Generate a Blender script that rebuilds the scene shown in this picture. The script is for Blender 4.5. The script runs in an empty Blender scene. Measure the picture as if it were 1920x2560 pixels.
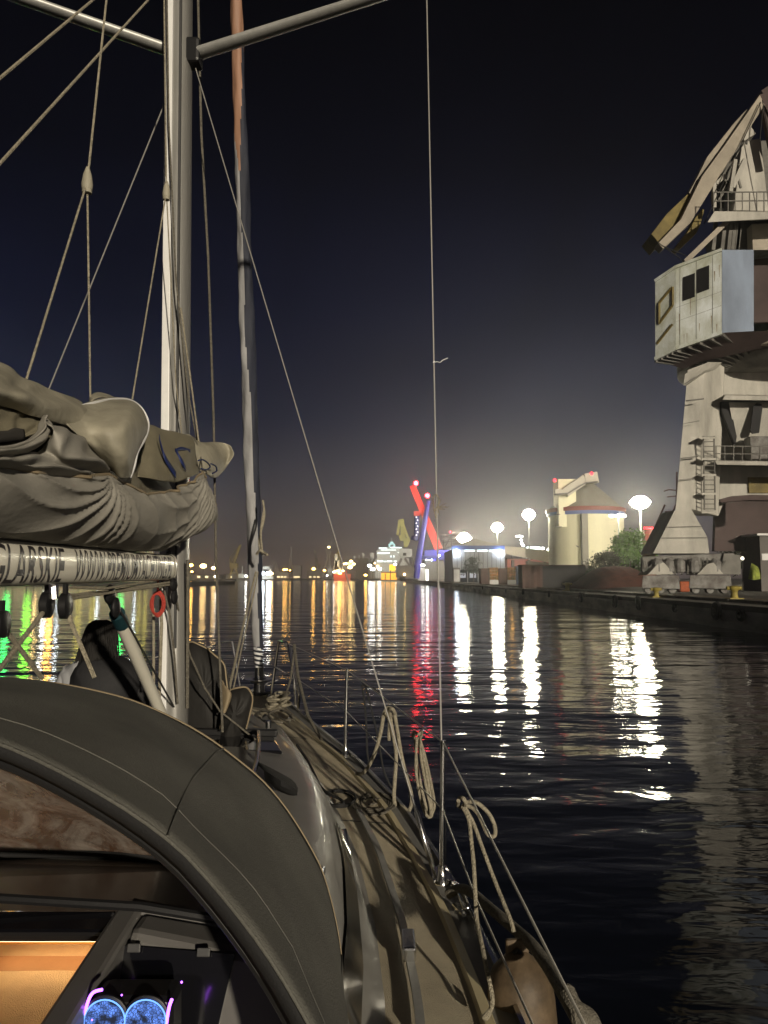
import bpy, bmesh, math, random
from mathutils import Vector, Matrix
random.seed(7)
sc = bpy.context.scene
COL = sc.collection
# ---------------------------------------------------------------- camera, sky, sun, exposure
TH = math.radians(4.85)
CT, ST = math.cos(TH), math.sin(TH)
EYE = 2.6
cd = bpy.data.cameras.new('camera'); cam = bpy.data.objects.new('camera', cd); COL.objects.link(cam)
cam.location = (0, 0, EYE); cam.rotation_euler = (math.radians(90) + TH, 0, 0)
cd.sensor_fit = 'HORIZONTAL'; cd.sensor_width = 36; cd.lens = 36
cd.clip_start = 0.05; cd.clip_end = 6000
sc.camera = cam
w = bpy.data.worlds.new("World"); sc.world = w; w.use_nodes = True
nt = w.node_tree; nt.nodes.clear()
wo = nt.nodes.new('ShaderNodeOutputWorld'); bg = nt.nodes.new('ShaderNodeBackground')
tc = nt.nodes.new('ShaderNodeTexCoord'); sep = nt.nodes.new('ShaderNodeSeparateXYZ')
nt.links.new(tc.outputs['Generated'], sep.inputs[0])
ramp = nt.nodes.new('ShaderNodeValToRGB')
nt.links.new(sep.outputs['Z'], ramp.inputs[0])
cr = ramp.color_ramp
cr.elements[0].position = 0.0; cr.elements[0].color = (.115, .078, .064, 1)
cr.elements[1].position = .62; cr.elements[1].color = (.0009, .0010, .0022, 1)
for p, c in ((.05, (.083, .066, .066)), (.12, (.045, .042, .055)), (.20, (.0120, .0145, .034)), (.32, (.0045, .0058, .0180)), (.48, (.0018, .0021, .0055))):
    e = cr.elements.new(p); e.color = (*c, 1)
# light dome of the floodlit terminal, a broad glow low in the sky to the north-east
def glow(direction, color, power):
    vm = nt.nodes.new('ShaderNodeVectorMath'); vm.operation = 'DOT_PRODUCT'
    nrm = nt.nodes.new('ShaderNodeVectorMath'); nrm.operation = 'NORMALIZE'
    nt.links.new(tc.outputs['Generated'], nrm.inputs[0])
    nt.links.new(nrm.outputs[0], vm.inputs[0]); vm.inputs[1].default_value = Vector(direction).normalized()
    mx = nt.nodes.new('ShaderNodeMath'); mx.operation = 'MAXIMUM'; nt.links.new(vm.outputs['Value'], mx.inputs[0]); mx.inputs[1].default_value = 0
    pw = nt.nodes.new('ShaderNodeMath'); pw.operation = 'POWER'; nt.links.new(mx.outputs[0], pw.inputs[0]); pw.inputs[1].default_value = power
    sc_ = nt.nodes.new('ShaderNodeVectorMath'); sc_.operation = 'SCALE'; sc_.inputs[0].default_value = color
    nt.links.new(pw.outputs[0], sc_.inputs['Scale'])
    return sc_.outputs[0]
acc = ramp.outputs[0]
_n = nt.nodes.new('ShaderNodeTexNoise'); _n.inputs['Scale'].default_value = 3.2; _n.inputs['Detail'].default_value = 5; _n.inputs['Distortion'].default_value = .6; nt.links.new(tc.outputs['Generated'], _n.inputs['Vector'])
_m = nt.nodes.new('ShaderNodeMapRange'); _m.inputs['From Min'].default_value = .3; _m.inputs['From Max'].default_value = .7; _m.inputs['To Min'].default_value = .72; _m.inputs['To Max'].default_value = 1.28; nt.links.new(_n.outputs['Fac'], _m.inputs[0])
for g in (glow((.30, 1, .05), (.040, .041, .043), 38), (glow((.05, 1, .02), (.016, .017, .020), 60))):
    ad = nt.nodes.new('ShaderNodeVectorMath'); ad.operation = 'ADD'
    nt.links.new(acc, ad.inputs[0]); nt.links.new(g, ad.inputs[1]); acc = ad.outputs[0]
_s = nt.nodes.new('ShaderNodeVectorMath'); _s.operation = 'SCALE'; nt.links.new(acc, _s.inputs[0]); nt.links.new(_m.outputs[0], _s.inputs['Scale']); acc = _s.outputs[0]
nt.links.new(acc, bg.inputs[0]); bg.inputs[1].default_value = 1.0
nt.links.new(bg.outputs[0], wo.inputs[0])
sd = bpy.data.lights.new('quay_light', 'SUN'); sun = bpy.data.objects.new('quay_light', sd); COL.objects.link(sun)
SUN_EL, SUN_AZ = math.radians(9.5), math.radians(22)   # comes from behind the camera, from starboard
sd.energy = 3.7; sd.angle = math.radians(1.0); sd.color = (1.0, .88, .69)
dv = Vector((-math.sin(SUN_AZ) * math.cos(SUN_EL), math.cos(SUN_AZ) * math.cos(SUN_EL), -math.sin(SUN_EL)))
sun.rotation_euler = dv.to_track_quat('-Z', 'Y').to_euler(); sun.location = (20, -30, 25)
sc.view_settings.view_transform = 'Standard'; sc.view_settings.look = 'None'
sc.view_settings.exposure = 0; sc.view_settings.gamma = 1; sc.view_settings.use_curve_mapping = False
sc.render.engine = 'CYCLES'
sc.cycles.max_bounces = 6; sc.cycles.diffuse_bounces = 2; sc.cycles.glossy_bounces = 4; sc.cycles.transmission_bounces = 4
sc.cycles.transparent_max_bounces = 8; sc.cycles.volume_bounces = 0
sc.cycles.sample_clamp_indirect = 4; sc.cycles.caustics_reflective = False; sc.cycles.caustics_refractive = False
sc.cycles.use_denoising = True

# ---------------------------------------------------------------- surveying helpers: a sight line to a point of the place
def ray(px, py):
    u = (px - 960) / 1920; v = (1280 - py) / 1920
    return Vector((u, CT - v * ST, ST + v * CT))
def PY(px, py, Y):
    d = ray(px, py); return Vector((0, 0, EYE)) + d * (Y / d.y)
def PZ(px, py, z):
    d = ray(px, py); return Vector((0, 0, EYE)) + d * ((z - EYE) / d.z)

# ---------------------------------------------------------------- mesh helpers
class MB:
    def __init__(s): s.v = []; s.f = []
    def add(s, vs, fs):
        b = len(s.v); s.v += [Vector(v) for v in vs]; s.f += [tuple(b + i for i in f) for f in fs]; return s
    def box(s, x0, x1, y0, y1, z0, z1):
        return s.add([(x0,y0,z0),(x1,y0,z0),(x1,y1,z0),(x0,y1,z0),(x0,y0,z1),(x1,y0,z1),(x1,y1,z1),(x0,y1,z1)],
                     [(0,3,2,1),(4,5,6,7),(0,1,5,4),(1,2,6,5),(2,3,7,6),(3,0,4,7)])
    def hexa(s, b4, t4):
        return s.add(list(b4) + list(t4), [(0,3,2,1),(4,5,6,7),(0,1,5,4),(1,2,6,5),(2,3,7,6),(3,0,4,7)])
    def bar(s, a, b, wx, wz=None, up=(0,0,1)):
        a, b = Vector(a), Vector(b); wz = wz or wx
        d = (b - a).normalized(); u = Vector(up)
        if abs(d.dot(u)) > .97: u = Vector((0, 1, 0))
        r = d.cross(u).normalized(); u = r.cross(d).normalized()
        q = lambda p: [p - r*wx/2 - u*wz/2, p + r*wx/2 - u*wz/2, p + r*wx/2 + u*wz/2, p - r*wx/2 + u*wz/2]
        return s.add(q(a) + q(b), [(0,1,2,3),(7,6,5,4),(0,4,5,1),(1,5,6,2),(2,6,7,3),(3,7,4,0)])
    def tube(s, pts, r, n=6, caps=True, twist=None):
        pts = [Vector(p) for p in pts]; m = len(pts); b = len(s.v)
        rr = r if isinstance(r, (list, tuple)) else [r] * m
        prev = None
        for i, p in enumerate(pts):
            d = (pts[min(i+1, m-1)] - pts[max(i-1, 0)])
            if d.length < 1e-9: d = Vector((0, 0, 1))
            d.normalize()
            if prev is None:
                u = Vector((0, 0, 1)) if abs(d.z) < .9 else Vector((1, 0, 0))
                u = (u - d * u.dot(d)).normalized()
            else:
                u = (prev - d * prev.dot(d))
                u = u.normalized() if u.length > 1e-6 else d.orthogonal().normalized()
            prev = u; w_ = d.cross(u)
            for k in range(n):
                a = 2 * math.pi * k / n
                s.v.append(p + (u * math.cos(a) + w_ * math.sin(a)) * rr[i])
        for i in range(m - 1):
            for k in range(n):
                k2 = (k + 1) % n
                s.f.append((b+i*n+k, b+i*n+k2, b+(i+1)*n+k2, b+(i+1)*n+k))
        if caps:
            s.f.append(tuple(b + k for k in reversed(range(n)))); s.f.append(tuple(b + (m-1)*n + k for k in range(n)))
        return s
    def lathe(s, c, prof, n=24, axis=(0,0,1), cap=True):
        c = Vector(c); ax = Vector(axis).normalized()
        u = ax.orthogonal().normalized(); w_ = ax.cross(u); b = len(s.v); m = len(prof)
        for (r, h) in prof:
            for k in range(n):
                a = 2 * math.pi * k / n
                s.v.append(c + ax * h + (u * math.cos(a) + w_ * math.sin(a)) * r)
        for i in range(m - 1):
            for k in range(n):
                k2 = (k + 1) % n
                s.f.append((b+i*n+k, b+i*n+k2, b+(i+1)*n+k2, b+(i+1)*n+k))
        if cap:
            s.f.append(tuple(b + k for k in reversed(range(n)))); s.f.append(tuple(b + (m-1)*n + k for k in range(n)))
        return s
    def ball(s, c, r, n=8, m=6, sq=(1,1,1)):
        c = Vector(c); b = len(s.v)
        for i in range(m + 1):
            t = math.pi * i / m; rz = math.cos(t); rr = max(math.sin(t), .001)
            for k in range(n):
                a = 2 * math.pi * k / n
                s.v.append(c + Vector((r*rr*math.cos(a)*sq[0], r*rr*math.sin(a)*sq[1], r*rz*sq[2])))
        for i in range(m):
            for k in range(n):
                k2 = (k + 1) % n
                s.f.append((b+i*n+k, b+(i+1)*n+k, b+(i+1)*n+k2, b+i*n+k2))
        return s
    def prism(s, pts, off):
        pts = [Vector(p) for p in pts]; n = len(pts); off = Vector(off)
        fs = [tuple(range(n)), tuple(reversed(range(n, 2*n)))]
        for i in range(n):
            j = (i + 1) % n; fs.append((j, i, n + i, n + j))
        return s.add(pts + [p + off for p in pts], fs)
    def pxprism(s, pp, Y, th):
        return s.prism([PY(x, y, Y) for x, y in pp], (0, th, 0))
    def grid(s, rows, closed_u=False, closed_v=False):
        b = len(s.v); nr = len(rows); nc = len(rows[0])
        for r in rows: s.v += [Vector(p) for p in r]
        for i in range(nr if closed_v else nr - 1):
            i2 = (i + 1) % nr
            for j in range(nc if closed_u else nc - 1):
                j2 = (j + 1) % nc
                s.f.append((b+i*nc+j, b+i*nc+j2, b+i2*nc+j2, b+i2*nc+j))
        return s
    def build(s, name, mat, parent=None, smooth=False, bevel=0, loc=None, solid=0, subsurf=0, **props):
        me = bpy.data.meshes.new(name)
        o0 = Vector(parent_origin(parent)) if parent else Vector(loc if loc is not None else (0,0,0))
        me.from_pydata([v - o0 for v in s.v], [], s.f); me.update()
        bm = bmesh.new(); bm.from_mesh(me); bmesh.ops.recalc_face_normals(bm, faces=bm.faces); bm.to_mesh(me); bm.free()
        for m in (mat if isinstance(mat, (list, tuple)) else [mat]): me.materials.append(m)
        o = bpy.data.objects.new(name, me); COL.objects.link(o)
        if parent: o.parent = parent
        else: o.location = o0
        if smooth:
            me.polygons.foreach_set('use_smooth', [True] * len(me.polygons))
            if smooth != 'full':
                try: me.set_sharp_from_angle(angle=math.radians(40))
                except Exception: pass
        if solid:
            m = o.modifiers.new('thickness', 'SOLIDIFY'); m.thickness = solid; m.offset = 0
        if subsurf:
            m = o.modifiers.new('smooth', 'SUBSURF'); m.levels = subsurf; m.render_levels = subsurf
        if bevel:
            m = o.modifiers.new('bevel', 'BEVEL'); m.width = bevel; m.segments = 2; m.limit_method = 'ANGLE'
        for k, v in props.items(): o[k] = v
        return o
def parent_origin(p):
    v = Vector((0, 0, 0))
    while p: v = v + p.location; p = p.parent
    return v
def tag(o, label, cat, group=None):
    o['label'] = label; o['category'] = cat
    if group: o['group'] = group
    return o
def thing(name, label, cat, loc, group=None):
    o = bpy.data.objects.new(name, None); COL.objects.link(o); o.location = loc; o.empty_display_size = .2
    return tag(o, label, cat, group)
def structure(o): o['kind'] = 'structure'; return o
def copy_tree(o, parent=None):
    c = o.copy(); COL.objects.link(c); c.parent = parent
    for ch in list(o.children): copy_tree(ch, c)
    return c
def cr_pts(pts, n):   # Catmull-Rom through pts, n samples
    pts = [Vector(p) for p in pts]; m = len(pts); out = []
    for i in range(n):
        t = i / (n - 1) * (m - 1); k = min(int(t), m - 2); f = t - k
        p0 = pts[max(k-1, 0)]; p1 = pts[k]; p2 = pts[k+1]; p3 = pts[min(k+2, m-1)]
        out.append(.5 * ((2*p1) + (-p0+p2)*f + (2*p0-5*p1+4*p2-p3)*f*f + (-p0+3*p1-3*p2+p3)*f*f*f))
    return out
def rails(rl, nu, nv):
    rs = [cr_pts(r, nu) for r in rl]
    cols = [cr_pts([r[i] for r in rs], nv) for i in range(nu)]
    return [[cols[i][j] for i in range(nu)] for j in range(nv)]
def lerp(tab, x):
    if x <= tab[0][0]: return tab[0][1]
    for (a, va), (b, vb) in zip(tab, tab[1:]):
        if x <= b: return va + (vb - va) * (x - a) / (b - a)
    return tab[-1][1]

# ---------------------------------------------------------------- materials
def mat(name, col, rough=.6, metal=0, var=0, vscale=4, bump=0, bscale=30, coat=0, emit=None, estr=0, spec=.5, stretch=(1,1,1), col2=None, trans=0, ior=1.45):
    m = bpy.data.materials.new(name); m.use_nodes = True; n = m.node_tree; b = n.nodes['Principled BSDF']
    b.inputs['Base Color'].default_value = (*col, 1); b.inputs['Roughness'].default_value = rough
    b.inputs['Metallic'].default_value = metal; b.inputs['Specular IOR Level'].default_value = spec
    b.inputs['Coat Weight'].default_value = coat; b.inputs['Coat Roughness'].default_value = .08
    b.inputs['Transmission Weight'].default_value = trans; b.inputs['IOR'].default_value = ior
    if emit: b.inputs['Emission Color'].default_value = (*emit, 1); b.inputs['Emission Strength'].default_value = estr
    if var or bump or col2:
        t = n.nodes.new('ShaderNodeTexCoord'); mp = n.nodes.new('ShaderNodeMapping'); mp.inputs['Scale'].default_value = stretch
        n.links.new(t.outputs['Object'], mp.inputs[0])
        if var or col2:
            ns = n.nodes.new('ShaderNodeTexNoise'); ns.inputs['Scale'].default_value = vscale; ns.inputs['Detail'].default_value = 6; ns.inputs['Roughness'].default_value = .65
            n.links.new(mp.outputs[0], ns.inputs['Vector'])
            rp = n.nodes.new('ShaderNodeValToRGB'); n.links.new(ns.outputs['Fac'], rp.inputs[0])
            c2 = col2 if col2 else tuple(c * (1 - var) for c in col)
            rp.color_ramp.elements[0].position = .34; rp.color_ramp.elements[0].color = (*c2, 1)
            rp.color_ramp.elements[1].position = .62; rp.color_ramp.elements[1].color = (*col, 1)
            n.links.new(rp.outputs[0], b.inputs['Base Color'])
        if bump:
            nb = n.nodes.new('ShaderNodeTexNoise'); nb.inputs['Scale'].default_value = bscale; nb.inputs['Detail'].default_value = 4
            n.links.new(mp.outputs[0], nb.inputs['Vector'])
            bp = n.nodes.new('ShaderNodeBump'); bp.inputs['Strength'].default_value = bump; bp.inputs['Distance'].default_value = .02
            n.links.new(nb.outputs['Fac'], bp.inputs['Height']); n.links.new(bp.outputs[0], b.inputs['Normal'])
    return m
def lamp(name, col, s):
    m = bpy.data.materials.new(name); m.use_nodes = True; n = m.node_tree; n.nodes.clear()
    o = n.nodes.new('ShaderNodeOutputMaterial'); e = n.nodes.new('ShaderNodeEmission')
    e.inputs[0].default_value = (*col, 1); e.inputs[1].default_value = s; n.links.new(e.outputs[0], o.inputs[0]); return m
M = dict(
 grp=mat('gelcoat', (.26,.255,.24), .44, var=.2, vscale=2.5, coat=.12, bump=.05, bscale=6),  # white gelcoat greyed, putting the coachroof's shade into its colour
 deck=mat('nonskid_deck', (.72,.63,.46), .6, var=.3, vscale=2.2, bump=.8, bscale=260),
 hull=mat('hull_gelcoat', (.5,.5,.48), .25, coat=.4, var=.1),
 ridge=mat('toe_moulding', (.74,.64,.40), .3, coat=.3),
 alu=mat('anodised_aluminium', (.46,.46,.44), .45, .35, var=.2, vscale=9, stretch=(1,1,.2)),
 mastw=mat('mast_coating', (.27,.265,.25), .33, .3, var=.14, vscale=5, stretch=(6,6,.4)),
 mastt=mat('mast_lit_edge_white', (.78,.78,.77), .35, coat=.3, var=.1),
 mastd=mat('mast_groove', (.05,.05,.05), .5),
 boomw=mat('boom_coating', (.84,.81,.70), .32, .0, var=.08, vscale=4, coat=.25),
 letter=mat('dark_lettering', (.025,.02,.025), .35, coat=.15),
 steel=mat('stainless_steel', (.75,.75,.73), .16, 1, bump=.02, bscale=20),
 wire=mat('rigging_wire', (.30,.29,.27), .55, .4),
 lline=mat('lifeline_wire', (.62,.60,.54), .4, 0),
 black=mat('black_plastic', (.012,.012,.013), .38),
 blackf=mat('black_fabric', (.012,.012,.013), .85, bump=.2, bscale=300),
 canvas=mat('dark_canvas', (.115,.113,.10), .9, var=.28, vscale=3.5, bump=.35, bscale=240),
 bag=mat('sail_bag_cloth', (.30,.285,.25), .75, var=.16, vscale=5, bump=.12, bscale=45, stretch=(1,.6,1)),
 sail=mat('sail_cloth', (.36,.335,.26), .6, var=.34, vscale=5, bump=.22, bscale=22),
 saild=mat('dark_sail_cloth', (.20,.18,.125), .6, var=.25, vscale=3, bump=.12, bscale=60),  # darker copy of the sail cloth
 sailblue=mat('blue_sail_number', (.01,.02,.09), .6),
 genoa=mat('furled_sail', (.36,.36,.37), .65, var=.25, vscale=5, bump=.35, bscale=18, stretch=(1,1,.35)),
 genoan=mat('navy_stripe_and_shade', (.028,.032,.05), .7, var=.3, vscale=6, bump=.3, bscale=25, stretch=(1,1,.35)),  # paints the headsail's shaded side; also the real stripes of the wrap
 genoao=mat('orange_lit_sail', (.36,.20,.13), .6, var=.2, vscale=5, stretch=(1,1,.3)),
 white=mat('white_cloth', (.7,.7,.7), .7),
 rope=mat('cream_rope', (.40,.36,.27), .9, var=.4, vscale=60, bump=.8, bscale=160),
 roped=mat('grey_rope', (.17,.155,.125), .9, var=.5, vscale=60, bump=.6, bscale=160),
 ropeb=mat('black_rope', (.02,.02,.02), .9, bump=.5, bscale=160),
 red=mat('red_rope', (.42,.05,.035), .8, bump=.5, bscale=160),
 fender=mat('fender_rubber', (.13,.092,.055), .6, var=.6, vscale=8, bump=.1, bscale=40),
 wood=mat('varnished_wood', (.40,.17,.045), .35, var=.3, vscale=3, stretch=(1,6,6), coat=.4),
 woodl=mat('light_wood_panel', (.62,.33,.10), .45, var=.12, vscale=2, stretch=(1,8,8)),
 liner=mat('cabin_cushion', (.36,.24,.15), .8, var=.2),
 pillow=mat('pillow_cloth', (.45,.40,.28), .8, var=.2),
 acrylic=mat('smoked_acrylic', (.006,.006,.008), .12, coat=.6),
 skin=mat('skin', (.45,.27,.2), .55), hair=mat('dark_hair', (.006,.005,.004), .75, bump=.5, bscale=120, stretch=(1,1,.08)),
 shirt=mat('grey_white_shirt', (.42,.43,.45), .85, bump=.3, bscale=15), jacket=mat('black_jacket', (.012,.012,.014), .75, bump=.4, bscale=12),
 trousers=mat('dark_trousers', (.015,.016,.022), .85),
 beanbag=mat('dark_beanbag', (.016,.015,.014), .7, bump=.3, bscale=8), piping=mat('tan_piping', (.24,.19,.12), .7),
 concrete=mat('quay_concrete', (.20,.185,.155), .9, var=.6, vscale=.35, bump=.5, bscale=3),
 grpd=mat('shaded_cockpit_gelcoat', (.13,.125,.12), .35, var=.2, vscale=3, coat=.3),  # darker gelcoat copy, shade over the cockpit mouldings put into the colour
 wallc=mat('quay_wall_concrete', (.58,.53,.45), .9, var=.65, vscale=.5, bump=.8, bscale=2, stretch=(1,.5,1.6)),
 rubber=mat('black_rubber', (.012,.012,.012), .8, var=.4, vscale=2, bump=.6, bscale=4),
 cgrey=mat('crane_paint_grey', (.47,.455,.41), .7, var=.4, vscale=.5, bump=.3, bscale=1.5, stretch=(1,1,.35)),
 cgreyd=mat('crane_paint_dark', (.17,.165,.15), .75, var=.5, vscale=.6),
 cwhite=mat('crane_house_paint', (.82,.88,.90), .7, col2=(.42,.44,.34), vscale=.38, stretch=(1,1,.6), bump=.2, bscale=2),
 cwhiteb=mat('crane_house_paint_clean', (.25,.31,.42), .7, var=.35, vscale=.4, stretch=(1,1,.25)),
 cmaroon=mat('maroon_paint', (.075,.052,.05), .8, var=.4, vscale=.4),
 cyellow=mat('crane_yellow', (.20,.155,.045), .7, var=.5, vscale=.7),
 cbeige=mat('crane_beam_paint', (.36,.32,.26), .7, var=.3, vscale=.5),
 machinery=mat('greasy_machinery', (.10,.09,.085), .8, col2=(.24,.24,.23), vscale=1.3, bump=.6, bscale=2),
 pane=mat('dark_window', (.02,.02,.02), .15),
 yellow=mat('bollard_yellow', (.36,.29,.06), .6, var=.5, vscale=3),
 silo=mat('silo_cladding', (.74,.71,.50), .6, var=.12, vscale=.25, stretch=(2,2,.08)),
 siloroof=mat('silo_roof', (.26,.25,.21), .7, var=.2, vscale=.2),
 redband=mat('red_band', (.22,.06,.045), .6), blueband=mat('blue_band', (.10,.14,.34), .6),
 shed=mat('shed_cladding', (.46,.46,.46), .6, var=.12, vscale=.3, stretch=(3,3,.05)),
 roofw=mat('pale_roof', (.5,.47,.40), .6, var=.15, vscale=.2),
 rust=mat('rusty_container', (.085,.05,.04), .8, var=.5, vscale=.7), brown=mat('red_ore', (.10,.028,.016), .95, var=.45, vscale=.8, bump=1, bscale=2),
 coal=mat('dark_wall_panel', (.018,.018,.02), .8, var=.4, vscale=.6),
 leaf=mat('tree_leaves', (.12,.26,.035), .8, var=.6, vscale=.8), leafd=mat('dark_leaves', (.045,.06,.022), .85, var=.6, vscale=.8),
 bark=mat('bark', (.09,.07,.05), .9),
 redp=mat('red_crane_paint', (.62,.035,.03), .5, emit=(.8,.03,.02), estr=0, var=.15, vscale=.3), bluep=mat('blue_crane_paint', (.06,.055,.42), .5, var=.15, vscale=.3),
 yg=mat('yellow_green_crane_paint', (.42,.42,.14), .7, var=.3, vscale=.5),
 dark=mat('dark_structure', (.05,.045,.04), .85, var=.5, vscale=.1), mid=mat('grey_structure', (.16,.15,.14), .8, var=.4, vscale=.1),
 shipw=mat('ship_white', (.55,.58,.58), .6, var=.1, vscale=.1), shipr=mat('ship_red', (.42,.05,.02), .6), ground=mat('quay_asphalt', (.10,.09,.075), .9, var=.5, vscale=.15, bump=.3, bscale=2),
 L_flood=lamp('floodlight_glass', (1,.92,.68), 200), L_white=lamp('white_lamp', (1,.97,.88), 40), L_cool=lamp('cool_lamp', (.80,.90,1), 40),
 L_orange=lamp('sodium_lamp', (1,.50,.10), 45), L_amber=lamp('amber_lamp', (1,.65,.25), 30), L_reds=lamp('small_red_beacon', (1,.02,.03), 9), L_red=lamp('red_beacon', (1,.02,.03), 60),
 L_green=lamp('green_lamp', (.04,1,.16), 16), L_lime=lamp('lime_lamp', (.25,1,.06), 12), L_yel=lamp('yellow_lamp', (1,.85,.18), 6), L_win=lamp('lit_window', (.85,1,.97), 3.2),
 L_winw=lamp('warm_lit_window', (1,.75,.4), 3.0), L_or2=lamp('orange_lit_face', (1,.45,.05), 2.2), L_purple=lamp('purple_led', (.42,.10,1), 7), L_blue=lamp('blue_led', (.12,.25,1), 1.6),
 L_cabin=lamp('cabin_lamp', (1,.60,.27), 15),
)
# clear vinyl: brown mottle stands in for the cabin's reflection; cloudy, glossy
def vinyl():
    m = bpy.data.materials.new('clear_vinyl'); m.use_nodes = True; n = m.node_tree; n.nodes.clear()
    o = n.nodes.new('ShaderNodeOutputMaterial'); tr = n.nodes.new('ShaderNodeBsdfTransparent'); p = n.nodes.new('ShaderNodeBsdfPrincipled')
    p.inputs['Base Color'].default_value = (.16,.13,.11,1); p.inputs['Roughness'].default_value = .16
    tr.inputs[0].default_value = (.55,.52,.5,1)
    ns = n.nodes.new('ShaderNodeTexNoise'); ns.inputs['Scale'].default_value = 7; ns.inputs['Detail'].default_value = 8; ns.inputs['Distortion'].default_value = 1.2
    t = n.nodes.new('ShaderNodeTexCoord'); n.links.new(t.outputs['Object'], ns.inputs['Vector'])
    mr = n.nodes.new('ShaderNodeMapRange'); mr.inputs['From Min'].default_value = .3; mr.inputs['From Max'].default_value = .75; mr.inputs['To Min'].default_value = .55; mr.inputs['To Max'].default_value = .92
    n.links.new(ns.outputs['Fac'], mr.inputs[0])
    rp = n.nodes.new('ShaderNodeValToRGB'); rp.color_ramp.elements[0].position = .35; rp.color_ramp.elements[0].color = (.10,.05,.028,1); rp.color_ramp.elements[1].position = .62; rp.color_ramp.elements[1].color = (.26,.22,.19,1); n2 = n.nodes.new('ShaderNodeTexNoise'); n2.inputs['Scale'].default_value = 4.5; n2.inputs['Detail'].default_value = 9; n2.inputs['Roughness'].default_value = .7; n2.inputs['Distortion'].default_value = 2.5; n.links.new(t.outputs['Object'], n2.inputs['Vector']); n.links.new(n2.outputs['Fac'], rp.inputs[0]); n.links.new(rp.outputs[0], p.inputs['Base Color'])
    bp = n.nodes.new('ShaderNodeBump'); bp.inputs['Strength'].default_value = .5; bp.inputs['Distance'].default_value = .02; n.links.new(ns.outputs['Fac'], bp.inputs['Height']); n.links.new(bp.outputs[0], p.inputs['Normal'])
    mx = n.nodes.new('ShaderNodeMixShader'); n.links.new(mr.outputs[0], mx.inputs[0]); n.links.new(tr.outputs[0], mx.inputs[1]); n.links.new(p.outputs[0], mx.inputs[2])
    n.links.new(mx.outputs[0], o.inputs[0]); return m
M['vinyl'] = vinyl()
def cone_mat():
    m = bpy.data.materials.new('blue_grille'); m.use_nodes = True; n = m.node_tree; b = n.nodes['Principled BSDF']
    b.inputs['Base Color'].default_value = (.01,.02,.06,1); t = n.nodes.new('ShaderNodeTexCoord')
    vo = n.nodes.new('ShaderNodeTexVoronoi'); vo.feature = 'DISTANCE_TO_EDGE'; vo.inputs['Scale'].default_value = 170; n.links.new(t.outputs['Object'], vo.inputs['Vector'])
    r1 = n.nodes.new('ShaderNodeMapRange'); r1.inputs['From Min'].default_value = .02; r1.inputs['From Max'].default_value = .12; n.links.new(vo.outputs['Distance'], r1.inputs[0])
    ns = n.nodes.new('ShaderNodeTexNoise'); ns.inputs['Scale'].default_value = 45; ns.inputs['Detail'].default_value = 3; n.links.new(t.outputs['Object'], ns.inputs['Vector'])
    r2 = n.nodes.new('ShaderNodeMapRange'); r2.inputs['From Min'].default_value = .38; r2.inputs['From Max'].default_value = .72; r2.inputs['To Max'].default_value = 1.6; n.links.new(ns.outputs['Fac'], r2.inputs[0])
    ml = n.nodes.new('ShaderNodeMath'); ml.operation = 'MULTIPLY'; n.links.new(r1.outputs[0], ml.inputs[0]); n.links.new(r2.outputs[0], ml.inputs[1])
    b.inputs['Emission Color'].default_value = (.13,.30,1,1); n.links.new(ml.outputs[0], b.inputs['Emission Strength']); return m
cone_mat()
def water_mat():
    m = bpy.data.materials.new('harbour_water'); m.use_nodes = True; n = m.node_tree; b = n.nodes['Principled BSDF']
    b.inputs['Base Color'].default_value = (.006,.008,.014,1); b.inputs['Roughness'].default_value = .06; b.inputs['IOR'].default_value = 1.25
    t = n.nodes.new('ShaderNodeTexCoord'); h = None
    for sx, sy, s, wgt in ((.55, 1.35, 1.0, .036), (1.0, 2.2, 2.4, .008), (.14, .42, 1.0, .11)):
        mp = n.nodes.new('ShaderNodeMapping'); mp.inputs['Scale'].default_value = (sx, sy, 1); n.links.new(t.outputs['Object'], mp.inputs[0])
        mp.inputs['Rotation'].default_value = (0, 0, .12)
        ns = n.nodes.new('ShaderNodeTexNoise'); ns.inputs['Scale'].default_value = s; ns.inputs['Detail'].default_value = 2.5; ns.inputs['Distortion'].default_value = .4
        n.links.new(mp.outputs[0], ns.inputs['Vector'])
        ml = n.nodes.new('ShaderNodeMath'); ml.operation = 'MULTIPLY'; ml.inputs[1].default_value = wgt; n.links.new(ns.outputs['Fac'], ml.inputs[0])
        if h is None: h = ml.outputs[0]
        else:
            ad = n.nodes.new('ShaderNodeMath'); n.links.new(h, ad.inputs[0]); n.links.new(ml.outputs[0], ad.inputs[1]); h = ad.outputs[0]
    bp = n.nodes.new('ShaderNodeBump'); bp.inputs['Strength'].default_value = 1; bp.inputs['Distance'].default_value = WAVE
    n.links.new(h, bp.inputs['Height']); n.links.new(bp.outputs[0], b.inputs['Normal']); return m
WAVE = 1.0
M['water'] = water_mat()
# ================================================================ SETTING
QZ = 1.2
def QX(y): return 17.9 - .0122 * y
wb = MB(); wb.grid([[(x, y, 0) for x in (-650, 650)] for y in (-60, 1180)])
structure(wb.build('harbour_water', M['water']))
# quay ground: long sheet right of the water
g = MB(); ys = [-55, 0, 40, 80, 140, 220, 340, 500, 700, 900]
g.grid([[(QX(y) + .3, y, QZ - .004), (QX(y) + 12, y, QZ - .004), (600, y, QZ - .004)] for y in ys])
structure(g.build('quay_ground', M['ground']))
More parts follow.
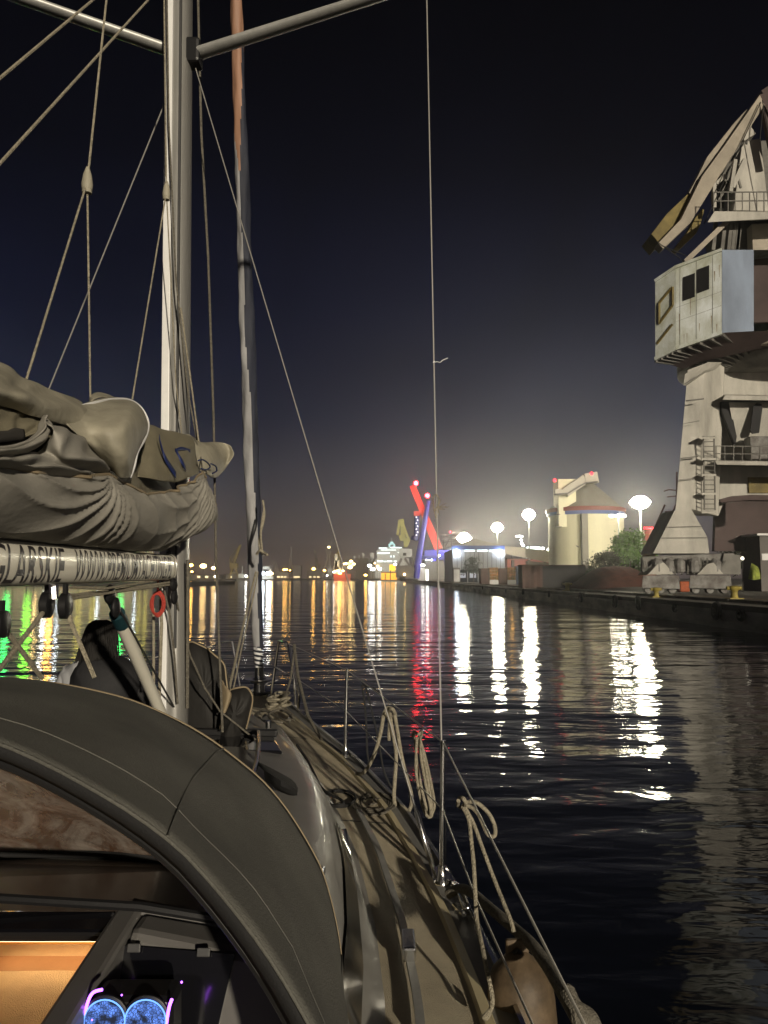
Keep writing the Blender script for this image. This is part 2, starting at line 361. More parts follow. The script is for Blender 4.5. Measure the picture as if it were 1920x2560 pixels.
# quay wall with capping
t = thing('quay_wall', 'long dark concrete quay wall with worn capping along the right-hand shore', 'quay wall', (QX(60), 60, 0))
wl = MB(); ysw = [-55 + i * 6 for i in range(160)]
secs = []
for y in ysw:
    x = QX(y); j = random.uniform(-.06, .06)
    secs.append([(x + 1.2, y, -.8), (x + .05 + j, y, -.8), (x + .05 + j, y, .35), (x - .02 + j, y, .75), (x + .02, y, QZ - .25), (x + 1.2, y, QZ - .25)])
wl.grid(secs); wl.build('wall_face', M['wallc'], t)
cp = MB()
for i in range(0, 154):
    y0 = -55 + i * 6; y1 = y0 + 5.94
    cp.hexa([(QX(y0) - .08, y0, QZ - .25), (QX(y0) + .9, y0, QZ - .25), (QX(y1) + .9, y1, QZ - .25), (QX(y1) - .08, y1, QZ - .25)],
            [(QX(y0) - .08, y0, QZ + .03), (QX(y0) + .9, y0, QZ + .03), (QX(y1) + .9, y1, QZ + .03), (QX(y1) - .08, y1, QZ + .03)])
cp.build('capping', M['concrete'], t, bevel=.03)
# low kerb, crane rails
k = MB()
for i in range(0, 150, 1):
    y0 = 20 + i * 4; 
    if y0 > 600: break
    x = QX(y0)
    k.box(x + 2.2, x + 2.45, y0, y0 + 3.9, QZ - .01, QZ + .16)
tag(k.build('quay_kerb', M['concrete'], loc=(QX(60) + 2.3, 60, QZ)), 'low pale concrete kerb running along the top of the quay', 'kerb')
r = MB()
for dx in (6.2, 24):
    r.grid([[(QX(y) + dx - .06, y, QZ + .06), (QX(y) + dx + .06, y, QZ + .06)] for y in ys])
    r.grid([[(QX(y) + dx - .5, y, QZ + .004), (QX(y) + dx + .5, y, QZ + .004)] for y in ys])
structure(r.build('crane_rail', mat('rail_strip', (.2,.15,.09), .6, .3, var=.5, vscale=.6)))
# black rubber fenders hung along the wall
first = None
fy = [33.5, 37.3, 40.2, 45.5, 52, 57, 66, 78, 92, 104, 126]
ORD = 'first second third fourth fifth sixth seventh eighth ninth tenth eleventh'.split()
for i, y in enumerate(fy):
    if first is None:
        tf = thing('quay_fender', '', 'fender', (QX(y) - .2, y, .85))
        a = MB(); a.lathe((QX(y) - .36, y, .82), [(.26, 0), (.50, .03), (.56, .14), (.50, .25), (.26, .28), (.2, .14), (.26, 0)], 18, (1, 0, 0), cap=False)
        a.build('tyre', M['rubber'], tf, smooth=True)
        b = MB(); b.tube([(QX(y) - .2, y, 1.15), (QX(y) - .1, y, QZ + .06), (QX(y) + .3, y, QZ + .06)], .03); b.build('chain', M['rubber'], tf)
        o = tf; first = tf
    else:
        o = copy_tree(first); o.location = (QX(y) - .2 + random.uniform(-.05, .05), y + random.uniform(-.4, .4), .85 + random.uniform(-.12, .08)); s_ = random.uniform(.55, .85); o.scale = (s_, s_, s_ * random.uniform(.8, 1.1)); o.rotation_euler = (random.uniform(-.1, .1), random.uniform(-.12,.12), random.uniform(-.1, .1))
    o['group'] = 'old tyres hung along the quay wall'; o['label'] = 'old black tyre on the quay wall, %s from the right edge of the view' % ORD[i]
# far shore land
fs = MB(); fs.grid([[(-640, 520, 1.0), (-120, 560, 1.0), (0, 700, 1.0), (640, 900, 1.0)], [(-640, 1150, 1.0), (-120, 1150, 1.0), (0, 1150, 1.0), (640, 1150, 1.0)]])
fs.grid([[(-640, 520, -.5), (-120, 560, -.5), (0, 700, -.5), (640, 900, -.5)], [(-640, 520, 1.0), (-120, 560, 1.0), (0, 700, 1.0), (640, 900, 1.0)]])
structure(fs.build('far_shore', M['dark']))
ls = MB(); ls.grid([[(-640, -50, 1.0), (-115, -50, 1.0)], [(-640, 200, 1.0), (-115, 200, 1.0)], [(-640, 330, 1.0), (-150, 330, 1.0)], [(-640, 530, 1.0), (-300, 530, 1.0)]])
ls.grid([[(-115, -50, -.5), (-115, 200, -.5), (-150, 330, -.5), (-300, 530, -.5)], [(-115, -50, 1.0), (-115, 200, 1.0), (-150, 330, 1.0), (-300, 530, 1.0)]])
structure(ls.build('port_shore', M['dark']))

# ================================================================ QUAYSIDE, right
# --- big grey portal crane
t = thing('portal_crane', 'huge weathered grey portal crane towering over the quay with a pale machinery house', 'crane', (33, 68, QZ))
def PP(l, Y): return [PY(x, y, Y) for x, y in l]
foot = MB(); foot.pxprism([(1632,1384),(1686,1276),(1728,1271),(1769,1343),(1774,1384)], 63, 3.2); foot.build('leg_foot', M['cgrey'], t, bevel=.05)
leg = MB()
b4 = [PY(1688,1277,63), PY(1727,1272,63), PY(1796,1290,66), PY(1745,1290,66.4)]
t4 = [PY(1719,925,64.5), PY(1764,908,64.5), PY(1812,905,67), PY(1762,915,67.5)]
leg.hexa(b4, t4); lg = leg.build('leg', M['cgrey'], t, bevel=.04)
sm = MB()
for py in (1146, 1002): sm.bar(PY(1702 + (1146-py)*.09, py, 62.9), PY(1745 + (1146-py)*.1, py - 5, 62.9), .12, .1)
sm.build('weld_seam', M['cgreyd'], lg)
lc = MB(); lc.hexa([PY(1708,965,63.6), PY(1764,925,63.6), PY(1790,925,66), PY(1740,960,66)], [PY(1712,935,63.2), PY(1770,905,63.2), PY(1806,905,66), PY(1752,930,66)]); lc.build('leg_head', M['cgrey'], t, bevel=.04)
# cross wall between the legs and its continuation
cw = MB(); cw.pxprism([(1796,1290),(1812,905),(2060,905),(2060,1242),(1860,1242),(1812,1248)], 68, 1.2); cw.build('cross_wall', M['cgrey'], t)
ar = MB(); ar.pxprism([(1800,1249),(1830,1240),(1880,1237),(2060,1240),(2060,1252),(1870,1250),(1802,1256)], 66.5, 1.0); ar.build('arch_edge', M['cmaroon'], t)
bk = MB(); bk.pxprism([(1790,1250),(2060,1250),(2060,1378),(1786,1378)], 79, .6); bk.build('rear_panel', M['cmaroon'], t)
# hub funnel, ledge, platform
hb = MB(); hb.hexa(PP([(1842,1112),(1912,1112),(1925,1112),(1850,1112)], 66.5)[:2] + PP([(1925,1112),(1850,1112)], 67.8), PP([(1822,1006),(1935,1006)], 65.5) + PP([(1940,1006),(1830,1006)], 67.8)); hb.build('hub', M['cgrey'], t)
sl = MB(); sl.pxprism([(1884,1015),(1892,1008),(1904,1010),(1906,1022),(1898,1082),(1882,1084),(1876,1078)], 65.2, .15); sl.build('hub_slot', M['coal'], t)
ho = MB(); ho.pxprism([(1805,1004),(1824,1004),(1842,1092),(1838,1112),(1806,1030)], 65.9, .5); ho.build('hub_bracket', M['coal'], t)
le = MB(); le.hexa(PP([(1806,1000),(2060,1003)], 64) + PP([(2060,1000),(1806,998)], 68), PP([(1812,988),(2060,992)], 64) + PP([(2060,990),(1812,986)], 68)); le.build('ledge', M['cgrey'], t, bevel=.05)
pf = MB(); pf.hexa(PP([(1792,1162),(2060,1166)], 63) + PP([(2060,1160),(1800,1158)], 68), PP([(1788,1152),(2060,1155)], 63) + PP([(2060,1152),(1800,1150)], 68)); p_ = pf.build('platform', M['cgrey'], t, bevel=.04)
rl = MB()
for yy in (1115, 1134): rl.bar(PY(1788, yy, 63.1), PY(2060, yy + 3, 63.1), .07)
for px in range(1790, 2060, 22): rl.bar(PY(px, 1114, 63.1), PY(px, 1154, 63.1), .06)
rl.build('railing', M['cgreyd'], p_)
db = MB(); db.pxprism([(1875,1090),(1935,1090),(1935,1148),(1878,1148)], 64.8, 1.2); db.build('gear_box', M['machinery'], t, bevel=.1)
yp = MB(); yp.pxprism([(1871,1193),(1960,1193),(1960,1232),(1873,1232)], 67.8, .15); yp.build('yellow_panel', M['cyellow'], t)
# caged ladder on the leg
ld = MB()
for px in (1758, 1785):
    ld.bar(PY(px, 1090, 62.8), PY(px + 3, 1275, 62.8), .1)
for i in range(16): ld.bar(PY(1758, 1092 + i * 12, 62.8), PY(1787, 1092 + i * 12, 62.8), .07)
ldo = ld.build('ladder', M['cgreyd'], t)
for j, py in enumerate((1092, 1145, 1185, 1232, 1278)):
    q = MB(); q.hexa(PP([(1754, py + 5), (1790, py + 5)], 62.3) + PP([(1790, py + 4), (1754, py + 4)], 63.4), PP([(1754, py), (1790, py)], 62.3) + PP([(1790, py - 1), (1754, py - 1)], 63.4)); q.build('landing', M['cgrey'], t)
# stair behind the foot
stt = MB()
for i in range(11):
    px = 1688 - i * 5.6 ; py = 1278 + i * 11
    stt.hexa(PP([(px - 26, py + 4), (px + 6, py + 2)], 66) + PP([(px + 6, py + 2), (px - 26, py + 4)], 67), PP([(px - 26, py), (px + 6, py - 2)], 66) + PP([(px + 6, py - 2), (px - 26, py)], 67))
stt.bar(PY(1662, 1262, 66), PY(1608, 1386, 66), .12); stt.bar(PY(1690, 1262, 66), PY(1634, 1386, 66), .12)
stt.tube([PY(1660,1228,66.5), PY(1672,1224,66.5), PY(1692,1226,66.5)], .05); stt.tube([PY(1668,1242,66.5), PY(1690,1240,66.5)], .05); stt.bar(PY(1692, 1180, 67), PY(1692, 1262, 67), .12)
stt.build('stairway', mat('stair_paint', (.20,.11,.10), .8, var=.3), t)
# bogies and beams at the base
bm_ = MB(); bm_.hexa([PY(1606,1432,62.2), PY(1836,1432,62.2), PY(1836,1432,66.5), PY(1606,1432,66.5)], [PY(1606,1392,62.2), PY(1836,1382,62.2), PY(1836,1384,66.5), PY(1606,1392,66.5)]); bm_.build('sill_beam', M['machinery'], t, bevel=.1)
sp = MB()
sp.pxprism([(1606,1393),(1634,1392),(1634,1428),(1606,1428)], 61.9, .4); sp.build('sill_panel', M['cgreyd'], t); sp = MB(); sp.pxprism([(1810,1384),(1852,1388),(1852,1436),(1800,1436)], 61.9, .4); sp.build('sill_panel', M['cgreyd'], t)
for (x0, x1) in ((1604, 1700), (1722, 1830)):
    bo = MB(); bo.hexa([PY(x0,1471,61.2), PY(x1,1473,61.2), PY(x1,1471,64), PY(x0,1470,64)], [PY(x0+3,1438,61.2), PY(x1-3,1438,61.2), PY(x1-3,1438,64), PY(x0+3,1438,64)])
    bb = bo.build('bogie', M['machinery'], t, bevel=.08)
    for i in range(3):
        cx = x0 + 18 + i * (x1 - x0 - 36) / 2
        wv = MB(); wv.lathe(PY(cx, 1474, 61.6), [(.10, 0), (.30, .02), (.33, .3), (.30, .5)], 14, (0, 1, 0)); wv.build('wheel', M['machinery'], bb)
    eq = MB(); m = (x0 + x1) / 2; eq.pxprism([(m-34,1437),(m-8,1410),(m+8,1406),(m+34,1436)], 61.0, 2.4); eq.build('equaliser', M['cgrey'], t, bevel=.05)
for px in (1645, 1672, 1700, 1735, 1790):
    q = MB(); q.lathe(PY(px, 1432, 61.4), [(.3, 0), (.42, .1), (.42, .9), (.2, 1.15)], 10); q.build('gear_motor', M['machinery'], t)
# slewing ring, seen from below
cx, cy, zr = 37.6, 70.5, None
zb_ = PY(1990, 862, 61).z
rg = MB(); rg.lathe((cx, cy, 22.0), [(9.3, 0), (9.5, .1), (9.5, 1.15), (9.2, 1.25)], 56); rg.build('slewing_ring', M['cbeige'], t, smooth=True)
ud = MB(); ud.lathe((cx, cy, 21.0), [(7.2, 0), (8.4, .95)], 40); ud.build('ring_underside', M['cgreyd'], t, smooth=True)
# machinery house: faceted plan, faces turned to catch the sun, so floor and roof slope
zb, zt = 22.9, 30.1
def at_z(px, Y, z):
    d = ray(px, 900); return Vector((d.x / d.y * Y, Y, z))
plan = [(1638, 898, 703, 65.0), (1690, 872, 668, 63.7), (1805, 832, 625, 61.7), (1884, 828, 625, 61.6), (2080, 824, 622, 62), (2080, 880, 690, 78), (1720, 890, 700, 78), (1655, 898, 705, 72)]
base = [PY(a, b, Y) for a, b, c, Y in plan]; top = [PY(a, c, Y) for a, b, c, Y in plan]
n = len(plan)
hs = MB(); hs.add(base + top, [tuple(reversed(range(n))), tuple(range(n, 2*n))] + [(i, (i+1) % n, n + (i+1) % n, n + i) for i in (0, 1)] + [(i, (i+1) % n, n + (i+1) % n, n + i) for i in range(4, n)])
hso = hs.build('machinery_house', M['cwhite'], t)
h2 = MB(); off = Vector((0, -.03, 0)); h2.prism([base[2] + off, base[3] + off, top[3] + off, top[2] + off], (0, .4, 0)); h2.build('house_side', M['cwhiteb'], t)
h3 = MB(); h3.prism([base[3] + Vector((.02,.8,1)), base[4] + Vector((0,.8,1)), top[4] + Vector((0,.8,-1)), top[3] + Vector((.02,.8,-1))], (0, .4, 0)); h3.build('house_rear_wall', M['cmaroon'], t)
def on_face(A, B, C, D, u, v): return A.lerp(B, u).lerp(D.lerp(C, u), v)
fn = (base[2] - base[1]).cross(Vector((0,0,1))).normalized()
for (u0, u1, v0, v1) in ((.16, .42, .55, .84), (.47, .73, .58, .87)):
    q = MB(); q.prism([on_face(base[1], base[2], top[2], top[1], u, v) + fn * .02 for u, v in ((u0, v0), (u1, v0), (u1, v1), (u0, v1))], fn * .04)
    wn = q.build('window', M['pane'], hso)
for (a_, b_) in ((0, 1), (1, 2)):
    q = MB(); q.bar(base[a_], base[b_], .35, .3); q.build('house_sill', M['cwhite'], hso)
    q = MB(); q.bar(top[a_], top[b_], .3, .25); q.build('house_eave', M['cwhite'], hso)
fn2 = (base[1] - base[0]).cross(Vector((0,0,1))).normalized()
q = MB()
for a_, b_ in (((.2, .42), (.85, .55)), ((.2, .68), (.85, .78)), ((.2, .42), (.2, .68)), ((.85, .55), (.85, .78)), ((.1, .18), (.85, .32))):
    q.bar(on_face(base[0], base[1], top[1], top[0], *a_) + fn2 * .03, on_face(base[0], base[1], top[1], top[0], *b_) + fn2 * .03, .16, .16)
q.build('side_hatch_frame', M['cyellow'], hso)
ul = MB(); c0 = sum(base, Vector()) / n
low = [p.lerp(Vector((cx - 1, cy, zb)), .22) - Vector((0, 0, .9)) for p in base]
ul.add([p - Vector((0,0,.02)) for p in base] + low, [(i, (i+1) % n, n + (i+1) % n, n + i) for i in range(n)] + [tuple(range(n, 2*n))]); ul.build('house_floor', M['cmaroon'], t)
q = MB()
for i in range(9):
    u = i / 8; p = base[0].lerp(base[1], u * 2) if u < .5 else base[1].lerp(base[2], u * 2 - 1)
    q.bar(p - Vector((0,0,.15)), Vector((cx, cy, zb - 1.0)).lerp(p, .35) - Vector((0,0,.6)), .22, .3)
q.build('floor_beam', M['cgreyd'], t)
# tower above the house and working platform
tw = MB(); tw.pxprism([(1834,525),(1856,352),(1902,346),(1922,528)], 66.5, 2.5); tw.build('tower', M['cgrey'], t, bevel=.05)
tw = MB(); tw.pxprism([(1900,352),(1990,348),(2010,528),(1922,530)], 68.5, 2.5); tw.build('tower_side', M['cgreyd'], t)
tl = MB(); tl.pxprism([(1818,552),(1840,620),(1990,620),(1990,548)], 67, 5); tl.build('tower_base', M['cgreyd'], t)
tl = MB(); tl.pxprism([(1880,560),(2060,556),(2060,670),(1884,670)], 65.5, 1.0); tl.build('tower_skirt', M['cbeige'], t)
pt = MB(); pt.hexa([PY(1768,556,62.5), PY(2060,540,62.5), PY(2060,544,69), PY(1790,546,69)], [PY(1786,528,62.5), PY(2060,530,62.5), PY(2060,530,69), PY(1800,528,69)]); pp = pt.build('upper_platform', M['cgrey'], t, bevel=.04)
q = MB()
for yy in (478, 500): q.bar(PY(1782, yy + 3, 62.6), PY(2060, yy, 62.6), .08)
for px in range(1784, 2060, 18): q.bar(PY(px, 480, 62.6), PY(px, 530, 62.6), .07)
for px in (1790, 1812, 1828, 1850, 1838, 1848): q.bar(PY(px, 552, 64), PY(px - 8, 626, 64), .3)
q.build('railing', M['cgreyd'], pp)
q = MB(); q.bar(PY(1836,536,63.5), PY(1712,656,63.5), .42, .42); q.build('brace', M['cbeige'], t)
for a_, b_, Y_, w_ in (((1838,400),(1826,480),64,.3), ((1852,330),(1868,352),66,1.2), ((1790,460),(1812,440),65,.3), ((1785,455),(1785,520),65,.3), ((1862,400),(1830,470),65,.4)):
    q = MB(); q.bar(PY(*a_, Y_), PY(*b_, Y_), w_); q.build('linkage', M['cgrey'], t)
q = MB(); q.pxprism([(1842,352),(1828,380),(1800,440),(1792,470),(1800,520),(1836,520),(1852,352)], 70, 1.5); q.build('lattice_back', M['machinery'], t)
# counterweight lever
q = MB(); q.pxprism([(1900,236),(1912,262),(1838,378),(1796,444),(1727,556),(1658,622),(1645,608),(1702,548),(1755,440),(1812,362)], 64.5, 1.1); lv = q.build('lever_beam', M['cbeige'], t, bevel=.05)
q = MB(); q.pxprism([(1868,272),(1836,306),(1768,392),(1744,440),(1722,482),(1737,492),(1758,452),(1812,368),(1876,284)], 65.2, 1.1); q.build('lever_beam', M['cbeige'], t, bevel=.05)
q = MB(); q.pxprism([(1724,480),(1737,495),(1706,549),(1649,609),(1628,585),(1667,534)], 65.4, 2.6); q.build('counterweight', M['cyellow'], t, bevel=.05)
q = MB(); q.pxprism([(1755,522),(1761,524),(1752,560),(1742,582),(1700,622),(1690,616),(1728,566),(1738,545)], 66.5, 1.2); q.build('lever_arm', M['cyellow'], t, bevel=.05)
q = MB(); q.bar(PY(1905,240,65), PY(1990,420,65), .9, .9); q.bar(PY(1908,262,65), PY(1936,400,65), .5, .5); q.bar(PY(1905,250,66), PY(2080,130,66), 1.2, 1.2); q.build('jib_beam', M['cmaroon'], t)

# plate seams and rust runs on the machinery house
for i in range(1, 4):
    u = (.09, .45, .80)[i - 1]
    q = MB(); q.bar(on_face(base[1], base[2], top[2], top[1], u, .01) + fn * .012, on_face(base[1], base[2], top[2], top[1], u, .99) + fn * .006, .025, .015); q.build('plate_seam', M['cgreyd'], hso)
for v in (.33, .5):
    q = MB(); q.bar(on_face(base[1], base[2], top[2], top[1], .01, v) + fn * .012, on_face(base[1], base[2], top[2], top[1], .99, v) + fn * .006, .025, .015); q.build('plate_seam', M['cgreyd'], hso)
q = MB(); rr = random.Random(4)
for i in range(9):
    u = rr.random(); v = rr.uniform(.05, .95); w_ = rr.uniform(.01, .03); h = rr.uniform(.08, .3)
    q.add([on_face(base[1], base[2], top[2], top[1], min(u + a, .99), max(v - b, .01)) + fn * .006 for a, b in ((0, 0), (w_, 0), (w_ * .6, h), (w_ * .3, h))], [(0,1,2,3)])
q.build('rust_run', mat('rust_stain', (.40,.33,.24), .9, var=.5, vscale=2), hso)
q = MB()
for (a_, b_) in (((1868,348),(1796,440)), ((1842,352),(1812,478)), ((1856,352),(1790,470)), ((1800,440),(1836,470)), ((1806,478),(1850,410)), ((1796,500),(1840,440)), ((1832,400),(1852,470)), ((1866,360),(1880,300)), ((1838,392),(1862,348))): q.bar(PY(*a_, 65.8), PY(*b_, 65.8), .16)
q.build('bracing', M['cgreyd'], t)
q = MB()
for (a_, b_) in (((1906,250),(1990,700)), ((1902,255),(1760,560)), ((1908,262),(1900,350)), ((1642,604),(1720,660)), ((1660,616),(1740,650))): q.tube([PY(*a_, 64.2), PY(*b_, 64.2)], .045, 5)
q.build('cable', M['rubber'], t)
q = MB()
for (a_, b_) in (((1712,960),(1752,935)), ((1706,1060),(1748,1052)), ((1698,1200),(1736,1196)), ((1650,1345),(1768,1344)), ((1664,1318),(1756,1316))): q.bar(PY(*a_, 62.9), PY(*b_, 62.9), .07, .05)
q.build('weld_seam', M['cgreyd'], lg)
q = MB()
for i in range(9): q.bar(PY(1640 + i * 16, 1436, 61.1), PY(1640 + i * 16, 1396, 61.8), .12)
for i in range(6): q.tube(cr_pts([PY(1612 + i * 36, 1400, 61.7), PY(1622 + i * 36, 1420, 61.4), PY(1634 + i * 36, 1402, 61.7)], 10), .05, 5)
q.build('pipework', M['cgreyd'], t)

# --- yellow bollards on the quay edge
def bollard(px, py, Y, label, s=1.0, grp='yellow mooring bollards'):
    p = PY(px, py, Y); z = QZ + .03
    t = thing('mooring_bollard', label, 'bollard', (p.x, Y, z), grp)
    q = MB(); q.lathe((p.x, Y, z), [(.3*s, 0), (.24*s, .08*s), (.2*s, .3*s), (.22*s, .48*s), (.34*s, .6*s), (.36*s, .74*s), (.2*s, .82*s)], 14); q.build('post', M['yellow'], t, smooth=True)
    q = MB(); q.tube([(p.x - .48*s, Y, z + .66*s), (p.x + .48*s, Y, z + .66*s)], .12*s, 8); q.build('horn', M['yellow'], t, smooth=True)
    q = MB(); q.box(p.x - .45*s, p.x + .45*s, Y - .4*s, Y + .4*s, z - .04, z + .03); q.build('base_plate', M['yellow'], t)
bollard(1835, 1470, 50, 'stout yellow bollard at the foot of the crane, largest of the bollards', 1.0)
bollard(1640, 1470, 54, 'yellow bollard in front of the dark gap under the crane', .8)
bollard(1418, 1460, 80, 'small yellow bollard in front of the rusty container wall', 1.0)
# --- things behind the crane foot
q = MB(); q.box(*(PY(1700,1450,74).x, PY(1724,1450,74).x), 74, 75, QZ, QZ + 1.0); tag(q.build('orange_barrier', mat('orange_plastic', (.38,.08,.02), .7, var=.4), loc=(PY(1712,1450,74).x, 74, QZ), bevel=.1), 'small orange barrier glimpsed between the crane wheels', 'barrier')
t = thing('pipe_gantry', 'thin orange pipe frame over dark shrubs right of the crane leg', 'pipe frame', PY(1838, 1440, 80))
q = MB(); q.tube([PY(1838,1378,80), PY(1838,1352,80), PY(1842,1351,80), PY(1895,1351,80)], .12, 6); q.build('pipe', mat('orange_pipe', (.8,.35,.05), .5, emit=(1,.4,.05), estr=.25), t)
q = MB(); q.tube([PY(1838,1378,80), PY(1838,1440,80)], .07, 5); q.tube([PY(1893,1351,80), PY(1893,1440,80)], .07, 5); q.build('post', M['dark'], t)
t = thing('street_lamp', 'unlit white street lamp with two arms right of the crane leg', 'lamp post', PY(1899, 1440, 82), 'lamp masts')
q = MB(); a = PY(1899, 1440, 82); q.tube([(a.x, 82, QZ), (a.x, 82, PY(1899,1268,82).z)], [.16, .1], 8); q.build('pole', M['cgrey'], t)
q = MB(); q.tube([PY(1900,1266,82), PY(1862,1268,82), PY(1854,1274,82)], .1, 5); q.tube([PY(1900,1272,82), PY(1888,1272,82)], .1, 5); q.build('arm', M['white'], t)
for px, py in ((1857,1272), (1896,1265), (1896,1273)):
    q = MB(); q.ball(PY(px, py, 81.9), .3, 8, 5, (1.5, 1, .5)); q.build('lamp_head', M['white'], t)
t = thing('quay_cabin', 'grey cabin with a pale roof edge at the right end of the quay', 'cabin', PY(1912, 1440, 76))
q = MB(); a = PY(1902, 1420, 76).x; q.box(a, a + 7, 76, 80, QZ, PY(1900,1340,76).z); q.build('wall', M['mid'], t)
q = MB(); z = PY(1900,1339,76).z; q.box(a - .4, a + 7.3, 75.6, 80.4, z, z + .2); q.build('roof', M['white'], t)
q = MB(); p = PY(1905,1393,75.9); q.box(p.x, p.x + .9, 75.9, 76.0, p.z - .3, p.z + .35); q.build('window', M['white'], t)
# signal light & workers' vests
t = thing('signal_lamp', 'small white signal lamp on a thin post below the orange pipe', 'lamp', PY(1856,1440,73))
a = PY(1856,1440,73); q = MB(); q.tube([(a.x, 73, QZ), PY(1856,1400,73)], .05, 5); q.build('post', M['dark'], t)
q = MB(); q.ball(PY(1856,1396,73), .16); q.build('bulb', lamp('signal_lamp_glass', (1,.9,.7), 5), t)
t = thing('canvas_heap', 'yellow-green sheeting heaped beside the large yellow bollard', 'tarpaulin', PY(1885,1440,72))
q = MB(); q.grid(rails([[PY(1872,1448,72), PY(1884,1450,71.4), PY(1900,1448,72)], [PY(1876,1425,72.2), PY(1886,1428,71.7), PY(1898,1430,72.2)], [PY(1878,1408,72.8), PY(1887,1414,72.6), PY(1894,1418,72.8)]], 12, 8)); q.build('sheet', mat('lime_sheet', (.30,.36,.06), .8, var=.6, vscale=2), t, solid=.12, smooth=True)

# --- trees
def tree(px, pyt, Y, hw, label, mt, nleaf, zbase=QZ, trunk=True):
    tp = PY(px, pyt, Y); H = tp.z - zbase
    t = thing('tree' if trunk else 'bush', label, 'tree' if trunk else 'bush', (tp.x, Y, zbase))
    q = MB(); q.tube([(tp.x, Y, zbase), (tp.x + .1, Y, zbase + H*.3), (tp.x - .1, Y, zbase + H*.7)], [.05*H*.5, .035*H*.5, .012*H*.5], 7)
    limbs = []
    for i in range(9):
        a = i * 2.4; h = H * (.28 + .06 * i); e = Vector((tp.x + math.cos(a) * hw * .65, Y + math.sin(a) * hw * .65, zbase + h + H * .14)); limbs.append(e)
        q.tube([(tp.x, Y, zbase + h), Vector((tp.x, Y, zbase + h)).lerp(e, .5) + Vector((0,0,H*.03)), e], [.012*H, .008*H, .003*H], 5)
    q.build('trunk', M['bark'], t)
    rnd = random.Random(int(px)); q = MB()
    cl = [Vector((tp.x + rnd.gauss(0, .42) * hw, Y + rnd.gauss(0, .42) * hw, zbase + H * (.30 + .62 * rnd.random()))) for _ in range(26)] + limbs
    for i in range(nleaf):
        c = cl[rnd.randrange(len(cl))]; f = 1 - .55 * max(0, (c.z - zbase) / H - .5) * 2
        p = Vector((tp.x + (c.x - tp.x) * f, Y + (c.y - Y) * f, c.z)) + Vector((rnd.gauss(0, .16) * hw, rnd.gauss(0, .16) * hw, rnd.gauss(0, .055) * H))
        s = rnd.uniform(.10, .24) * (H / 9 + .35); u = Vector((rnd.gauss(0,1), rnd.gauss(0,1), rnd.gauss(0,1))).normalized(); v = u.orthogonal().normalized()
        q.add([p - u*s, p + v*s*.6, p + u*s, p - v*s*.6], [(0,1,2,3)])
    q.build('crown', mt, t)
tree(1572, 1326, 120, 3.6, 'bright green leafy tree lit between two floodlight masts', M['leaf'], 5200)
tree(1508, 1378, 112, 3.4, 'dark bushy tree in front of the silo behind the ore heap', M['leafd'], 3800)
tree(1862, 1322, 100, 4.2, 'dim dark tree seen behind the crane leg on the far right', M['leafd'], 3600)
tree(1183, 1390, 205, 3.0, 'dark small tree between the shed and the silo', M['leafd'], 1200)
tree(1478, 1418, 100, 1.6, 'low dark bush at the left foot of the ore heap', M['leafd'], 1200, trunk=False)
tree(1400, 1398, 118, 1.0, 'thin spindly bush against the silo wall beside the container', M['leafd'], 60, trunk=False) if False else None

# --- heap of red ore
t = structure(MB().build('tmp', M['dark'])); bpy.data.objects.remove(t)
q = MB(); rows = []
for j in range(13):
    y = 84 + j * 1.4; row = []
    for i in range(41):
        px = 1462 + i * 4.2; x = PY(px, 1450, 88).x
        hgt = lerp([(1462, 0), (1500, 1.6), (1530, 2.3), (1560, 2.45), (1600, 2.35), (1625, 1.2), (1635, 0)], px) * 1.12
        f = max(0, math.sin(math.pi * (j + .3) / 12.6)) ** .8
        row.append((x + random.uniform(-.05,.05), y, QZ + hgt * f + random.uniform(-.07, .07) * f))
    rows.append(row)
q.grid(rows); hp = q.build('ore_heap', M['brown'], loc=(PY(1550,1450,88).x, 92, QZ), smooth=True); tag(hp, 'long heap of dark red ore left of the crane', 'ore heap')
# --- rusty container and dark storage wall
def corr(name, x0, x1, y0, y1, z1, mt, par):
    q = MB(); n = int((x1 - x0) / .35); pr = []
    for i in range(n + 1):
        x = x0 + (x1 - x0) * i / n; d = .09 if i % 2 else 0
        pr.append((x, y0 + d))
    q.grid([[(x, y, QZ) for x, y in pr], [(x, y, z1) for x, y in pr]])
    q.box(x0, x1, y0 + .12, y1, QZ, z1); return q.build(name, mt, par)
a0 = PY(1306, 1445, 96).x; a1 = PY(1357, 1445, 96).x; zt_ = PY(1330, 1413, 96).z
t = thing('storage_container', 'rusty brown ribbed container at the left end of the dark storage wall', 'container', ((a0+a1)/2, 98, QZ))
corr('body', a0, a1, 96, 99, zt_, M['rust'], t)
q = MB(); q.box(a0 - .05, a1 + .05, 95.9, 99.1, zt_ - .12, zt_ + .08); q.build('top_rail', M['rust'], t)
b1 = PY(1464, 1445, 97).x
t = thing('storage_wall', 'long dark low storage wall in front of the silo', 'wall', ((a1+b1)/2, 98, QZ))
q = MB(); q.box(a1 + .1, b1, 97, 98, QZ, zt_ - .1); q.build('panel', M['coal'], t)
q = MB(); q.box(a1 + .1, b1, 96.9, 98.1, zt_ - .1, zt_ + .05); q.build('capping', M['rust'], t)

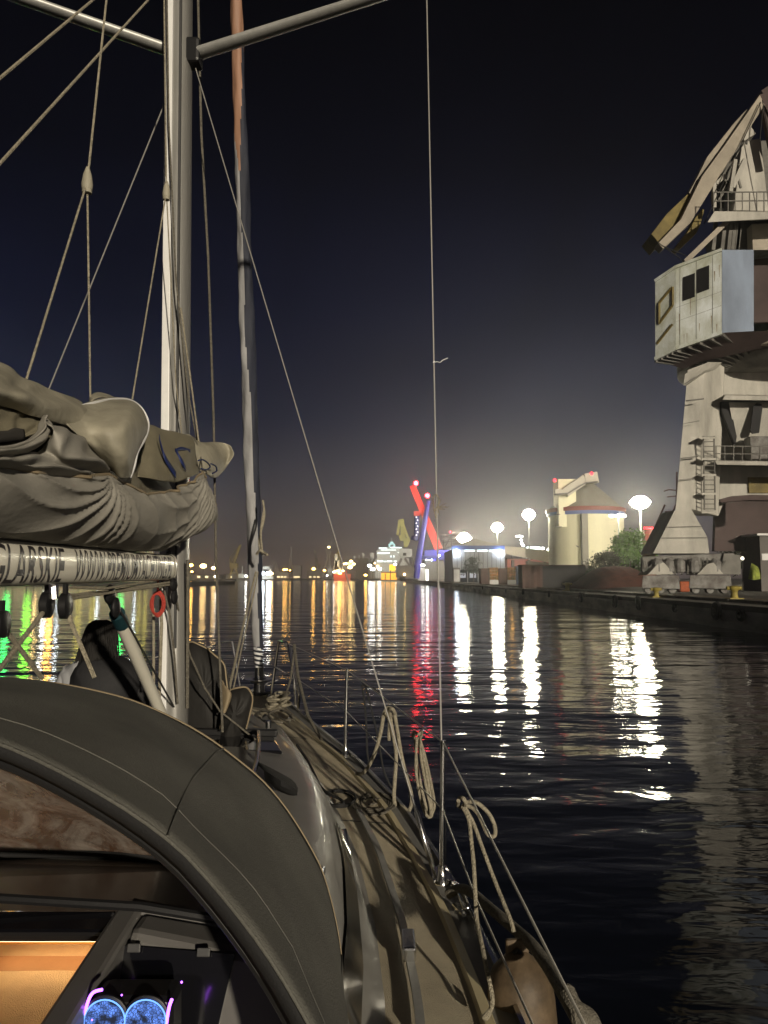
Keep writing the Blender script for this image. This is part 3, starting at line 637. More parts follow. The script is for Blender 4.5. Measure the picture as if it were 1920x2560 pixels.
# --- silo
cx = PY(1466, 1400, 172).x; R = (1466 - 1374) / 1920 * 172; z1 = PY(1487, 1270, 164).z
t = thing('storage_silo', 'big round pale storage silo with a conical roof and blue band', 'silo', (cx, 172, QZ))
q = MB(); q.lathe((cx, 172, QZ), [(R, 0), (R, z1 - QZ - 1.2)], 72); q.build('wall', M['silo'], t, smooth=True)
q = MB(); q.lathe((cx, 172, z1 - 1.2), [(R + .25, 0), (R + .25, .75)], 72); q.build('blue_band', M['blueband'], t, smooth=True)
q = MB(); q.lathe((cx, 172, z1 - .45), [(R + .5, 0), (R + .5, .8), (R - .2, 1.0)], 72); q.build('red_rim', M['redband'], t, smooth=True)
za = PY(1487, 1198, 172).z
q = MB(); q.lathe((cx, 172, z1 + .4), [(R, 0), (.8, za - z1 - .4)], 72); q.build('roof', M['siloroof'], t, smooth=True)
yw = 172 - math.sqrt(max(R*R - (PY(1460,1400,162).x - cx)**2, 1))
q = MB(); x0 = PY(1453,1400,yw).x; x1 = PY(1468,1400,yw).x; q.box(x0, x1, yw - 1.3, yw + .6, QZ, z1 - 1.25); q.build('pilaster', M['siloroof'], t)
q = MB(); xs = PY(1386,1400,171).x; xe = PY(1430,1400,171).x; zt2 = PY(1400,1200,168).z; q.box(xs, xe, 166, 171, z1 - 4, zt2); q.build('lift_tower', M['silo'], t, bevel=.1)
q = MB(); q.bar(PY(1386,1230,165), PY(1414,1232,165), 1.6, 1.2); q.bar(PY(1412,1232,165), PY(1462,1198,165), 1.8, 2.0); q.bar(PY(1460,1199,165), PY(1492,1194,165), 2.2, 2.3); q.build('roof_conveyor', M['roofw'], t)
q = MB(); q.bar(PY(1388,1236,164), PY(1418,1234,164), 1.9, .25); q.bar(PY(1418,1234,164), PY(1462,1208,164), 1.9, .25); q.bar(PY(1462,1208,164), PY(1492,1205,164), 1.9, .25); q.build('walkway', M['mid'], t)
for px, py in ((1387, 1201), (1479, 1184)):
    q = MB(); q.ball(PY(px, py, 164), .35, 8, 6); q.build('beacon', M['L_reds'], t)
q = MB()
for (px0, py0, px1, py1) in ((1388,1317,1404,1317), (1440,1364,1447,1368), (1384,1286,1400,1286)): q.bar(PY(px0,py0,161.2), PY(px1,py1,161.2), .2, .15)
q.build('fitting', M['dark'], t)

# --- conveyor shed left of the silo
t = thing('conveyor_gallery', 'low sloping pale conveyor gallery leading into the silo', 'conveyor', (PY(1320,1440,182).x, 182, QZ))
q = MB(); q.hexa(PP([(1262,1384),(1376,1407)], 180) + PP([(1376,1407),(1262,1384)], 184), PP([(1262,1364),(1376,1378)], 180) + PP([(1376,1378),(1262,1364)], 184)); q.build('gallery', M['roofw'], t)
q = MB()
for px in (1282, 1322, 1362): q.box(PY(px,1400,182).x - .3, PY(px,1400,182).x + .3, 181.5, 182.5, QZ, PY(px,1400,182).z)
q.build('trestle', M['mid'], t)
q = MB(); q.pxprism([(1320,1402),(1374,1408),(1374,1432),(1320,1432)], 178, 3); q.build('lower_shed', M['mid'], t)

# --- blue and grey warehouse
Yw = 215
t = thing('warehouse', 'grey warehouse with a blue roof edge and two bright wall lamps', 'warehouse', (PY(1196,1440,Yw).x, Yw, QZ))
q = MB(); x0 = PY(1132,1400,Yw).x; x1 = PY(1262,1400,Yw).x; zz = PY(1196,1373,Yw).z
q.box(x0, x1, Yw, Yw + 30, QZ, zz); q.build('wall', M['shed'], t)
q = MB(); q.box(x0 - .3, x1 + .2, Yw - .3, Yw + .3, zz - .1, zz + 1.0); q.build('roof_edge', M['blueband'], t)
q = MB(); q.prism([(x0, Yw + .31, zz + .9), (x1, Yw + .31, zz + .9), (x0 + 6, Yw + .31, zz + 3.0)], (0, 29, 0)); q.build('roof', M['roofw'], t)
for i, px in enumerate((1140, 1174, 1206, 1236)):
    q = MB(); a = PY(px, 1376, Yw - .2); 
    if i: q.box(a.x - 1.4, a.x + 1.4, Yw - .15, Yw - .02, a.z - .25, a.z + .15); q.build('strip_window', M['L_win'], t)
for px in (1156, 1182):
    q = MB(); a = PY(px, 1430, Yw); q.box(a.x - 1.3, a.x + 1.3, Yw - .08, Yw - .02, QZ, QZ + 3.4); d = q.build('dock_door', M['coal'], t)
    q = MB(); q.box(a.x - .9, a.x + .9, Yw - .14, Yw - .1, QZ + 1.2, QZ + 2.6); q.build('lit_panel', mat('pale_panel', (.6,.6,.65), .5, emit=(.8,.85,1), estr=.35), d)
q = MB()
for i in range(1, 12):
    x = x0 + (x1 - x0) * i / 12; q.box(x - .06, x + .06, Yw - .05, Yw - .01, QZ, zz - .15)
q.build('cladding_joint', M['mid'], t)
for px in (1141, 1250):
    q = MB(); q.ball(PY(px, 1380, Yw - .9), .62, 10, 8); q.build('wall_lamp', lamp('wall_lamp_glass', (.75,.85,1), 55) if px == 1141 else bpy.data.materials['wall_lamp_glass'], t)
# plinth tank beside it
t = thing('transformer_box', 'narrow pale cabinet at the left corner of the grey warehouse', 'cabinet', (PY(1141,1440,200).x, 200, QZ))
q = MB(); a = PY(1141,1430,200).x; q.box(a - .9, a + .9, 199, 201, QZ, PY(1141,1419,200).z); q.build('cabinet_body', M['mid'], t, bevel=.05)
q = MB(); q.box(a - .7, a + .7, 198.9, 198.98, QZ + .3, PY(1141,1424,200).z); q.build('door', M['shed'], t)
# pallet stacks of coloured sacks
colm = mat('mixed_sacks', (.45,.20,.08), .8, col2=(.10,.12,.05), vscale=1.3)
for (px0, px1, l) in ((1202, 1246, 'left stack of colourful pallets and a brown crate in front of the warehouse'), (1247, 1290, 'right stack of colourful pallets beside the small blue container')):
    Y = 150; a = PY(px0,1440,Y).x; b = PY(px1,1440,Y).x; zt3 = PY(px0,1418,Y).z; m_ = a + (b - a) * .52
    t = thing('pallet_stack', l, 'pallet stack', ((a+b)/2, Y, QZ), 'pallet stacks')
    q = MB(); q.box(a, m_ - .05, Y, Y + 3, QZ, zt3 - .2); q.build('crate', M['rust'], t, bevel=.1)
    q = MB()
    for i in range(5):
        for j in range(4):
            xx = m_ + (b - m_) * i / 5; z0 = QZ + .9 + j * (zt3 - QZ - .9) / 4
            q.box(xx + .03, xx + (b - m_) / 5 - .03, Y + random.uniform(0,.2), Y + 2.8, z0, z0 + (zt3 - QZ - .9) / 4 - .05)
    q.build('sacks', colm, t, bevel=.06)
    q = MB(); q.box(m_, b, Y - .05, Y + 2.8, QZ, QZ + .85); q.build('pallet_base', M['shed'], t)
t = thing('blue_container', 'small blue-grey container between the pallets and the rusty container', 'container', (PY(1298,1440,150).x, 150, QZ))
q = MB(); q.box(PY(1292,1440,150).x, PY(1306,1440,150).x, 150, 152, QZ, PY(1298,1415,150).z); q.build('body', mat('bluegrey', (.22,.27,.42), .7, var=.2), t, bevel=.05)
q = MB(); q.box(PY(1294,1440,150).x, PY(1304,1440,150).x, 149.9, 149.96, QZ + .2, PY(1298,1419,150).z); q.build('door', mat('bluegrey2', (.26,.31,.45), .7), t)

# --- floodlight masts
def flood(px, py, Y, label, heads=8, size=.42, r=.95, ex=1.0, m='L_flood'):
    p = PY(px, py, Y)
    t = thing('floodlight_mast', label, 'floodlight', (p.x, Y, QZ), 'tall floodlight masts on the quay')
    q = MB(); q.tube([(p.x, Y, QZ), (p.x, Y, p.z)], [.26, .15], 8); q.build('pole', M['shipw'], t, smooth=True)
    q = MB(); q.lathe((p.x, Y, p.z - .2), [(.3, 0), (r, .1), (r, .25), (.3, .35)], 16); q.build('head_ring', M['cgrey'], t)
    q = MB(); q.ball((p.x, Y, p.z), r * 1.06, 20, 14, (1, 1, ex)); q.build('lamp_glare', M[m], t, smooth='full')  # glowing ball sized to the glare around the lamps
    for i in range(heads):
        a = 2 * math.pi * (i + .25) / heads; c = Vector((p.x + math.cos(a) * r, Y + math.sin(a) * r, p.z - .02))
        q = MB(); q.ball(c, size, 8, 6, (1.0, 1.0, .9)); q.build('lamp', M[m], t)
flood(1600, 1256, 132, 'floodlight mast with the largest and brightest lamp, right of the silo', 8, .34, 1.45, .72)
flood(1322, 1287, 185, 'tall floodlight mast just left of the silo', 8, .36, 1.3, .95)
flood(1243, 1319, 235, 'floodlight mast rising behind the right end of the warehouse roof', 8, .42, 1.45, .95)
flood(1160, 1345, 297, 'lowest and farthest floodlight glaring over the left end of the warehouse roof', 8, .6, 2.3, .8)
t = thing('street_lamp', 'slender two-armed lamp post lit in front of the silo', 'lamp post', (PY(1546,1440,128).x, 128, QZ), 'lamp masts')
p = PY(1546, 1294, 128)
q = MB(); q.tube([(p.x, 128, QZ), p], [.16, .1], 8); q.build('pole', M['shipw'], t)
q = MB(); q.bar(PY(1528,1290,128), PY(1562,1289,128), .12, .12); q.build('arm', M['mid'], t)
for px, py, s in ((1529, 1290, .28), (1543, 1289, .2), (1552, 1288, .30), (1561, 1290, .2)):
    q = MB(); q.ball(PY(px, py, 127.8), s, 8, 6, (1.4,1,.8)); q.build('lamp', M['L_flood'], t)
# control tower with red rail lamps
t = thing('beacon_tower', 'slim tower with a row of red lamps behind the crane stairs', 'tower', (PY(1622,1440,190).x, 190, QZ))
q = MB(); a = PY(1615,1400,190).x; b = PY(1640,1400,190).x; q.box(a, b, 190, 193, QZ, PY(1620,1324,190).z); q.build('shaft', mat('tower_paint', (.30,.10,.07), .8, var=.3), t)
q = MB(); q.box(a - .6, b + .6, 189.5, 193.5, PY(1620,1325,190).z, PY(1620,1322,190).z); q.build('deck', M['mid'], t)
for i in range(5):
    q = MB(); q.ball(PY(1611 + i * 6.5, 1320, 189), .26, 8, 6); q.build('lamp', M['L_reds'], t)
q = MB(); q.ball(PY(1624, 1344, 189.4), .2, 8, 6); q.build('lamp', M['L_reds'], t)

# --- red and blue crane
Yc = 300
t = thing('harbour_crane', 'slender harbour crane with a red jib crossing a blue mast', 'crane', (PY(1046,1440,Yc).x, Yc, QZ))
q = MB(); q.hexa(PP([(1087,1376),(1105,1368)], Yc) + PP([(1105,1368),(1087,1376)], Yc+3), PP([(1024,1216),(1038,1212)], Yc) + PP([(1038,1212),(1024,1216)], Yc+3)); q.build('jib', M['redp'], t)
q = MB(); q.tube([PY(1041,1446,Yc-3), PY(1046,1400,Yc-3)], [1.1, 1.2], 10); q.tube([PY(1042,1420,Yc-3), PY(1053,1355,Yc-3), PY(1071,1252,Yc-3)], [1.25, 1.15, .8], 10); q.build('mast', M['bluep'], t, smooth=True)
q = MB(); q.tube([PY(1036,1350,Yc-5), PY(1037,1340,Yc-5)], [1.5, 1.2], 10); q.tube([PY(1042,1288,Yc-1), PY(1040,1352,Yc-1)], 1.0, 8); hb2 = q.build('hook_block', mat('deep_blue', (.02,.025,.14), .6), t)
q = MB(); q.bar(PY(1042,1278,Yc-1), PY(1042,1290,Yc-1), 2.4, 2.4); q.build('hoist_frame', M['redp'], t)
for i in range(7):
    q = MB(); q.ball(PY(1041 + (i % 2) * 3, 1293 + i * 7.5, Yc - 2.2), .28, 6, 5); q.build('jib_lamp', lamp('dim_white', (1,.9,.95), 3) if i == 0 else bpy.data.materials['dim_white'], t)
q = MB(); q.pxprism([(1062,1376),(1080,1374),(1130,1376),(1128,1390),(1060,1392)], Yc, 6); q.build('cab', M['bluep'], t)
q = MB(); q.pxprism([(1046,1390),(1126,1388),(1126,1400),(1046,1398)], Yc - .4, 4); q.build('portal_beam', mat('portal_blue', (.03,.03,.16), .7), t)
for px in (1113, 1120):
    q = MB(); q.bar(PY(px,1400,Yc-1), PY(px+2,1444,Yc-1), .9, .9); q.build('portal_leg', M['bluep'], t)
for px, py in ((1040,1208), (1068.5,1239)):
    q = MB(); q.ball(PY(px, py, Yc - 4), .85, 10, 8); q.build('beacon', M['L_red'], t)
for px, py, s in ((1097, 1389, .45), (1079, 1400, .28)):
    q = MB(); q.ball(PY(px, py, Yc - 2), s, 8, 6); q.build('work_lamp', M['L_cool'], t)
q = MB(); q.box(PY(1078,1400,Yc).x, PY(1088,1400,Yc).x, Yc-.6, Yc-.5, PY(1,1402,Yc).z, PY(1,1398,Yc).z); q.build('blue_sign', lamp('blue_sign', (.1,.1,1), 4), t)
# grey shed behind and lit huts
t = thing('grey_shed', 'dim grey shed behind the red and blue crane', 'shed', (PY(1090,1440,320).x, 320, QZ))
q = MB(); a = PY(1062,1400,320).x; b = PY(1118,1400,320).x; q.box(a, b, 320, 330, QZ, PY(1,1402,320).z); q.build('wall', M['mid'], t)
q = MB(); q.prism([(a - .5, 319.6, PY(1,1402,320).z), (b + .5, 319.6, PY(1,1402,320).z), ((a+b)/2, 319.6, PY(1,1398,320).z)], (0, 11, 0)); q.build('roof', M['dark'], t)
q = MB(); q.box(PY(1065,1440,319).x, PY(1071,1440,319).x, 319.5, 319.8, QZ, QZ + 4.6); q.build('doorway', lamp('bright_doorway', (1,.95,.8), 6), t)
q = MB(); q.ball(PY(1067,1398,318), .5, 8, 6); q.build('lamp', M['L_cool'], t); q = MB(); q.ball(PY(1072,1397,318), .5, 8, 6); q.build('lamp', M['L_cool'], t)
t = thing('pale_hut', 'small pale hut at the foot of the blue crane mast', 'hut', (PY(1054,1440,310).x, 310, QZ))
q = MB(); a = PY(1046,1400,310).x; b = PY(1062,1400,310).x; q.box(a, b, 310, 314, QZ, PY(1,1419,310).z); q.build('wall', M['shed'], t)
q = MB(); q.box(a - .2, b + .2, 309.7, 314.3, PY(1,1419,310).z, PY(1,1417.5,310).z); q.build('roof', M['dark'], t)
q = MB(); q.ball(PY(1057,1413,308), .55, 8, 6, (1.5,1,.8)); q.build('lamp', M['L_white'], t)
# rusty machinery on quay
for i, (px, w_, h_, l) in enumerate(((1122, 16, 13, 'orange-brown heap of machinery beside the narrow cabinet'), (1006, 10, 8, 'low pale heap near the far tip of the quay'))):
    Y = 290; a = PY(px, 1440, Y).x
    t = thing('scrap_heap', l, 'scrap heap', (a, Y, QZ))
    q = MB(); rr = random.Random(i)
    for k_ in range(26):
        c = (a + rr.uniform(-1, 1) * w_ * .08, Y + rr.uniform(-1, 1), QZ + rr.random() ** 1.5 * h_ * .15); s = rr.uniform(.25, .7); q.box(c[0]-s, c[0]+s, c[1]-s, c[1]+s, c[2], c[2]+s)
    q.build('scrap', M['rust'] if i == 0 else M['mid'], t)
# pair of lamp posts by quay left of warehouse
for px, py, Y, l in ((1128, 1378, 240, 'white lamp post left of the warehouse wall lamp'), (1120, 1383, 262, 'dimmer white lamp post beside the red jib foot')):
    p = PY(px, py, Y); t = thing('street_lamp', l, 'lamp post', (p.x, Y, QZ), 'lamp masts')
    q = MB(); q.tube([(p.x, Y, QZ), p], .15, 6); q.build('pole', M['shipw'], t)
    q = MB(); q.ball(p, .42, 8, 6); q.build('lamp', M['L_cool'], t)

# --- yellow-green level-luffing crane on a pedestal
Y = 420; t = thing('dock_crane', 'yellow-green dock crane with a folded jib on a white pedestal', 'crane', (PY(1015,1440,Y).x, Y, QZ))
for a, b, wd in (((1005,1298),(1008,1352),2.2), ((999,1300),(994,1338),1.4), ((1003,1300),(1012,1352),1.6), ((1004,1300),(1020,1345),1.2), ((1000,1338),(1004,1352),1.6)):
    q = MB(); q.bar(PY(*a, Y), PY(*b, Y), wd, wd); q.build('jib', M['yg'], t)
q = MB(); q.pxprism([(1009,1352),(1022,1340),(1026,1352),(1018,1368),(1010,1368)], Y, 3); q.build('turret', M['yg'], t)
q = MB(); q.pxprism([(999,1372),(1030,1372),(1031,1392),(1004,1394),(997,1386)], Y, 6); hh = q.build('house', M['shipw'], t)
q = MB(); q.pxprism([(1008,1382),(1016,1382),(1016,1389),(1008,1389)], Y - .3, .2); q.build('window', M['pane'], hh)
for a, b in (((1004,1396),(993,1420)), ((1030,1394),(1036,1420)), ((1012,1396),(1024,1414))):
    q = MB(); q.bar(PY(*a, Y), PY(*b, Y), 1.2, 1.2); q.build('leg', M['mid'], t)
q = MB(); q.pxprism([(1010,1396),(1022,1396),(1024,1412),(1008,1412)], Y, 3); q.build('column', M['shipw'], t)
q = MB(); q.pxprism([(992,1414),(1034,1414),(1036,1444),(990,1444)], Y, 6); q.build('pedestal', M['mid'], t)
q = MB(); q.ball(PY(1011,1436,Y-1), .6, 8, 6); q.build('lamp', M['L_amber'], t)
# --- lit cruise ship
Y = 640; t = thing('passenger_ship', 'white passenger ship with rows of lit decks and a glowing funnel', 'ship', (PY(970,1440,Y).x, Y, 0))
def lvl(x0, x1, y0, y1, m, nm, dy=0, th=14, par=None):
    q = MB(); a = PY(x0, y1, Y); b = PY(x1, y0, Y); q.box(a.x, b.x, Y + dy, Y + dy + th, a.z, b.z); return q.build(nm, m, par or t)
lvl(938, 1012, 1398, 1446, M['shipw'], 'hull'); lvl(942, 1010, 1376, 1398, M['shipw'], 'superstructure', 2); lvl(946, 1006, 1368, 1376, M['shipw'], 'upper_deck', 4)
for (x0, x1, y0, y1) in ((944, 974, 1381, 1384), (947, 968, 1368.5, 1371), (976, 1004, 1367, 1369.5), (952, 990, 1374, 1375.6), (943, 958, 1401, 1405), (961, 964, 1402, 1405), (967, 980, 1401.5, 1404.5), (984, 992, 1402, 1404), (976, 979, 1389, 1393), (983, 986, 1389, 1393), (994, 1002, 1380, 1382)):
    lvl(x0, x1, y0, y1, M['L_win'], 'lit_deck', -.3 if y0 > 1385 else 1.4 if y0 > 1376 else 3.4, .3)
q = MB(); q.pxprism([(971,1360),(977,1360),(975,1369),(972,1369)], Y + 6, 3); q.pxprism([(983,1360),(988,1360),(987,1369),(983,1369)], Y + 6, 3); q.pxprism([(974,1358),(979,1353),(985,1358),(984,1361),(975,1361)], Y + 6, 3); q.build('funnel', lamp('lit_funnel', (.6,1,.95), 1.6), t)
q = MB(); q.bar(PY(979,1353,Y+7), PY(979,1344,Y+7), .5); q.build('mast', M['shipw'], t)
# --- dark hulk left of the ship, white tower, lit yard
Y = 560
def block(px0, px1, pyt, Yb, m, name, label, cat, depth=12, grp=None, z0=1.0, roof=True):
    t = thing(name, label, cat, (PY((px0+px1)/2, 1440, Yb).x, Yb, z0), grp)
    q = MB(); a = PY(px0, pyt, Yb); b = PY(px1, pyt, Yb); q.box(a.x, b.x, Yb, Yb + depth, z0, a.z); q.build('wall', m, t)
    if roof:
        q = MB(); q.box(a.x - .3, b.x + .3, Yb - .3, Yb + depth + .3, a.z, a.z + .5); q.build('roof', M['dark'], t)
    return t
t = block(889, 921, 1396, 720, M['dark'], 'dark_warehouse', 'tall dark block left of the lit passenger ship', 'building')
q = MB(); q.bar(PY(908,1396,719), PY(908,1383,719), 1.4); q.bar(PY(898,1396,719), PY(898,1388,719), 1.2); q.bar(PY(886,1396,719), PY(886,1390,719), 1.6); q.build('chimney', M['shipw'], t)
t = block(921, 936, 1400, 700, M['shipw'], 'white_tower', 'pale stepped tower between the dark block and the passenger ship', 'building')
q = MB(); a = PY(928,1382,700); q.box(a.x - 1.2, a.x + 2.6, 700, 706, PY(928,1400,700).z + .6, a.z); q.build('upper_tower', M['shipw'], t)
t = block(953, 992, 1432, 470, M['L_or2'], 'orange_lit_shed', 'low shed glowing orange below the passenger ship', 'shed', 6)
q = MB(); a = PY(974,1412,469); b = PY(988,1412,469); q.box(a.x, b.x, 469, 475, PY(1,1428,469).z, a.z); q.build('lit_gable', lamp('amber_wall', (1,.6,.04), 3.2), t)
q = MB(); q.box(PY(962,1,468).x, PY(964,1,468).x, 468.5, 469, 1, PY(1,1434,468).z); q.box(PY(974,1,468).x, PY(976,1,468).x, 468.4, 468.9, 1, PY(1,1425,468).z); q.box(PY(974,1,468).x, PY(989,1,468).x, 468.3, 468.6, PY(1,1427,468).z, PY(1,1426,468).z); q.build('frame', M['dark'], t)
# lamps along the far yards
def post(px, py, Y, m, s, label, ps=.35, grp='lamp posts along the far shore'):
    p = PY(px, py, Y); t = thing('street_lamp', label, 'lamp post', (p.x, Y, 1.0), grp)
    q = MB(); q.tube([(p.x, Y, 1.0), p], [ps*.6, ps*.4], 6); q.build('pole', M['mid'], t)
    q = MB(); q.ball(p, s, 8, 6, (1.25, 1, .8)); q.build('lamp', M[m], t)
    return t
for a in ((924,1414,600,'L_white',1.3,'left of two glaring white lamps below the pale stepped tower'),
          (932,1423,600,'L_white',1.4,'right and lower of two glaring white lamps below the pale stepped tower'),
          (944,1416,640,'L_amber',1.0,'upper lamp of the cluster under the bow of the passenger ship'),
          (949,1422,600,'L_white',1.3,'brightest lamp of the cluster under the bow of the passenger ship'),
          (938,1408,650,'L_amber',.8,'faint amber lamp above the cluster by the passenger ship'),
          (988,1411,500,'L_white',.8,'white lamp above the orange lit gable'),
          (875,1418,620,'L_amber',1.5,'bright yellow-white lamp beside the red hulled ship'),
          (914,1438,700,'L_orange',1.1,'low orange lamp at the water left of the two white lamps'),
          (784,1422,720,'L_orange',1.3,'large orange lamp standing alone on the middle of the far shore'),
          (811,1426,720,'L_orange',1.0,'smaller orange lamp right of the lone large orange one'),
          (710,1424,720,'L_orange',.9,'left of a close pair of orange lamps right of the furled sail'),
          (716,1424,720,'L_orange',.9,'right of a close pair of orange lamps right of the furled sail'),
          (725,1426,700,'L_orange',.6,'faint orange lamp on a thick pole right of the close orange pair'),
          (819,1439,690,'L_white',.8,'low white lamp at the stern of the red ship'),
          (477,1413,560,'L_orange',1.3,'orange street lamp nearest the mast on the left shore'),
          (508,1415,560,'L_amber',1.9,'brightest orange street lamp on the left shore'),
          (534,1420,600,'L_amber',1.4,'orange street lamp furthest from the mast on the left shore'),
          (480,1429,560,'L_orange',.7,'low orange lamp beside the mast at the water'),
          (539,1441,540,'L_white',.6,'tiny white lamp low on the water of the left shore'),
          (615,1440,560,'L_white',.7,'tiny white lamp at the stern of the pale barge'),
          (655,1433,600,'L_cool',1.7,'bright white lamp at the left end of the lit ferry'),
          (672,1433,600,'L_white',1.7,'bright white lamp in the middle of the lit ferry'),
          (679,1434,610,'L_amber',1.1,'amber lamp at the right end of the lit ferry')): post(*a)
# far cranes
def lcrane(px, pyb, tip, Y, m, label, boom_from, wd=1.6, base=14):
    t = thing('shipyard_crane', label, 'crane', (PY(px, 1440, Y).x, Y, 1.0), 'cranes on the far shore')
    b = PY(px, 1440, Y); b.z = 1.0; j = PY(*boom_from, Y)
    q = MB(); q.bar(b - Vector((base*.25,0,0)), Vector((j.x - 1, Y, j.z - 3)), wd, wd); q.bar(b + Vector((base*.25,0,0)), Vector((j.x + 1, Y, j.z - 3)), wd, wd); q.bar((b.x - base*.18, Y, b.z + (j.z-b.z)*.4), (b.x + base*.18, Y, b.z + (j.z-b.z)*.4), wd*.7); q.build('portal', m, t)
    q = MB(); q.box(j.x - 3, j.x + 3, Y - 2, Y + 2, j.z - 3.5, j.z + .5); q.build('cab', m, t)
    q = MB(); T_ = PY(*tip, Y); q.bar(j, T_, wd, wd); q.bar(j + Vector((-2.5,0,0)), (j + Vector((-2.5,0,0))).lerp(T_, .97), wd*.4, wd*.4); q.build('jib', m, t)
    q = MB(); a = j + Vector((-3, 0, (T_.z - j.z) * .35)); q.bar(j + Vector((-3,0,0)), a, wd*.6); q.bar(a, T_, wd*.25); q.build('stay', m, t)
    return t
lcrane(585, 1440, (601, 1362), 600, M['cyellow'], 'yellow shipyard crane with a raised jib left of the furled sail', (585, 1410), 1.5, 16)
lcrane(692, 1440, (690, 1402), 900, M['mid'], 'faint short crane just right of the furled sail', (692, 1422), 1.5, 20)
lcrane(730, 1440, (728, 1368), 900, M['mid'], 'faint tall thin crane above the close pair of orange lamps', (730, 1415), 1.7, 20)
lcrane(797, 1440, (786, 1374), 900, M['mid'], 'faint leaning crane above the lone orange lamp', (795, 1412), 1.9, 22)
lcrane(818, 1440, (830, 1344), 860, M['mid'], 'tall faint crane with its jib end lit above the red ship', (822, 1378), 1.5, 16)
q_ = post(822, 1368, 840, 'L_amber', 1.2, 'lit lamp hanging high on the tall faint crane')
lcrane(842, 1440, (846, 1378), 760, M['cyellow'], 'dim yellow crane standing behind the red hulled ship', (843, 1394), 2.4, 16)
# boats and ferries
def boat(px0, px1, Y, h, m, mh, label, sup=None):
    a, b = PY(px0, 1440, Y).x, PY(px1, 1440, Y).x; c = (a+b)/2
    t = thing('moored_ship', label, 'ship', (c, Y, 0))
    q = MB(); q.hexa([(a + (b-a)*.06, Y, 0), (b - (b-a)*.06, Y, 0), (b - (b-a)*.06, Y + 8, 0), (a + (b-a)*.06, Y + 8, 0)], [(a, Y - .5, h), (b, Y - .5, h), (b, Y + 8.5, h), (a, Y + 8.5, h)]); q.build('hull', mh, t)
    for i, (u0, u1, hh) in enumerate(sup or [(.2, .7, 3)]):
        q = MB(); q.box(a + (b-a)*u0, a + (b-a)*u1, Y + 1, Y + 7, h + .02 + (3 * i if i else 0), h + hh); q.build('deckhouse', m, t)
    q = MB(); q.bar((c, Y + 4, h), (c, Y + 4, h + 9), .3); q.build('mast', m, t)
    return t
boat(833, 878, 620, 5, M['shipw'], M['shipr'], 'red hulled ship with a white wheelhouse and work lamps', [(.02, .4, 6), (.05, .32, 11), (.08, .22, 16)])
t = bpy.data.objects['moored_ship']
for px, py, m_, s in ((860,1410,'L_amber',.9), (866,1409,'L_amber',1.0), (871,1409,'L_yel',1.3), (878,1403,'L_amber',1.0), (884,1410,'L_amber',1.0), (880,1413,'L_yel',1.2), (838,1428,'L_amber',.7), (845,1427,'L_amber',1.0), (857,1427,'L_amber',.8), (850,1433,'L_orange',1.0), (834,1430,'L_white',.5)):
    q = MB(); q.ball(PY(px, py, 616), s, 8, 6, (1.4,1,.8)); q.build('deck_lamp', M[m_], t)
q = MB(); q.box(PY(857,1,619).x, PY(873,1,619).x, 618.8, 619.3, PY(1,1434,619).z, PY(1,1427,619).z); q.build('lit_side', lamp('red_lit_side', (1,.12,.04), 1.2), t)
boat(650, 682, 610, 3, M['shipw'], M['shipw'], 'small white lit ferry just right of the furled sail', [(.1, .85, 6), (.2, .7, 8)])
boat(590, 616, 560, 2, M['shipw'], M['mid'], 'low pale barge in front of the yellow shipyard crane')
boat(818, 832, 660, 4, M['shipw'], M['mid'], 'small grey boat at the stern of the red hulled ship', [(.1,.8,6)])
# sheds and dim buildings on the far shore
for i, (px0, px1, pyt, Y, l) in enumerate(((690, 722, 1431, 760, 'long orange-lit shed right of the furled sail'), (733, 752, 1414, 880, 'dim boxy building behind the close pair of orange lamps'),
    (560, 640, 1436, 700, 'low dim shed row behind the pale barge'), (482, 556, 1438, 640, 'low dark sheds along the left shore by the orange lamps'),
    (768, 806, 1428, 860, 'dim wide building behind the lone large orange lamp'), (886, 960, 1434, 740, 'low brown sheds at the foot of the tall dark block'), (640, 690, 1436, 800, 'low dim shed behind the lit ferry'),
    (300, 470, 1432, 620, 'long dark shed on the left shore hidden mostly behind the mast'))):
    t = block(px0, px1, pyt, Y, M['mid'] if i != 0 else M['mid'], 'shore_shed', l, 'shed', 14)
    q = MB()
    for k_ in range(3):
        px = px0 + (px1 - px0) * (.2 + .27 * k_); a = PY(px, 1440, Y - .1); q = MB(); q.box(a.x - 1.2, a.x + 1.2, Y - .5, Y - .1, 2, 3.6); q.build('lit_window', M['L_winw'], t)
# structures to the right, far behind
t = block(1322, 1350, 1366, 420, M['L_win'], 'lit_superstructure', 'small bright superstructure glimpsed over the conveyor gallery', 'building', 8)
t = block(1268, 1378, 1398, 400, mat('red_lit_wall', (.30,.06,.04), .8), 'reddish_building', 'dim reddish building low behind the conveyor gallery', 'building', 10)
for px, py, l in ((1356,1371,'lamp right of the bright superstructure over the gallery'), (1372,1374,'lamp closest to the silo above the conveyor gallery'), (1352,1380,'small amber lamp over the conveyor gallery'), (1278,1370,'amber lamp in front of the stepped lamp tower')):
    post(px, py, 380, 'L_white' if py != 1380 and px != 1278 else 'L_orange', .7, l)
t = thing('lamp_tower', 'thin tower of stepped white lamps between two floodlight masts', 'tower', (PY(1300,1440,420).x, 420, QZ))
q = MB(); a = PY(1303,1440,420); q.tube([(a.x, 420, QZ), PY(1303,1340,420)], .5, 6); q.build('column', M['mid'], t)
for px, py in ((1293,1341),(1299,1340),(1304,1341),(1303,1350),(1304,1358),(1308,1364)):
    q = MB(); q.ball(PY(px, py, 418), .5, 8, 6, (1.4,1,.7)); q.build('lamp', M['L_white'], t)
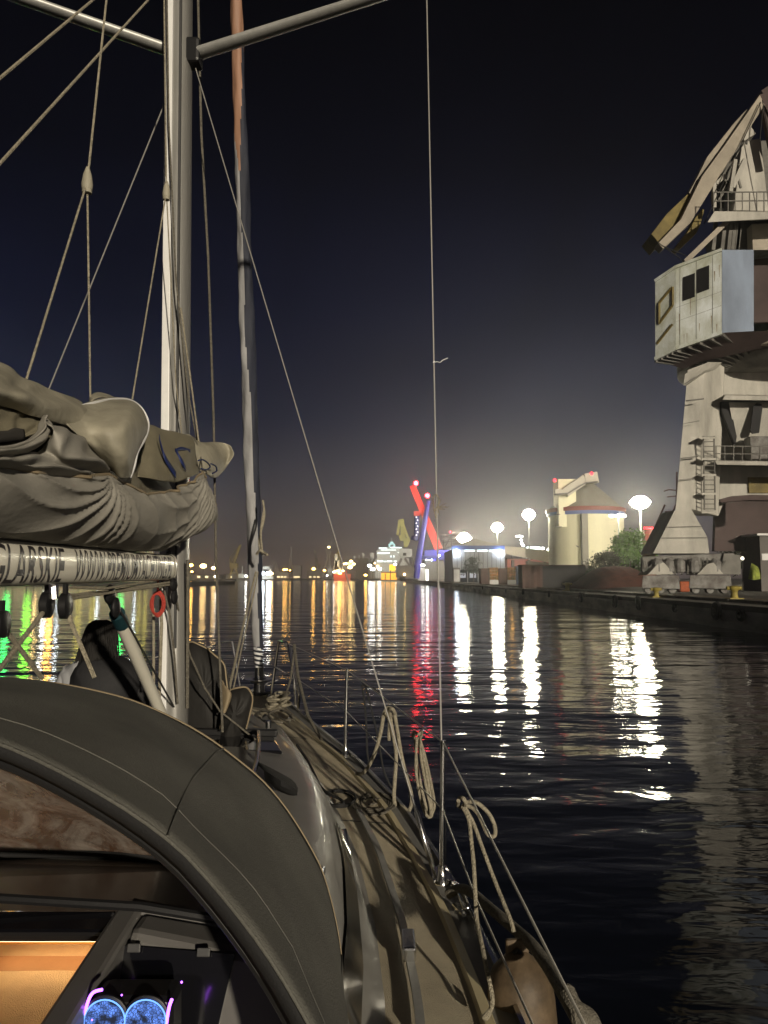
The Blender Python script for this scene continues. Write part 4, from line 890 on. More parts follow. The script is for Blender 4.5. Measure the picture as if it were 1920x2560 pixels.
# thin lattice behind the warehouse left
t = thing('lattice_gantry', 'faint dark lattice gantry behind the left floodlight', 'gantry', (PY(1115,1440,330).x, 330, QZ))
q = MB()
for a, b in (((1100,1336),(1150,1340)), ((1104,1346),(1140,1350)), ((1106,1356),(1140,1352)), ((1110,1336),(1108,1376)), ((1128,1338),(1128,1376)), ((1108,1376),(1128,1338)), ((1088,1300),(1104,1376))): q.bar(PY(*a, 330), PY(*b, 330), .5)
q.build('lattice', M['mid'], t)
q = MB(); q.ball(PY(1126,1330,330), .3); q.build('beacon', M['L_red'], t)

# ================================================================ lit waterfront to port (mostly hidden behind boom and sail)
def neon(px, py, Y, m, wd, ht, label, cat='neon column'):
    p = PY(px, py, Y); t = thing('light_column', label, cat, (p.x, Y, 1.0), 'coloured lights on the port waterfront')
    q = MB(); q.bar((p.x, Y, 1.0), (p.x, Y, p.z - ht/2), .3); q.build('post', M['mid'], t)
    q = MB(); q.box(p.x - wd/2, p.x + wd/2, Y, Y + .5, p.z - ht/2, p.z + ht/2); q.build('lamp', M[m], t)
for a in ((-60,1330,235,'L_white',1.6,3,'white light column outside the left edge of the view'), (20,1330,235,'L_green',1.7,7,'green light column furthest left behind the boom'), (72,1318,235,'L_lime',1.8,8,'lime green light column behind the boom'),
          (128,1330,240,'L_orange',1.4,4,'orange light behind the lettered boom'), (112,1345,240,'L_white',.8,3,'white light left of the orange one behind the boom'), (146,1320,240,'L_cool',.6,2,'cool white light right of the orange one behind the boom'),
          (200,1350,250,'L_yel',1.8,3,'left of the yellow lights behind the boom'), (236,1350,250,'L_yel',1.8,3,'right of the yellow lights behind the boom'), (246,1345,250,'L_cool',.5,2,'cool white light beside the yellow lights behind the boom'),
          (304,1318,250,'L_green',1.6,8,'green light column nearest the mast behind the sail bag'), (350,1350,260,'L_yel',1.2,3,'yellow light behind the end of the boom'), (366,1350,260,'L_yel',1.2,3,'yellow light closest to the mast behind the boom'), (338,1350,255,'L_cool',.4,2,'small cool light behind the end of the boom'),
          (90,1335,238,'L_amber',.6,3,'amber light between lime and white lights behind the boom')): neon(*a)
q = thing('waterfront_building', 'long low building of the port waterfront hidden behind the sail', 'building', (-110, 262, 1.0))
b = MB(); b.box(-170, -84, 262, 280, 1.0, 13); b.build('facade', mat('lit_facade', (.35,.3,.22), .8, emit=(.55,.45,.25), estr=.22), q)
b = MB(); b.box(-171, -83, 261.5, 281, 13, 13.8); b.build('roof', M['dark'], q)
s_ = MB(); s_.grid([[(-160, 232, 1.0), (-58, 232, 1.0)], [(-160, 300, 1.0), (-58, 300, 1.0)]]); s_.grid([[(-160, 232, -.5), (-58, 232, -.5)], [(-160, 232, 1.0), (-58, 232, 1.0)]]); s_.grid([[(-58, 232, -.5), (-58, 300, -.5)], [(-58, 232, 1.0), (-58, 300, 1.0)]])
structure(s_.build('waterfront_promenade', M['dark']))
# ================================================================ air
HAZE = 1
if HAZE:
    hm = bpy.data.materials.new('night_haze'); hm.use_nodes = True; n_ = hm.node_tree; n_.nodes.clear()
    ho_ = n_.nodes.new('ShaderNodeOutputMaterial'); pv = n_.nodes.new('ShaderNodeVolumePrincipled'); pv.inputs['Color'].default_value = (.8,.8,.82,1); pv.inputs['Density'].default_value = .0009; pv.inputs['Anisotropy'].default_value = .82
    n_.links.new(pv.outputs[0], ho_.inputs['Volume'])
    hz = MB(); hz.box(-670, 670, -80, 1200, -1.5, 55); h_ = hz.build('haze', hm, kind='stuff')
# ================================================================ THE YACHT
def AX(y): return -1.03 - .035 * y
HB = [(-4, 1.1), (-2, 1.42), (0, 1.55), (2.6, 1.56), (3.35, 1.51), (3.96, 1.43), (4.6, 1.325), (5.66, 1.05), (6.54, .755), (7.52, .445), (8.2, .18), (8.36, .02)]
def hb(y): return lerp(HB, y)
def zg(y): return 1.2 + .16 * min(1, max(0, (y - 3.3) / 5))
yacht = thing('sailing_yacht', 'white sailing yacht in the foreground with furled sails, dark sprayhood and lettered boom', 'sailing yacht', (AX(2), 2, 0))
YS = [-4 + i * .25 for i in range(50)] + [8.36]; YS = [y for y in YS if y <= 8.37]
# hull shell
q = MB(); rows = []
for y in YS:
    h = hb(y); x = AX(y); k = .93 if y < 6 else .93 - (y - 6) * .16
    r_ = [(x - h, y, zg(y)), (x - h * .99, y, zg(y) - .35), (x - h * k, y, .1), (x - h * k * .7, y, -.35), (x, y, -.5), (x + h * k * .7, y, -.35), (x + h * k, y, .1), (x + h * .99, y, zg(y) - .35), (x + h, y, zg(y))]
    rows.append(r_)
q.grid(rows); q.add(rows[0], [tuple(range(9))]); q.build('hull', M['hull'], yacht, smooth=True)
# deck with camber
q = MB(); rows = []
for y in YS:
    h = max(hb(y) - .135, .004); x = AX(y)
    rows.append([(x + h * s, y, zg(y) + .005 + .05 * (1 - s * s) * min(1, h)) for s in (-1, -.8, -.5, -.2, 0, .2, .5, .8, 1)])
q.grid(rows); q.build('deck', M['deck'], yacht, smooth=True)
# moulded bulwark ridge + outer strip + toerail, both sides
for sd_ in (1, -1):
    q = MB(); rows = []
    for y in YS:
        h = hb(y); x = AX(y); z = zg(y)
        pr = [(h - .14, z + .0), (h - .128, z + .022), (h - .098, z + .022), (h - .088, z + .004)]
        rows.append([(x + sd_ * max(a, 0), y, b) for a, b in pr])
    q.grid(rows); q.build('toe_moulding', M['ridge'], yacht, smooth=True)
    q = MB(); rows = []
    for y in YS:
        h = hb(y); x = AX(y); z = zg(y)
        rows.append([(x + sd_ * max(a, 0), y, b) for a, b in [(h - .09, z + .003), (h - .03, z + .006), (h - .012, z + .002)]])
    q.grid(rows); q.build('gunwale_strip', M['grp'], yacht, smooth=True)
    q = MB(); rows = []
    for y in YS:
        h = hb(y); x = AX(y); z = zg(y)
        rows.append([(x + sd_ * max(a, 0), y, b) for a, b in [(h - .022, z), (h - .022, z + .03), (h - .010, z + .038), (h + .006, z + .02), (h + .006, z - .01)]])
    q.grid(rows); q.build('toerail', M['steel'], yacht, smooth=True)
# coachroof
CH = [(1.86, .93), (2.6, .95), (3.2, .93), (3.9, .86), (4.5, .76), (5.0, .65), (5.5, .53), (6.1, .36), (6.7, .2), (6.95, .06)]
def ch(y): return lerp(CH, y)
def cz(y): return lerp([(1.86, 1.60), (4.2, 1.57), (5.0, 1.53), (5.6, 1.49), (6.2, 1.44), (6.95, 1.37)], y)
q = MB(); rows = []
yy = 1.86
cys = []
while yy < 6.96: cys.append(yy); yy += .1275
for y in cys:
    x = AX(y); c = ch(y); z = cz(y); zd = zg(y)
    kk = .44 if y < 2.7 else .44 * min(1, c / .9)
    half = [(0, z + .06), (kk, z + .052), (max(c * .7, kk + .02), z + .035), (c * .9, z + .012), (c * .97, z - .01), (c * 1.0, z - .04), (c + .03, z - .08), (c + .10, zd + .10), (c + .15, zd + .035), (c + .21, zd + .008)]
    rows.append([(x - a, y, b) for a, b in reversed(half[1:])] + [(x + a, y, b) for a, b in half])
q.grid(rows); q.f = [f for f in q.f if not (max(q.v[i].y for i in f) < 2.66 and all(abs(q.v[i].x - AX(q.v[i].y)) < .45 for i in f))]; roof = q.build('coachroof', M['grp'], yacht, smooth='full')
q = MB()
for y in (4.36, 6.25):
    q = MB(); q.grid([[(AX(y) + s * hb(y), yy_, zg(y) + .0095 + .05 * (1 - (s * hb(y) / max(hb(y) - .135, .1)) ** 2)) for s in [(.62 if y < 5 else .45) + .028 * i for i in range(10 if y < 5 else 12)]] for yy_ in (y, y + .014)]); q.build('deck_seam', M['mastd'], yacht)

# side windows in the coachroof
for sd_ in (1, -1):
    q = MB(); rows = []
    for i in range(12):
        y = 1.95 + i * .16; c = ch(y); z = cz(y); f = .035 * min(1, i / 2, (11 - i) / 3)
        rows.append([(AX(y) + sd_ * (c + .040 + .012), y, z - .11), (AX(y) + sd_ * (c + .065 + .012), y, z - .15 - f), (AX(y) + sd_ * (c + .095 + .010), y, z - .15 - f * 2.6)])
    q.grid(rows); q.build('side_window', M['acrylic'], roof, smooth='full')
    # handrail
    q = MB(); pts = []
    for i in range(15):
        y = 2.7 + i * .17; t_ = -.30 * max(0, (y - 4) / 2) ; pts.append((AX(y) + sd_ * (ch(y) * .62), y, cz(y) + .10 - .05 * (i in (0, 14))))
    q.tube(pts, .0125, 8)
    for i in range(0, 15, 3): q.tube([pts[i], (pts[i][0], pts[i][1], pts[i][2] - .07)], .011, 6)
    q.build('handrail', M['steel'], roof, smooth=True)
    # jib track
    q = MB()
    for i in range(16):
        y0, y1 = 2.4 + i * .13, 2.4 + (i + 1) * .13
        q.bar((AX(y0) + sd_ * (ch(y0) + .28), y0, zg(y0) + .045), (AX(y1) + sd_ * (ch(y1) + .28), y1, zg(y1) + .045), .028, .018)
    tr = q.build('genoa_track', M['alu'], yacht)
    q = MB(); y = 2.9; q.box(AX(y) + sd_ * (ch(y) + .28) - .025, AX(y) + sd_ * (ch(y) + .28) + .025, y - .08, y + .08, zg(y) + .05, zg(y) + .10); q.build('track_car', M['steel'], tr, bevel=.008)
# deck hatches
def hatch(y0, y1, hw, name='deck_hatch'):
    q = MB(); z0, z1 = cz(y0) + .062, cz(y1) + .062
    q.hexa([(AX(y0) - hw, y0, z0), (AX(y0) + hw, y0, z0), (AX(y1) + hw, y1, z1), (AX(y1) - hw, y1, z1)], [(AX(y0) - hw, y0, z0 + .02), (AX(y0) + hw, y0, z0 + .02), (AX(y1) + hw, y1, z1 + .02), (AX(y1) - hw, y1, z1 + .02)])
    f = q.build(name, M['alu'], roof, bevel=.006)
    return f
f = hatch(5.05, 5.55, .25); f = hatch(3.4, 3.75, .2)
# raked black acrylic skylight across the coachroof with a lifted black front edge
q = MB(); y0, y1 = 4.55, 5.02
q.hexa([(AX(y0) - .5, y0, cz(y0) + .035), (AX(y0) + .60, y0, cz(y0) + .02), (AX(y1) + .50, y1, cz(y1) + .02), (AX(y1) - .42, y1, cz(y1) + .035)],
       [(AX(y0) - .5, y0, cz(y0) + .07), (AX(y0) + .60, y0, cz(y0) + .045), (AX(y1) + .50, y1, cz(y1) + .055), (AX(y1) - .42, y1, cz(y1) + .07)])
sk = q.build('skylight', M['acrylic'], roof, bevel=.01)
q = MB(); q.bar((AX(y1) - .42, y1 + .03, cz(y1) + .085), (AX(y1) + .52, y1 + .03, cz(y1) + .07), .05, .045); q.build('skylight_edge', M['black'], sk, bevel=.01)
q = MB(); q.grid(rails([[PZ(640,1905,1.66), PZ(680,1925,1.66), PZ(728,1952,1.64), PZ(742,1972,1.62)], [PZ(660,1925,1.72), PZ(690,1945,1.74), PZ(725,1965,1.70), PZ(741,1978,1.64)], [PZ(665,1950,1.66), PZ(695,1972,1.66), PZ(725,1985,1.63), PZ(742,1985,1.61)]], 10, 7)); q.build('halyard_bag', M['blackf'], roof, smooth=True, solid=.012)
q = MB(); q.tube([(AX(5.4)+.42,5.4,cz(5.4)+.06),(AX(5.4)+.42,5.4,cz(5.4)+.11)], .02, 8); q.tube([(AX(5.3)-.05,5.3,cz(5.3)+.07),(AX(5.38)+.05,5.38,cz(5.3)+.13)], .014, 6); q.build('pad_eye', M['steel'], roof, smooth=True)
# stanchions
def stanchion(y, label=None, z1=None):
    h = hb(y) - .055; x = AX(y) + h; z = zg(y)
    q = MB(); q.tube([(x, y, z), (x + .01, y, z + .64)], .0125, 10); s = q.build('stanchion', M['steel'], yacht, smooth=True)
    q = MB(); q.lathe((x, y, z), [(.035, 0), (.035, .012), (.02, .03), (.018, .08)], 12); q.build('socket', M['steel'], s, smooth=True)
    return Vector((x + .01, y, z + .63)), Vector((x + .005, y, z + .33))
ST2 = stanchion(5.80); ST3 = stanchion(3.62); ST4 = stanchion(.75)
def stan_port(y):
    h = hb(y) - .055; x = AX(y) - h; z = zg(y)
    q = MB(); q.tube([(x, y, z), (x - .01, y, z + .64)], .0125, 8); q.build('stanchion', M['steel'], yacht, smooth=True); return Vector((x - .01, y, z + .63)), Vector((x, y, z + .33))
SP = [stan_port(5.8), stan_port(3.62), stan_port(1.45)]
# pulpit: two separate stainless hoops
def pulpit(pts_list):
    q = MB()
    for pts, r_ in pts_list: q.tube(cr_pts(pts, 14) if len(pts) > 2 and r_ > .012 else pts, r_, 8)
    return q.build('pulpit', M['steel'], yacht, smooth=True)
pA, pB = PY(695,1603,8.02), PY(716,1606,7.55)
fA, fB = PY(678,1743,8.05), PY(741,1776,7.50)
q = MB()
q.tube([fA, pA + Vector((0,0,-.04)), pA + Vector((.015,-.03,0)), pB + Vector((-.01,.03,0)), PY(721,1612,7.5), PY(735,1690,7.5), fB], .013, 8)
q.tube([PY(687,1668,8.03), PY(735,1692,7.5)], .010, 8); q.tube([PY(722,1612,7.45), PY(748,1738,7.3), PZ(745,1782,zg(7.3))], .013, 8)
q.build('pulpit', M['steel'], yacht, smooth=True)
q = MB()
q.tube([PY(601,1722,8.0), PY(592,1672,8.05), PY(580,1604,8.1), PY(574,1602,8.08), PY(548,1606,7.75), PY(534,1615,7.55), PY(520,1640,7.5), PY(505,1700,7.5), PY(500,1745,7.5)], .013, 8)
q.tube([PY(588,1668,8.05), PY(560,1676,7.8)], .010, 8)
q.build('pulpit', M['steel'], yacht, smooth=True)
# nav light on pulpit
# lifelines
def wire_(name, pts, r_=.0035, m='wire', n=6):
    if name == 'lifeline': m = 'lline'
    q = MB(); q.tube(pts, r_, n); return q.build(name, M[m], yacht, smooth=True)
wire_('lifeline', [PY(718,1608,7.55), ST2[0], ST3[0], PY(1413,2467,1.62), PY(1500,2640,1.45)], .0034)
wire_('lifeline', [PY(737,1694,7.5), ST2[1], ST3[1], PY(1190,2246,2.85), PY(1331,2560,1.95), (ST4[1])], .0034)
wire_('lifeline', [PY(534,1615,7.55)] + [s[0] for s in SP], .0034); wire_('lifeline', [PY(510,1690,7.5)] + [s[1] for s in SP], .0034)
# mast
MY = 4.5; mx = -1.212
q = MB(); rows = []
for z in (1.55, 3, 5, 7, 9, 12, 15.5):
    xo = .0 - (z - 1.6) * .0012
    sec = []
    for k_ in range(20):
        a = 2 * math.pi * k_ / 20; sx = math.copysign(abs(math.cos(a)) ** .75, math.cos(a)) * .068; sy = math.copysign(abs(math.sin(a)) ** .8, math.sin(a)) * .10
        sec.append((mx + sx + xo, MY + sy, z))
    rows.append(sec)
q.grid(rows, closed_u=True); mast = q.build('mast', M['mastw'], yacht, smooth='full')
def lean(o):
    for v in o.data.vertices: v.co.x -= .014 * (v.co.z + parent_origin(o.parent).z - 2.6)
q = MB(); q.box(mx - .066, mx - .020, MY - .120, MY - .085, 1.7, 15.4); st_ = q.build('lit_edge_strip', M['mastt'], mast, bevel=.004)  # added white strip painting the bright lit edge of the mast
q = MB(); q.box(mx + .018, mx + .030, MY - .110, MY - .085, 2.2, 15.4); tg_ = q.build('track_groove', M['mastd'], mast)
for o_ in (mast, st_, tg_): lean(o_)
q = MB(); q.lathe((mx, MY, 1.55), [(.13, 0), (.13, .05), (.09, .09)], 18); q.build('mast_collar', M['black'], mast, smooth=True)
# spreaders
tipS = Vector((.235, 4.0, 5.90)); tipP = Vector((mx - 1.42, 3.80, 5.90)); rt = Vector((mx, 4.5, 5.82))
def spreader(a, b):
    q = MB(); d = (b - a).normalized(); n_ = 14; rows = []
    f_ = Vector((d.y, -d.x, 0)).normalized()
    for u, s in ((0, 1.15), (.03, 1), (.9, .8), (1, .7)):
        p = a.lerp(b, u); rows.append([p + f_ * math.cos(2*math.pi*k/n_) * .05 * s + Vector((0,0,1)) * math.sin(2*math.pi*k/n_) * .030 * s for k in range(n_)])
    q.grid(rows, closed_u=True); return q.build('spreader', M['alu'], mast, smooth='full')
spreader(rt + Vector((.05, -.01, 0)), tipS); spreader(rt + Vector((-.05, -.01, 0)), tipP)
q = MB(); q.box(mx - .085, mx + .085, MY - .07, MY + .05, 5.74, 5.90); q.build('spreader_bracket', M['black'], mast, bevel=.02)
# shrouds and turnbuckles, starboard
CHN = PZ(1106, 2190, 1.22)
def turn(base, up):
    d = (Vector(up) - Vector(base)).normalized(); q = MB()
    q.tube([base, base + d * .05, base + d * .06, base + d * .30, base + d * .31, base + d * .38], [.008, .008, .013, .013, .007, .005], 8); q.build('turnbuckle', M['steel'], yacht, smooth=True)
wire_('shroud', [CHN + Vector((.01,.03,0)), tipS], .0042); turn(CHN + Vector((.01,.03,0)), tipS)
wire_('shroud', [CHN + Vector((-.03,-.04,0)), Vector((mx + .06, 4.45, 5.70))], .0038); turn(CHN + Vector((-.03,-.04,0)), Vector((mx + .06, 4.45, 5.7)))
wire_('shroud', [tipS, (mx + .04, 4.5, 11.5)], .0042)
CP = Vector((2 * AX(3.6) - CHN.x, 3.75, 1.22))
wire_('shroud', [CP, tipP], .0042); wire_('shroud', [CP + Vector((.03,.1,0)), Vector((mx - .05, 4.45, 5.68))], .0042); wire_('shroud', [tipP, (mx - .04, 4.5, 11.5)], .0042)
q = MB(); q.box(CHN.x - .05, CHN.x + .03, CHN.y - .08, CHN.y + .08, 1.2, 1.235); q.build('chainplate', M['steel'], yacht, bevel=.005)
# forward mast ropes: halyards
def rope_(name, pts, r_=.006, m='rope', par=None, n=6, lab=None):
    q = MB(); q.tube(pts, r_, n); o = q.build(name, M[m], par or yacht, smooth=True)
    if lab: o['label'] = lab
    return o
rope_('halyard', [PY(494,-40,4.7), PY(503,330,4.7), PY(520,640,4.75), PY(534,1050,4.8), PY(540,1400,4.85), PY(548,1620,4.9), PY(553,1740,4.9), PY(556,1830,4.9)], .008, 'roped')
rope_('halyard', [PY(410,-40,4.32), PY(415,440,4.3)], .006, 'roped'); rope_('halyard', [PY(417,-40,4.33), PY(422,300,4.33), PY(440,700,4.3), PY(470,980,4.28), PY(492,1100,4.25)], .005, 'roped')
rope_('halyard', [PY(452,770,4.35), PY(478,960,4.3), PY(497,1105,4.2)], .005, 'rope')
rope_('halyard', [PY(470,1400,4.35), PY(469,1560,4.4), PY(468,1770,4.45)], .010, 'roped')
rope_('halyard', [PY(405,1450,4.2), PY(425,1540,4.25), PY(436,1640,4.3), PY(444,1760,4.35)], .006, 'roped')
rope_('halyard', [PY(438,1480,4.3), PY(452,1560,4.5), PY(476,1640,4.7), PY(512,1720,4.8), PY(550,1778,4.9), PY(590,1810,4.95), PY(640,1850,4.9)], .006, 'roped')
rope_('halyard', [PY(384,1520,4.25), PY(384,1720,4.3)], .008, 'rope'); rope_('halyard', [PY(400,1460,4.2), PY(404,1560,4.2), PY(398,1745,4.3)], .009, 'rope')
rope_('jib_sheet', [PY(640,1430,7.2), PY(625,1490,6.9), PY(600,1600,6.3), PY(578,1700,5.8), PY(565,1760,5.4), PY(557,1835,5.1)], .010, 'rope')
rope_('jib_sheet', [PY(645,1430,7.2), PY(632,1500,6.9), PY(604,1620,6.3), PY(572,1780,5.5)], .006, 'rope')
rope_('jib_sheet', [PY(735,1612,6.9), PY(745,1690,6.6), PY(770,1790,6.1), PY(803,1848,5.9)], .013, 'roped'); rope_('jib_sheet', [PY(738,1612,6.9), PY(726,1700,7.0), PY(712,1745,7.2)], .010, 'roped')
# right mast foot: dark structure between gooseneck and hood
# boom
def BX(y): return AX(y)
BZ = 2.645
BW, BH = .052, .068
def boom_sec(y, grow=0):
    return [(BX(y) + math.copysign(abs(math.cos(a)) ** .7, math.cos(a)) * (BW + grow), y, BZ + .006 * (y - 3) + math.copysign(abs(math.sin(a)) ** .7, math.sin(a)) * (BH + grow)) for a in [2 * math.pi * k / 28 for k in range(28)]]
q = MB(); rows = [boom_sec(y) for y in (.35, 1, 2, 3, 4.0, 4.14)]; q.grid(rows, closed_u=True); q.add(rows[0], [tuple(range(28))]); q.add(rows[-1], [tuple(range(28))]); boom = q.build('boom', M['boomw'], yacht, smooth=True)
q = MB(); rows = [boom_sec(y, g_) for y, g_ in ((4.13, .004), (4.17, .006), (4.22, -.01), (4.30, -.02))]; q.grid(rows, closed_u=True); q.add(rows[-1], [tuple(range(28))]); q.build('boom_end', M['boomw'], boom, smooth=True)
q = MB(); q.bar((BX(4.28), 4.28, BZ), (mx, MY - .08, BZ), .05, .09); q.tube([(mx, 4.33, BZ - .10), (mx, 4.33, BZ + .10)], .016, 8); q.build('gooseneck', M['black'], boom, bevel=.005)
q = MB(); q.ball((BX(4.15) + .05, 4.12, BZ - .085), .034, 10, 8, (.7, 1, 1.1)); q.ball((BX(4.15) + .055, 4.13, BZ - .15), .03, 10, 8, (.6,1,1.4)); q.build('boom_sheave', M['black'], boom, smooth=True)
# lettering wrapped on the starboard face
def boom_text(body, y_a, y_b, cap, zoff):
    cu = bpy.data.curves.new('boom_lettering', 'FONT'); cu.body = body; cu.shear = .22; cu.offset = .012; cu.resolution_u = 3
    cu.size = 1; tmp = bpy.data.objects.new('boom_lettering', cu); COL.objects.link(tmp)
    bpy.context.view_layer.update(); dg = bpy.context.evaluated_depsgraph_get()
    me = bpy.data.meshes.new_from_object(tmp.evaluated_get(dg)); bpy.data.objects.remove(tmp); bpy.data.curves.remove(cu)
    bm = bmesh.new(); bm.from_mesh(me)
    xs = [v.co.x for v in bm.verts]; x0, x1 = min(xs), max(xs)
    for i in range(1, 16):
        g_ = bm.verts[:] + bm.edges[:] + bm.faces[:]
        bmesh.ops.bisect_plane(bm, geom=g_, plane_co=(0, -.05 + i * .07, 0), plane_no=(0, 1, 0))
    bmesh.ops.triangulate(bm, faces=bm.faces[:])
    for v in bm.verts:
        y = y_a + (v.co.x - x0) / (x1 - x0) * (y_b - y_a)
        u = (v.co.y / .73 - .5) * 2 * cap + zoff            # -1..1 up the face
        a = u * math.radians(62)
        c, s_ = math.cos(a), math.sin(a)
        g_ = .0015
        v.co = Vector((BX(y) + math.copysign(abs(c) ** .7, c) * (BW + g_), y, BZ + .006 * (y - 3) + math.copysign(abs(s_) ** .7, s_) * (BH + g_))) - parent_origin(boom)
    bmesh.ops.recalc_face_normals(bm, faces=bm.faces); bm.to_mesh(me); bm.free()
    me.materials.clear(); me.materials.append(M['letter'])
    o = bpy.data.objects.new('boom_lettering', me); COL.objects.link(o); o.parent = boom; return o
boom_text('ŻEGLARSKIE', 1.92, 2.58, .78, 0); boom_text('WWW.PREMIUMYACHTING.PL', 2.68, 4.08, .78, 0)
# mainsheet blocks and tackle under the boom
def block_(c, r_, par, tilt=(0,0,0)):
    c = Vector(c); q = MB(); q.lathe(c + Vector((-.018, 0, 0)), [(r_*.7, 0), (r_, .006), (r_, .03), (r_*.7, .036)], 16, (1, .1, 0)); q.tube([c + Vector((0,0,r_*.6)), c + Vector((0,0,r_*1.7))], .010, 6)
    return q.build('pulley_block', M['black'], par, smooth=True)
def Bp(px, py, dx=0):   # a point on the boom plane
    for i in range(400):
        y = .8 + i * .01; p = PY(px, py, y)
        if p.x <= AX(y) + dx: return p
    return p
b1 = Bp(132, 1490); block_(b1 + Vector((-.02,0,-.03)), .045, boom); block_(b1 + Vector((.03,.03,-.035)), .045, boom)
q = MB(); q.tube([b1 + Vector((0,0,.05)), b1 + Vector((.005,0,-.01))], .016, 8); q.build('shackle', M['steel'], boom, smooth=True)
b2 = Bp(270, 1480); b0 = Bp(3, 1560); block_(b0, .04, boom)
rope_('mainsheet', [b1 + Vector((-.02,0,-.04)), PY(0, 1672, b1.y - .35), PY(-120, 1790, b1.y - .8)], .008, 'rope')
rope_('mainsheet', [b1 + Vector((.03,.03,-.04)), PY(236, 1694, b1.y + .05)], .008, 'rope')
rope_('mainsheet', [b0, PY(105, 1695, b0.y + .35)], .008, 'rope')
rope_('reef_line', [b1 + Vector((.03,.03,.0)), PY(272, 1478, b2.y), PY(430, 1455, 4.15)], .006, 'rope'); rope_('reef_line', [b1 + Vector((.03,.05,.0)) + Vector((0,0,-.012)), PY(300, 1478, 3.3), PY(432, 1461, 4.17)], .006, 'rope')
rope_('reef_line', [b1 + Vector((.03,.05,.03)), PY(260, 1472, 3.0), PY(400, 1450, 4.0)], .005, 'rope')
# rigid vang (kicker)
va, vb = Bp(274, 1492), Vector((mx, 4.36, 1.78))
q = MB(); d = (vb - va); q.tube([va + d * .16, va + d * .98], .030, 12); vang = q.build('kicker_strut', M['boomw'], yacht, smooth=True)
q = MB(); q.tube([va, va + d * .14], .020, 10); q.tube([va + d * .10, va + d * .17], .034, 12); q.build('strut_collar', mat('teal_collar', (.01,.04,.05), .5), vang, smooth=True)
q = MB(); q.ball(va + Vector((0,0,.01)), .042, 12, 8, (.5,1.1,1)); q.ball(va + Vector((.02,.02,-.045)), .036, 12, 8, (.5,1,1.2)); q.build('strut_block', M['black'], vang, smooth=True)
rope_('kicker_rope', [va + Vector((.03,0,-.03)), vb + Vector((.04,0,.1))], .005, 'ropeb')

# ---------------- furled headsail
fb = Vector((AX(8.15) + .01, 8.15, 1.5))
fs_ = PY(590, 0, 6.06); dr = (fs_ - fb)
def FP(u): return fb + dr * u + Vector((.0, 0, 0))
rows = []; rowsN = []
N_ = 420; n_ = 36
def frad(u): return lerp([(0, .03), (.03, .035), (.06, .05), (.12, .062), (.25, .074), (.5, .073), (.8, .060), (1, .049), (1.6, .04), (2.4, .02)], u)
for i in range(N_):
    u = .06 + i / (N_ - 1) * 2.3; p = FP(u); r_ = frad(u); r = []
    for k_ in range(n_):
        a = 2 * math.pi * k_ / n_; rr = r_ * (1 + .05 * (1 - 2 * abs(math.sin(a * 1.0 + u * 16)) ** .6) + .05 * math.sin(3 * a + u * 26) + .04 * math.sin(5 * a - u * 60 + 1) + .03 * math.sin(2*a + u*130))
        r.append(p + Vector((math.cos(a) * rr, math.sin(a) * rr, 0)))
    rows.append(r)
q = MB(); q.grid(rows, closed_u=True)
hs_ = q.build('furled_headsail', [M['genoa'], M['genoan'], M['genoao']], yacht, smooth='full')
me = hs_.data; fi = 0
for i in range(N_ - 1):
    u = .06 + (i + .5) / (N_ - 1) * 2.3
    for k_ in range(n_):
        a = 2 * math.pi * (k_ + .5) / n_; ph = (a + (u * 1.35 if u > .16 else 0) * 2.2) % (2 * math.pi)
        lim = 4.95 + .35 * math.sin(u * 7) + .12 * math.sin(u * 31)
        m_i = 0 if 2.3 < a < lim else 1  # lit left and shaded right of the sail painted light grey and navy
        if u > (.80 if m_i == 0 else .90) + .05 * math.sin(a * 2 + u * 9): m_i = 2  # orange lamplight on the upper sail painted in
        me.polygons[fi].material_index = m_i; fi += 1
# striped lower wrap of the furled sail
q = MB(); rows = []
for i in range(60):
    u = .028 + i / 59 * .036 * 1.05; p = FP(u)
    rows.append([p + Vector((math.cos(2*math.pi*k/16), math.sin(2*math.pi*k/16), 0)) * (.036 + (u - .028) * .4) for k in range(16)])
q.grid(rows, closed_u=True); sw = q.build('striped_wrap', [M['white'], M['genoan']], hs_, smooth='full')
fi = 0
for i in range(59):
    for k_ in range(16):
        sw.data.polygons[fi].material_index = 1 if ((i / 59 * 4.6 + k_ / 16) % 1) < .5 else 0; fi += 1
q = MB(); q.tube([fb + Vector((0,0,-.22)), FP(.035)], .02, 10); q.build('forestay_foil', M['steel'], yacht, smooth=True)
q = MB(); z0 = fb.z - .12
q.lathe(fb + Vector((0,0,-.13)), [(.03, 0), (.085, .01), (.095, .03), (.06, .04), (.055, .13), (.095, .14), (.10, .16), (.05, .18), (.045, .26), (.04, .34)], 20); q.build('furling_drum', M['black'], yacht, smooth=True)
q = MB(); q.lathe(fb + Vector((0,0,.035)), [(.15, 0), (.15, .006)], 20); q.build('drum_guard', M['steel'], yacht, smooth=True)
q = MB()
for dx, dy in ((-.10,.02),(-.04,-.02),(.03,.0),(.09,.03)):
    q.bar(fb + Vector((dx, dy, -.12)), fb + Vector((dx * 1.3, dy + .02, -.33)), .028, .012)
q.bar(fb + Vector((.05,.05,-.02)), fb + Vector((.18,.1,.02)), .05, .02); q.bar(fb + Vector((-.15,-.05,-.12)), fb + Vector((-.05,0,-.06)), .05, .03)
q.build('stem_fitting', M['steel'], yacht, bevel=.004)
q = MB(); q.ball(fb + Vector((.02,.28,-.25)), .06, 10, 8, (1,2,.6)); q.build('anchor', M['steel'], yacht, smooth=True)
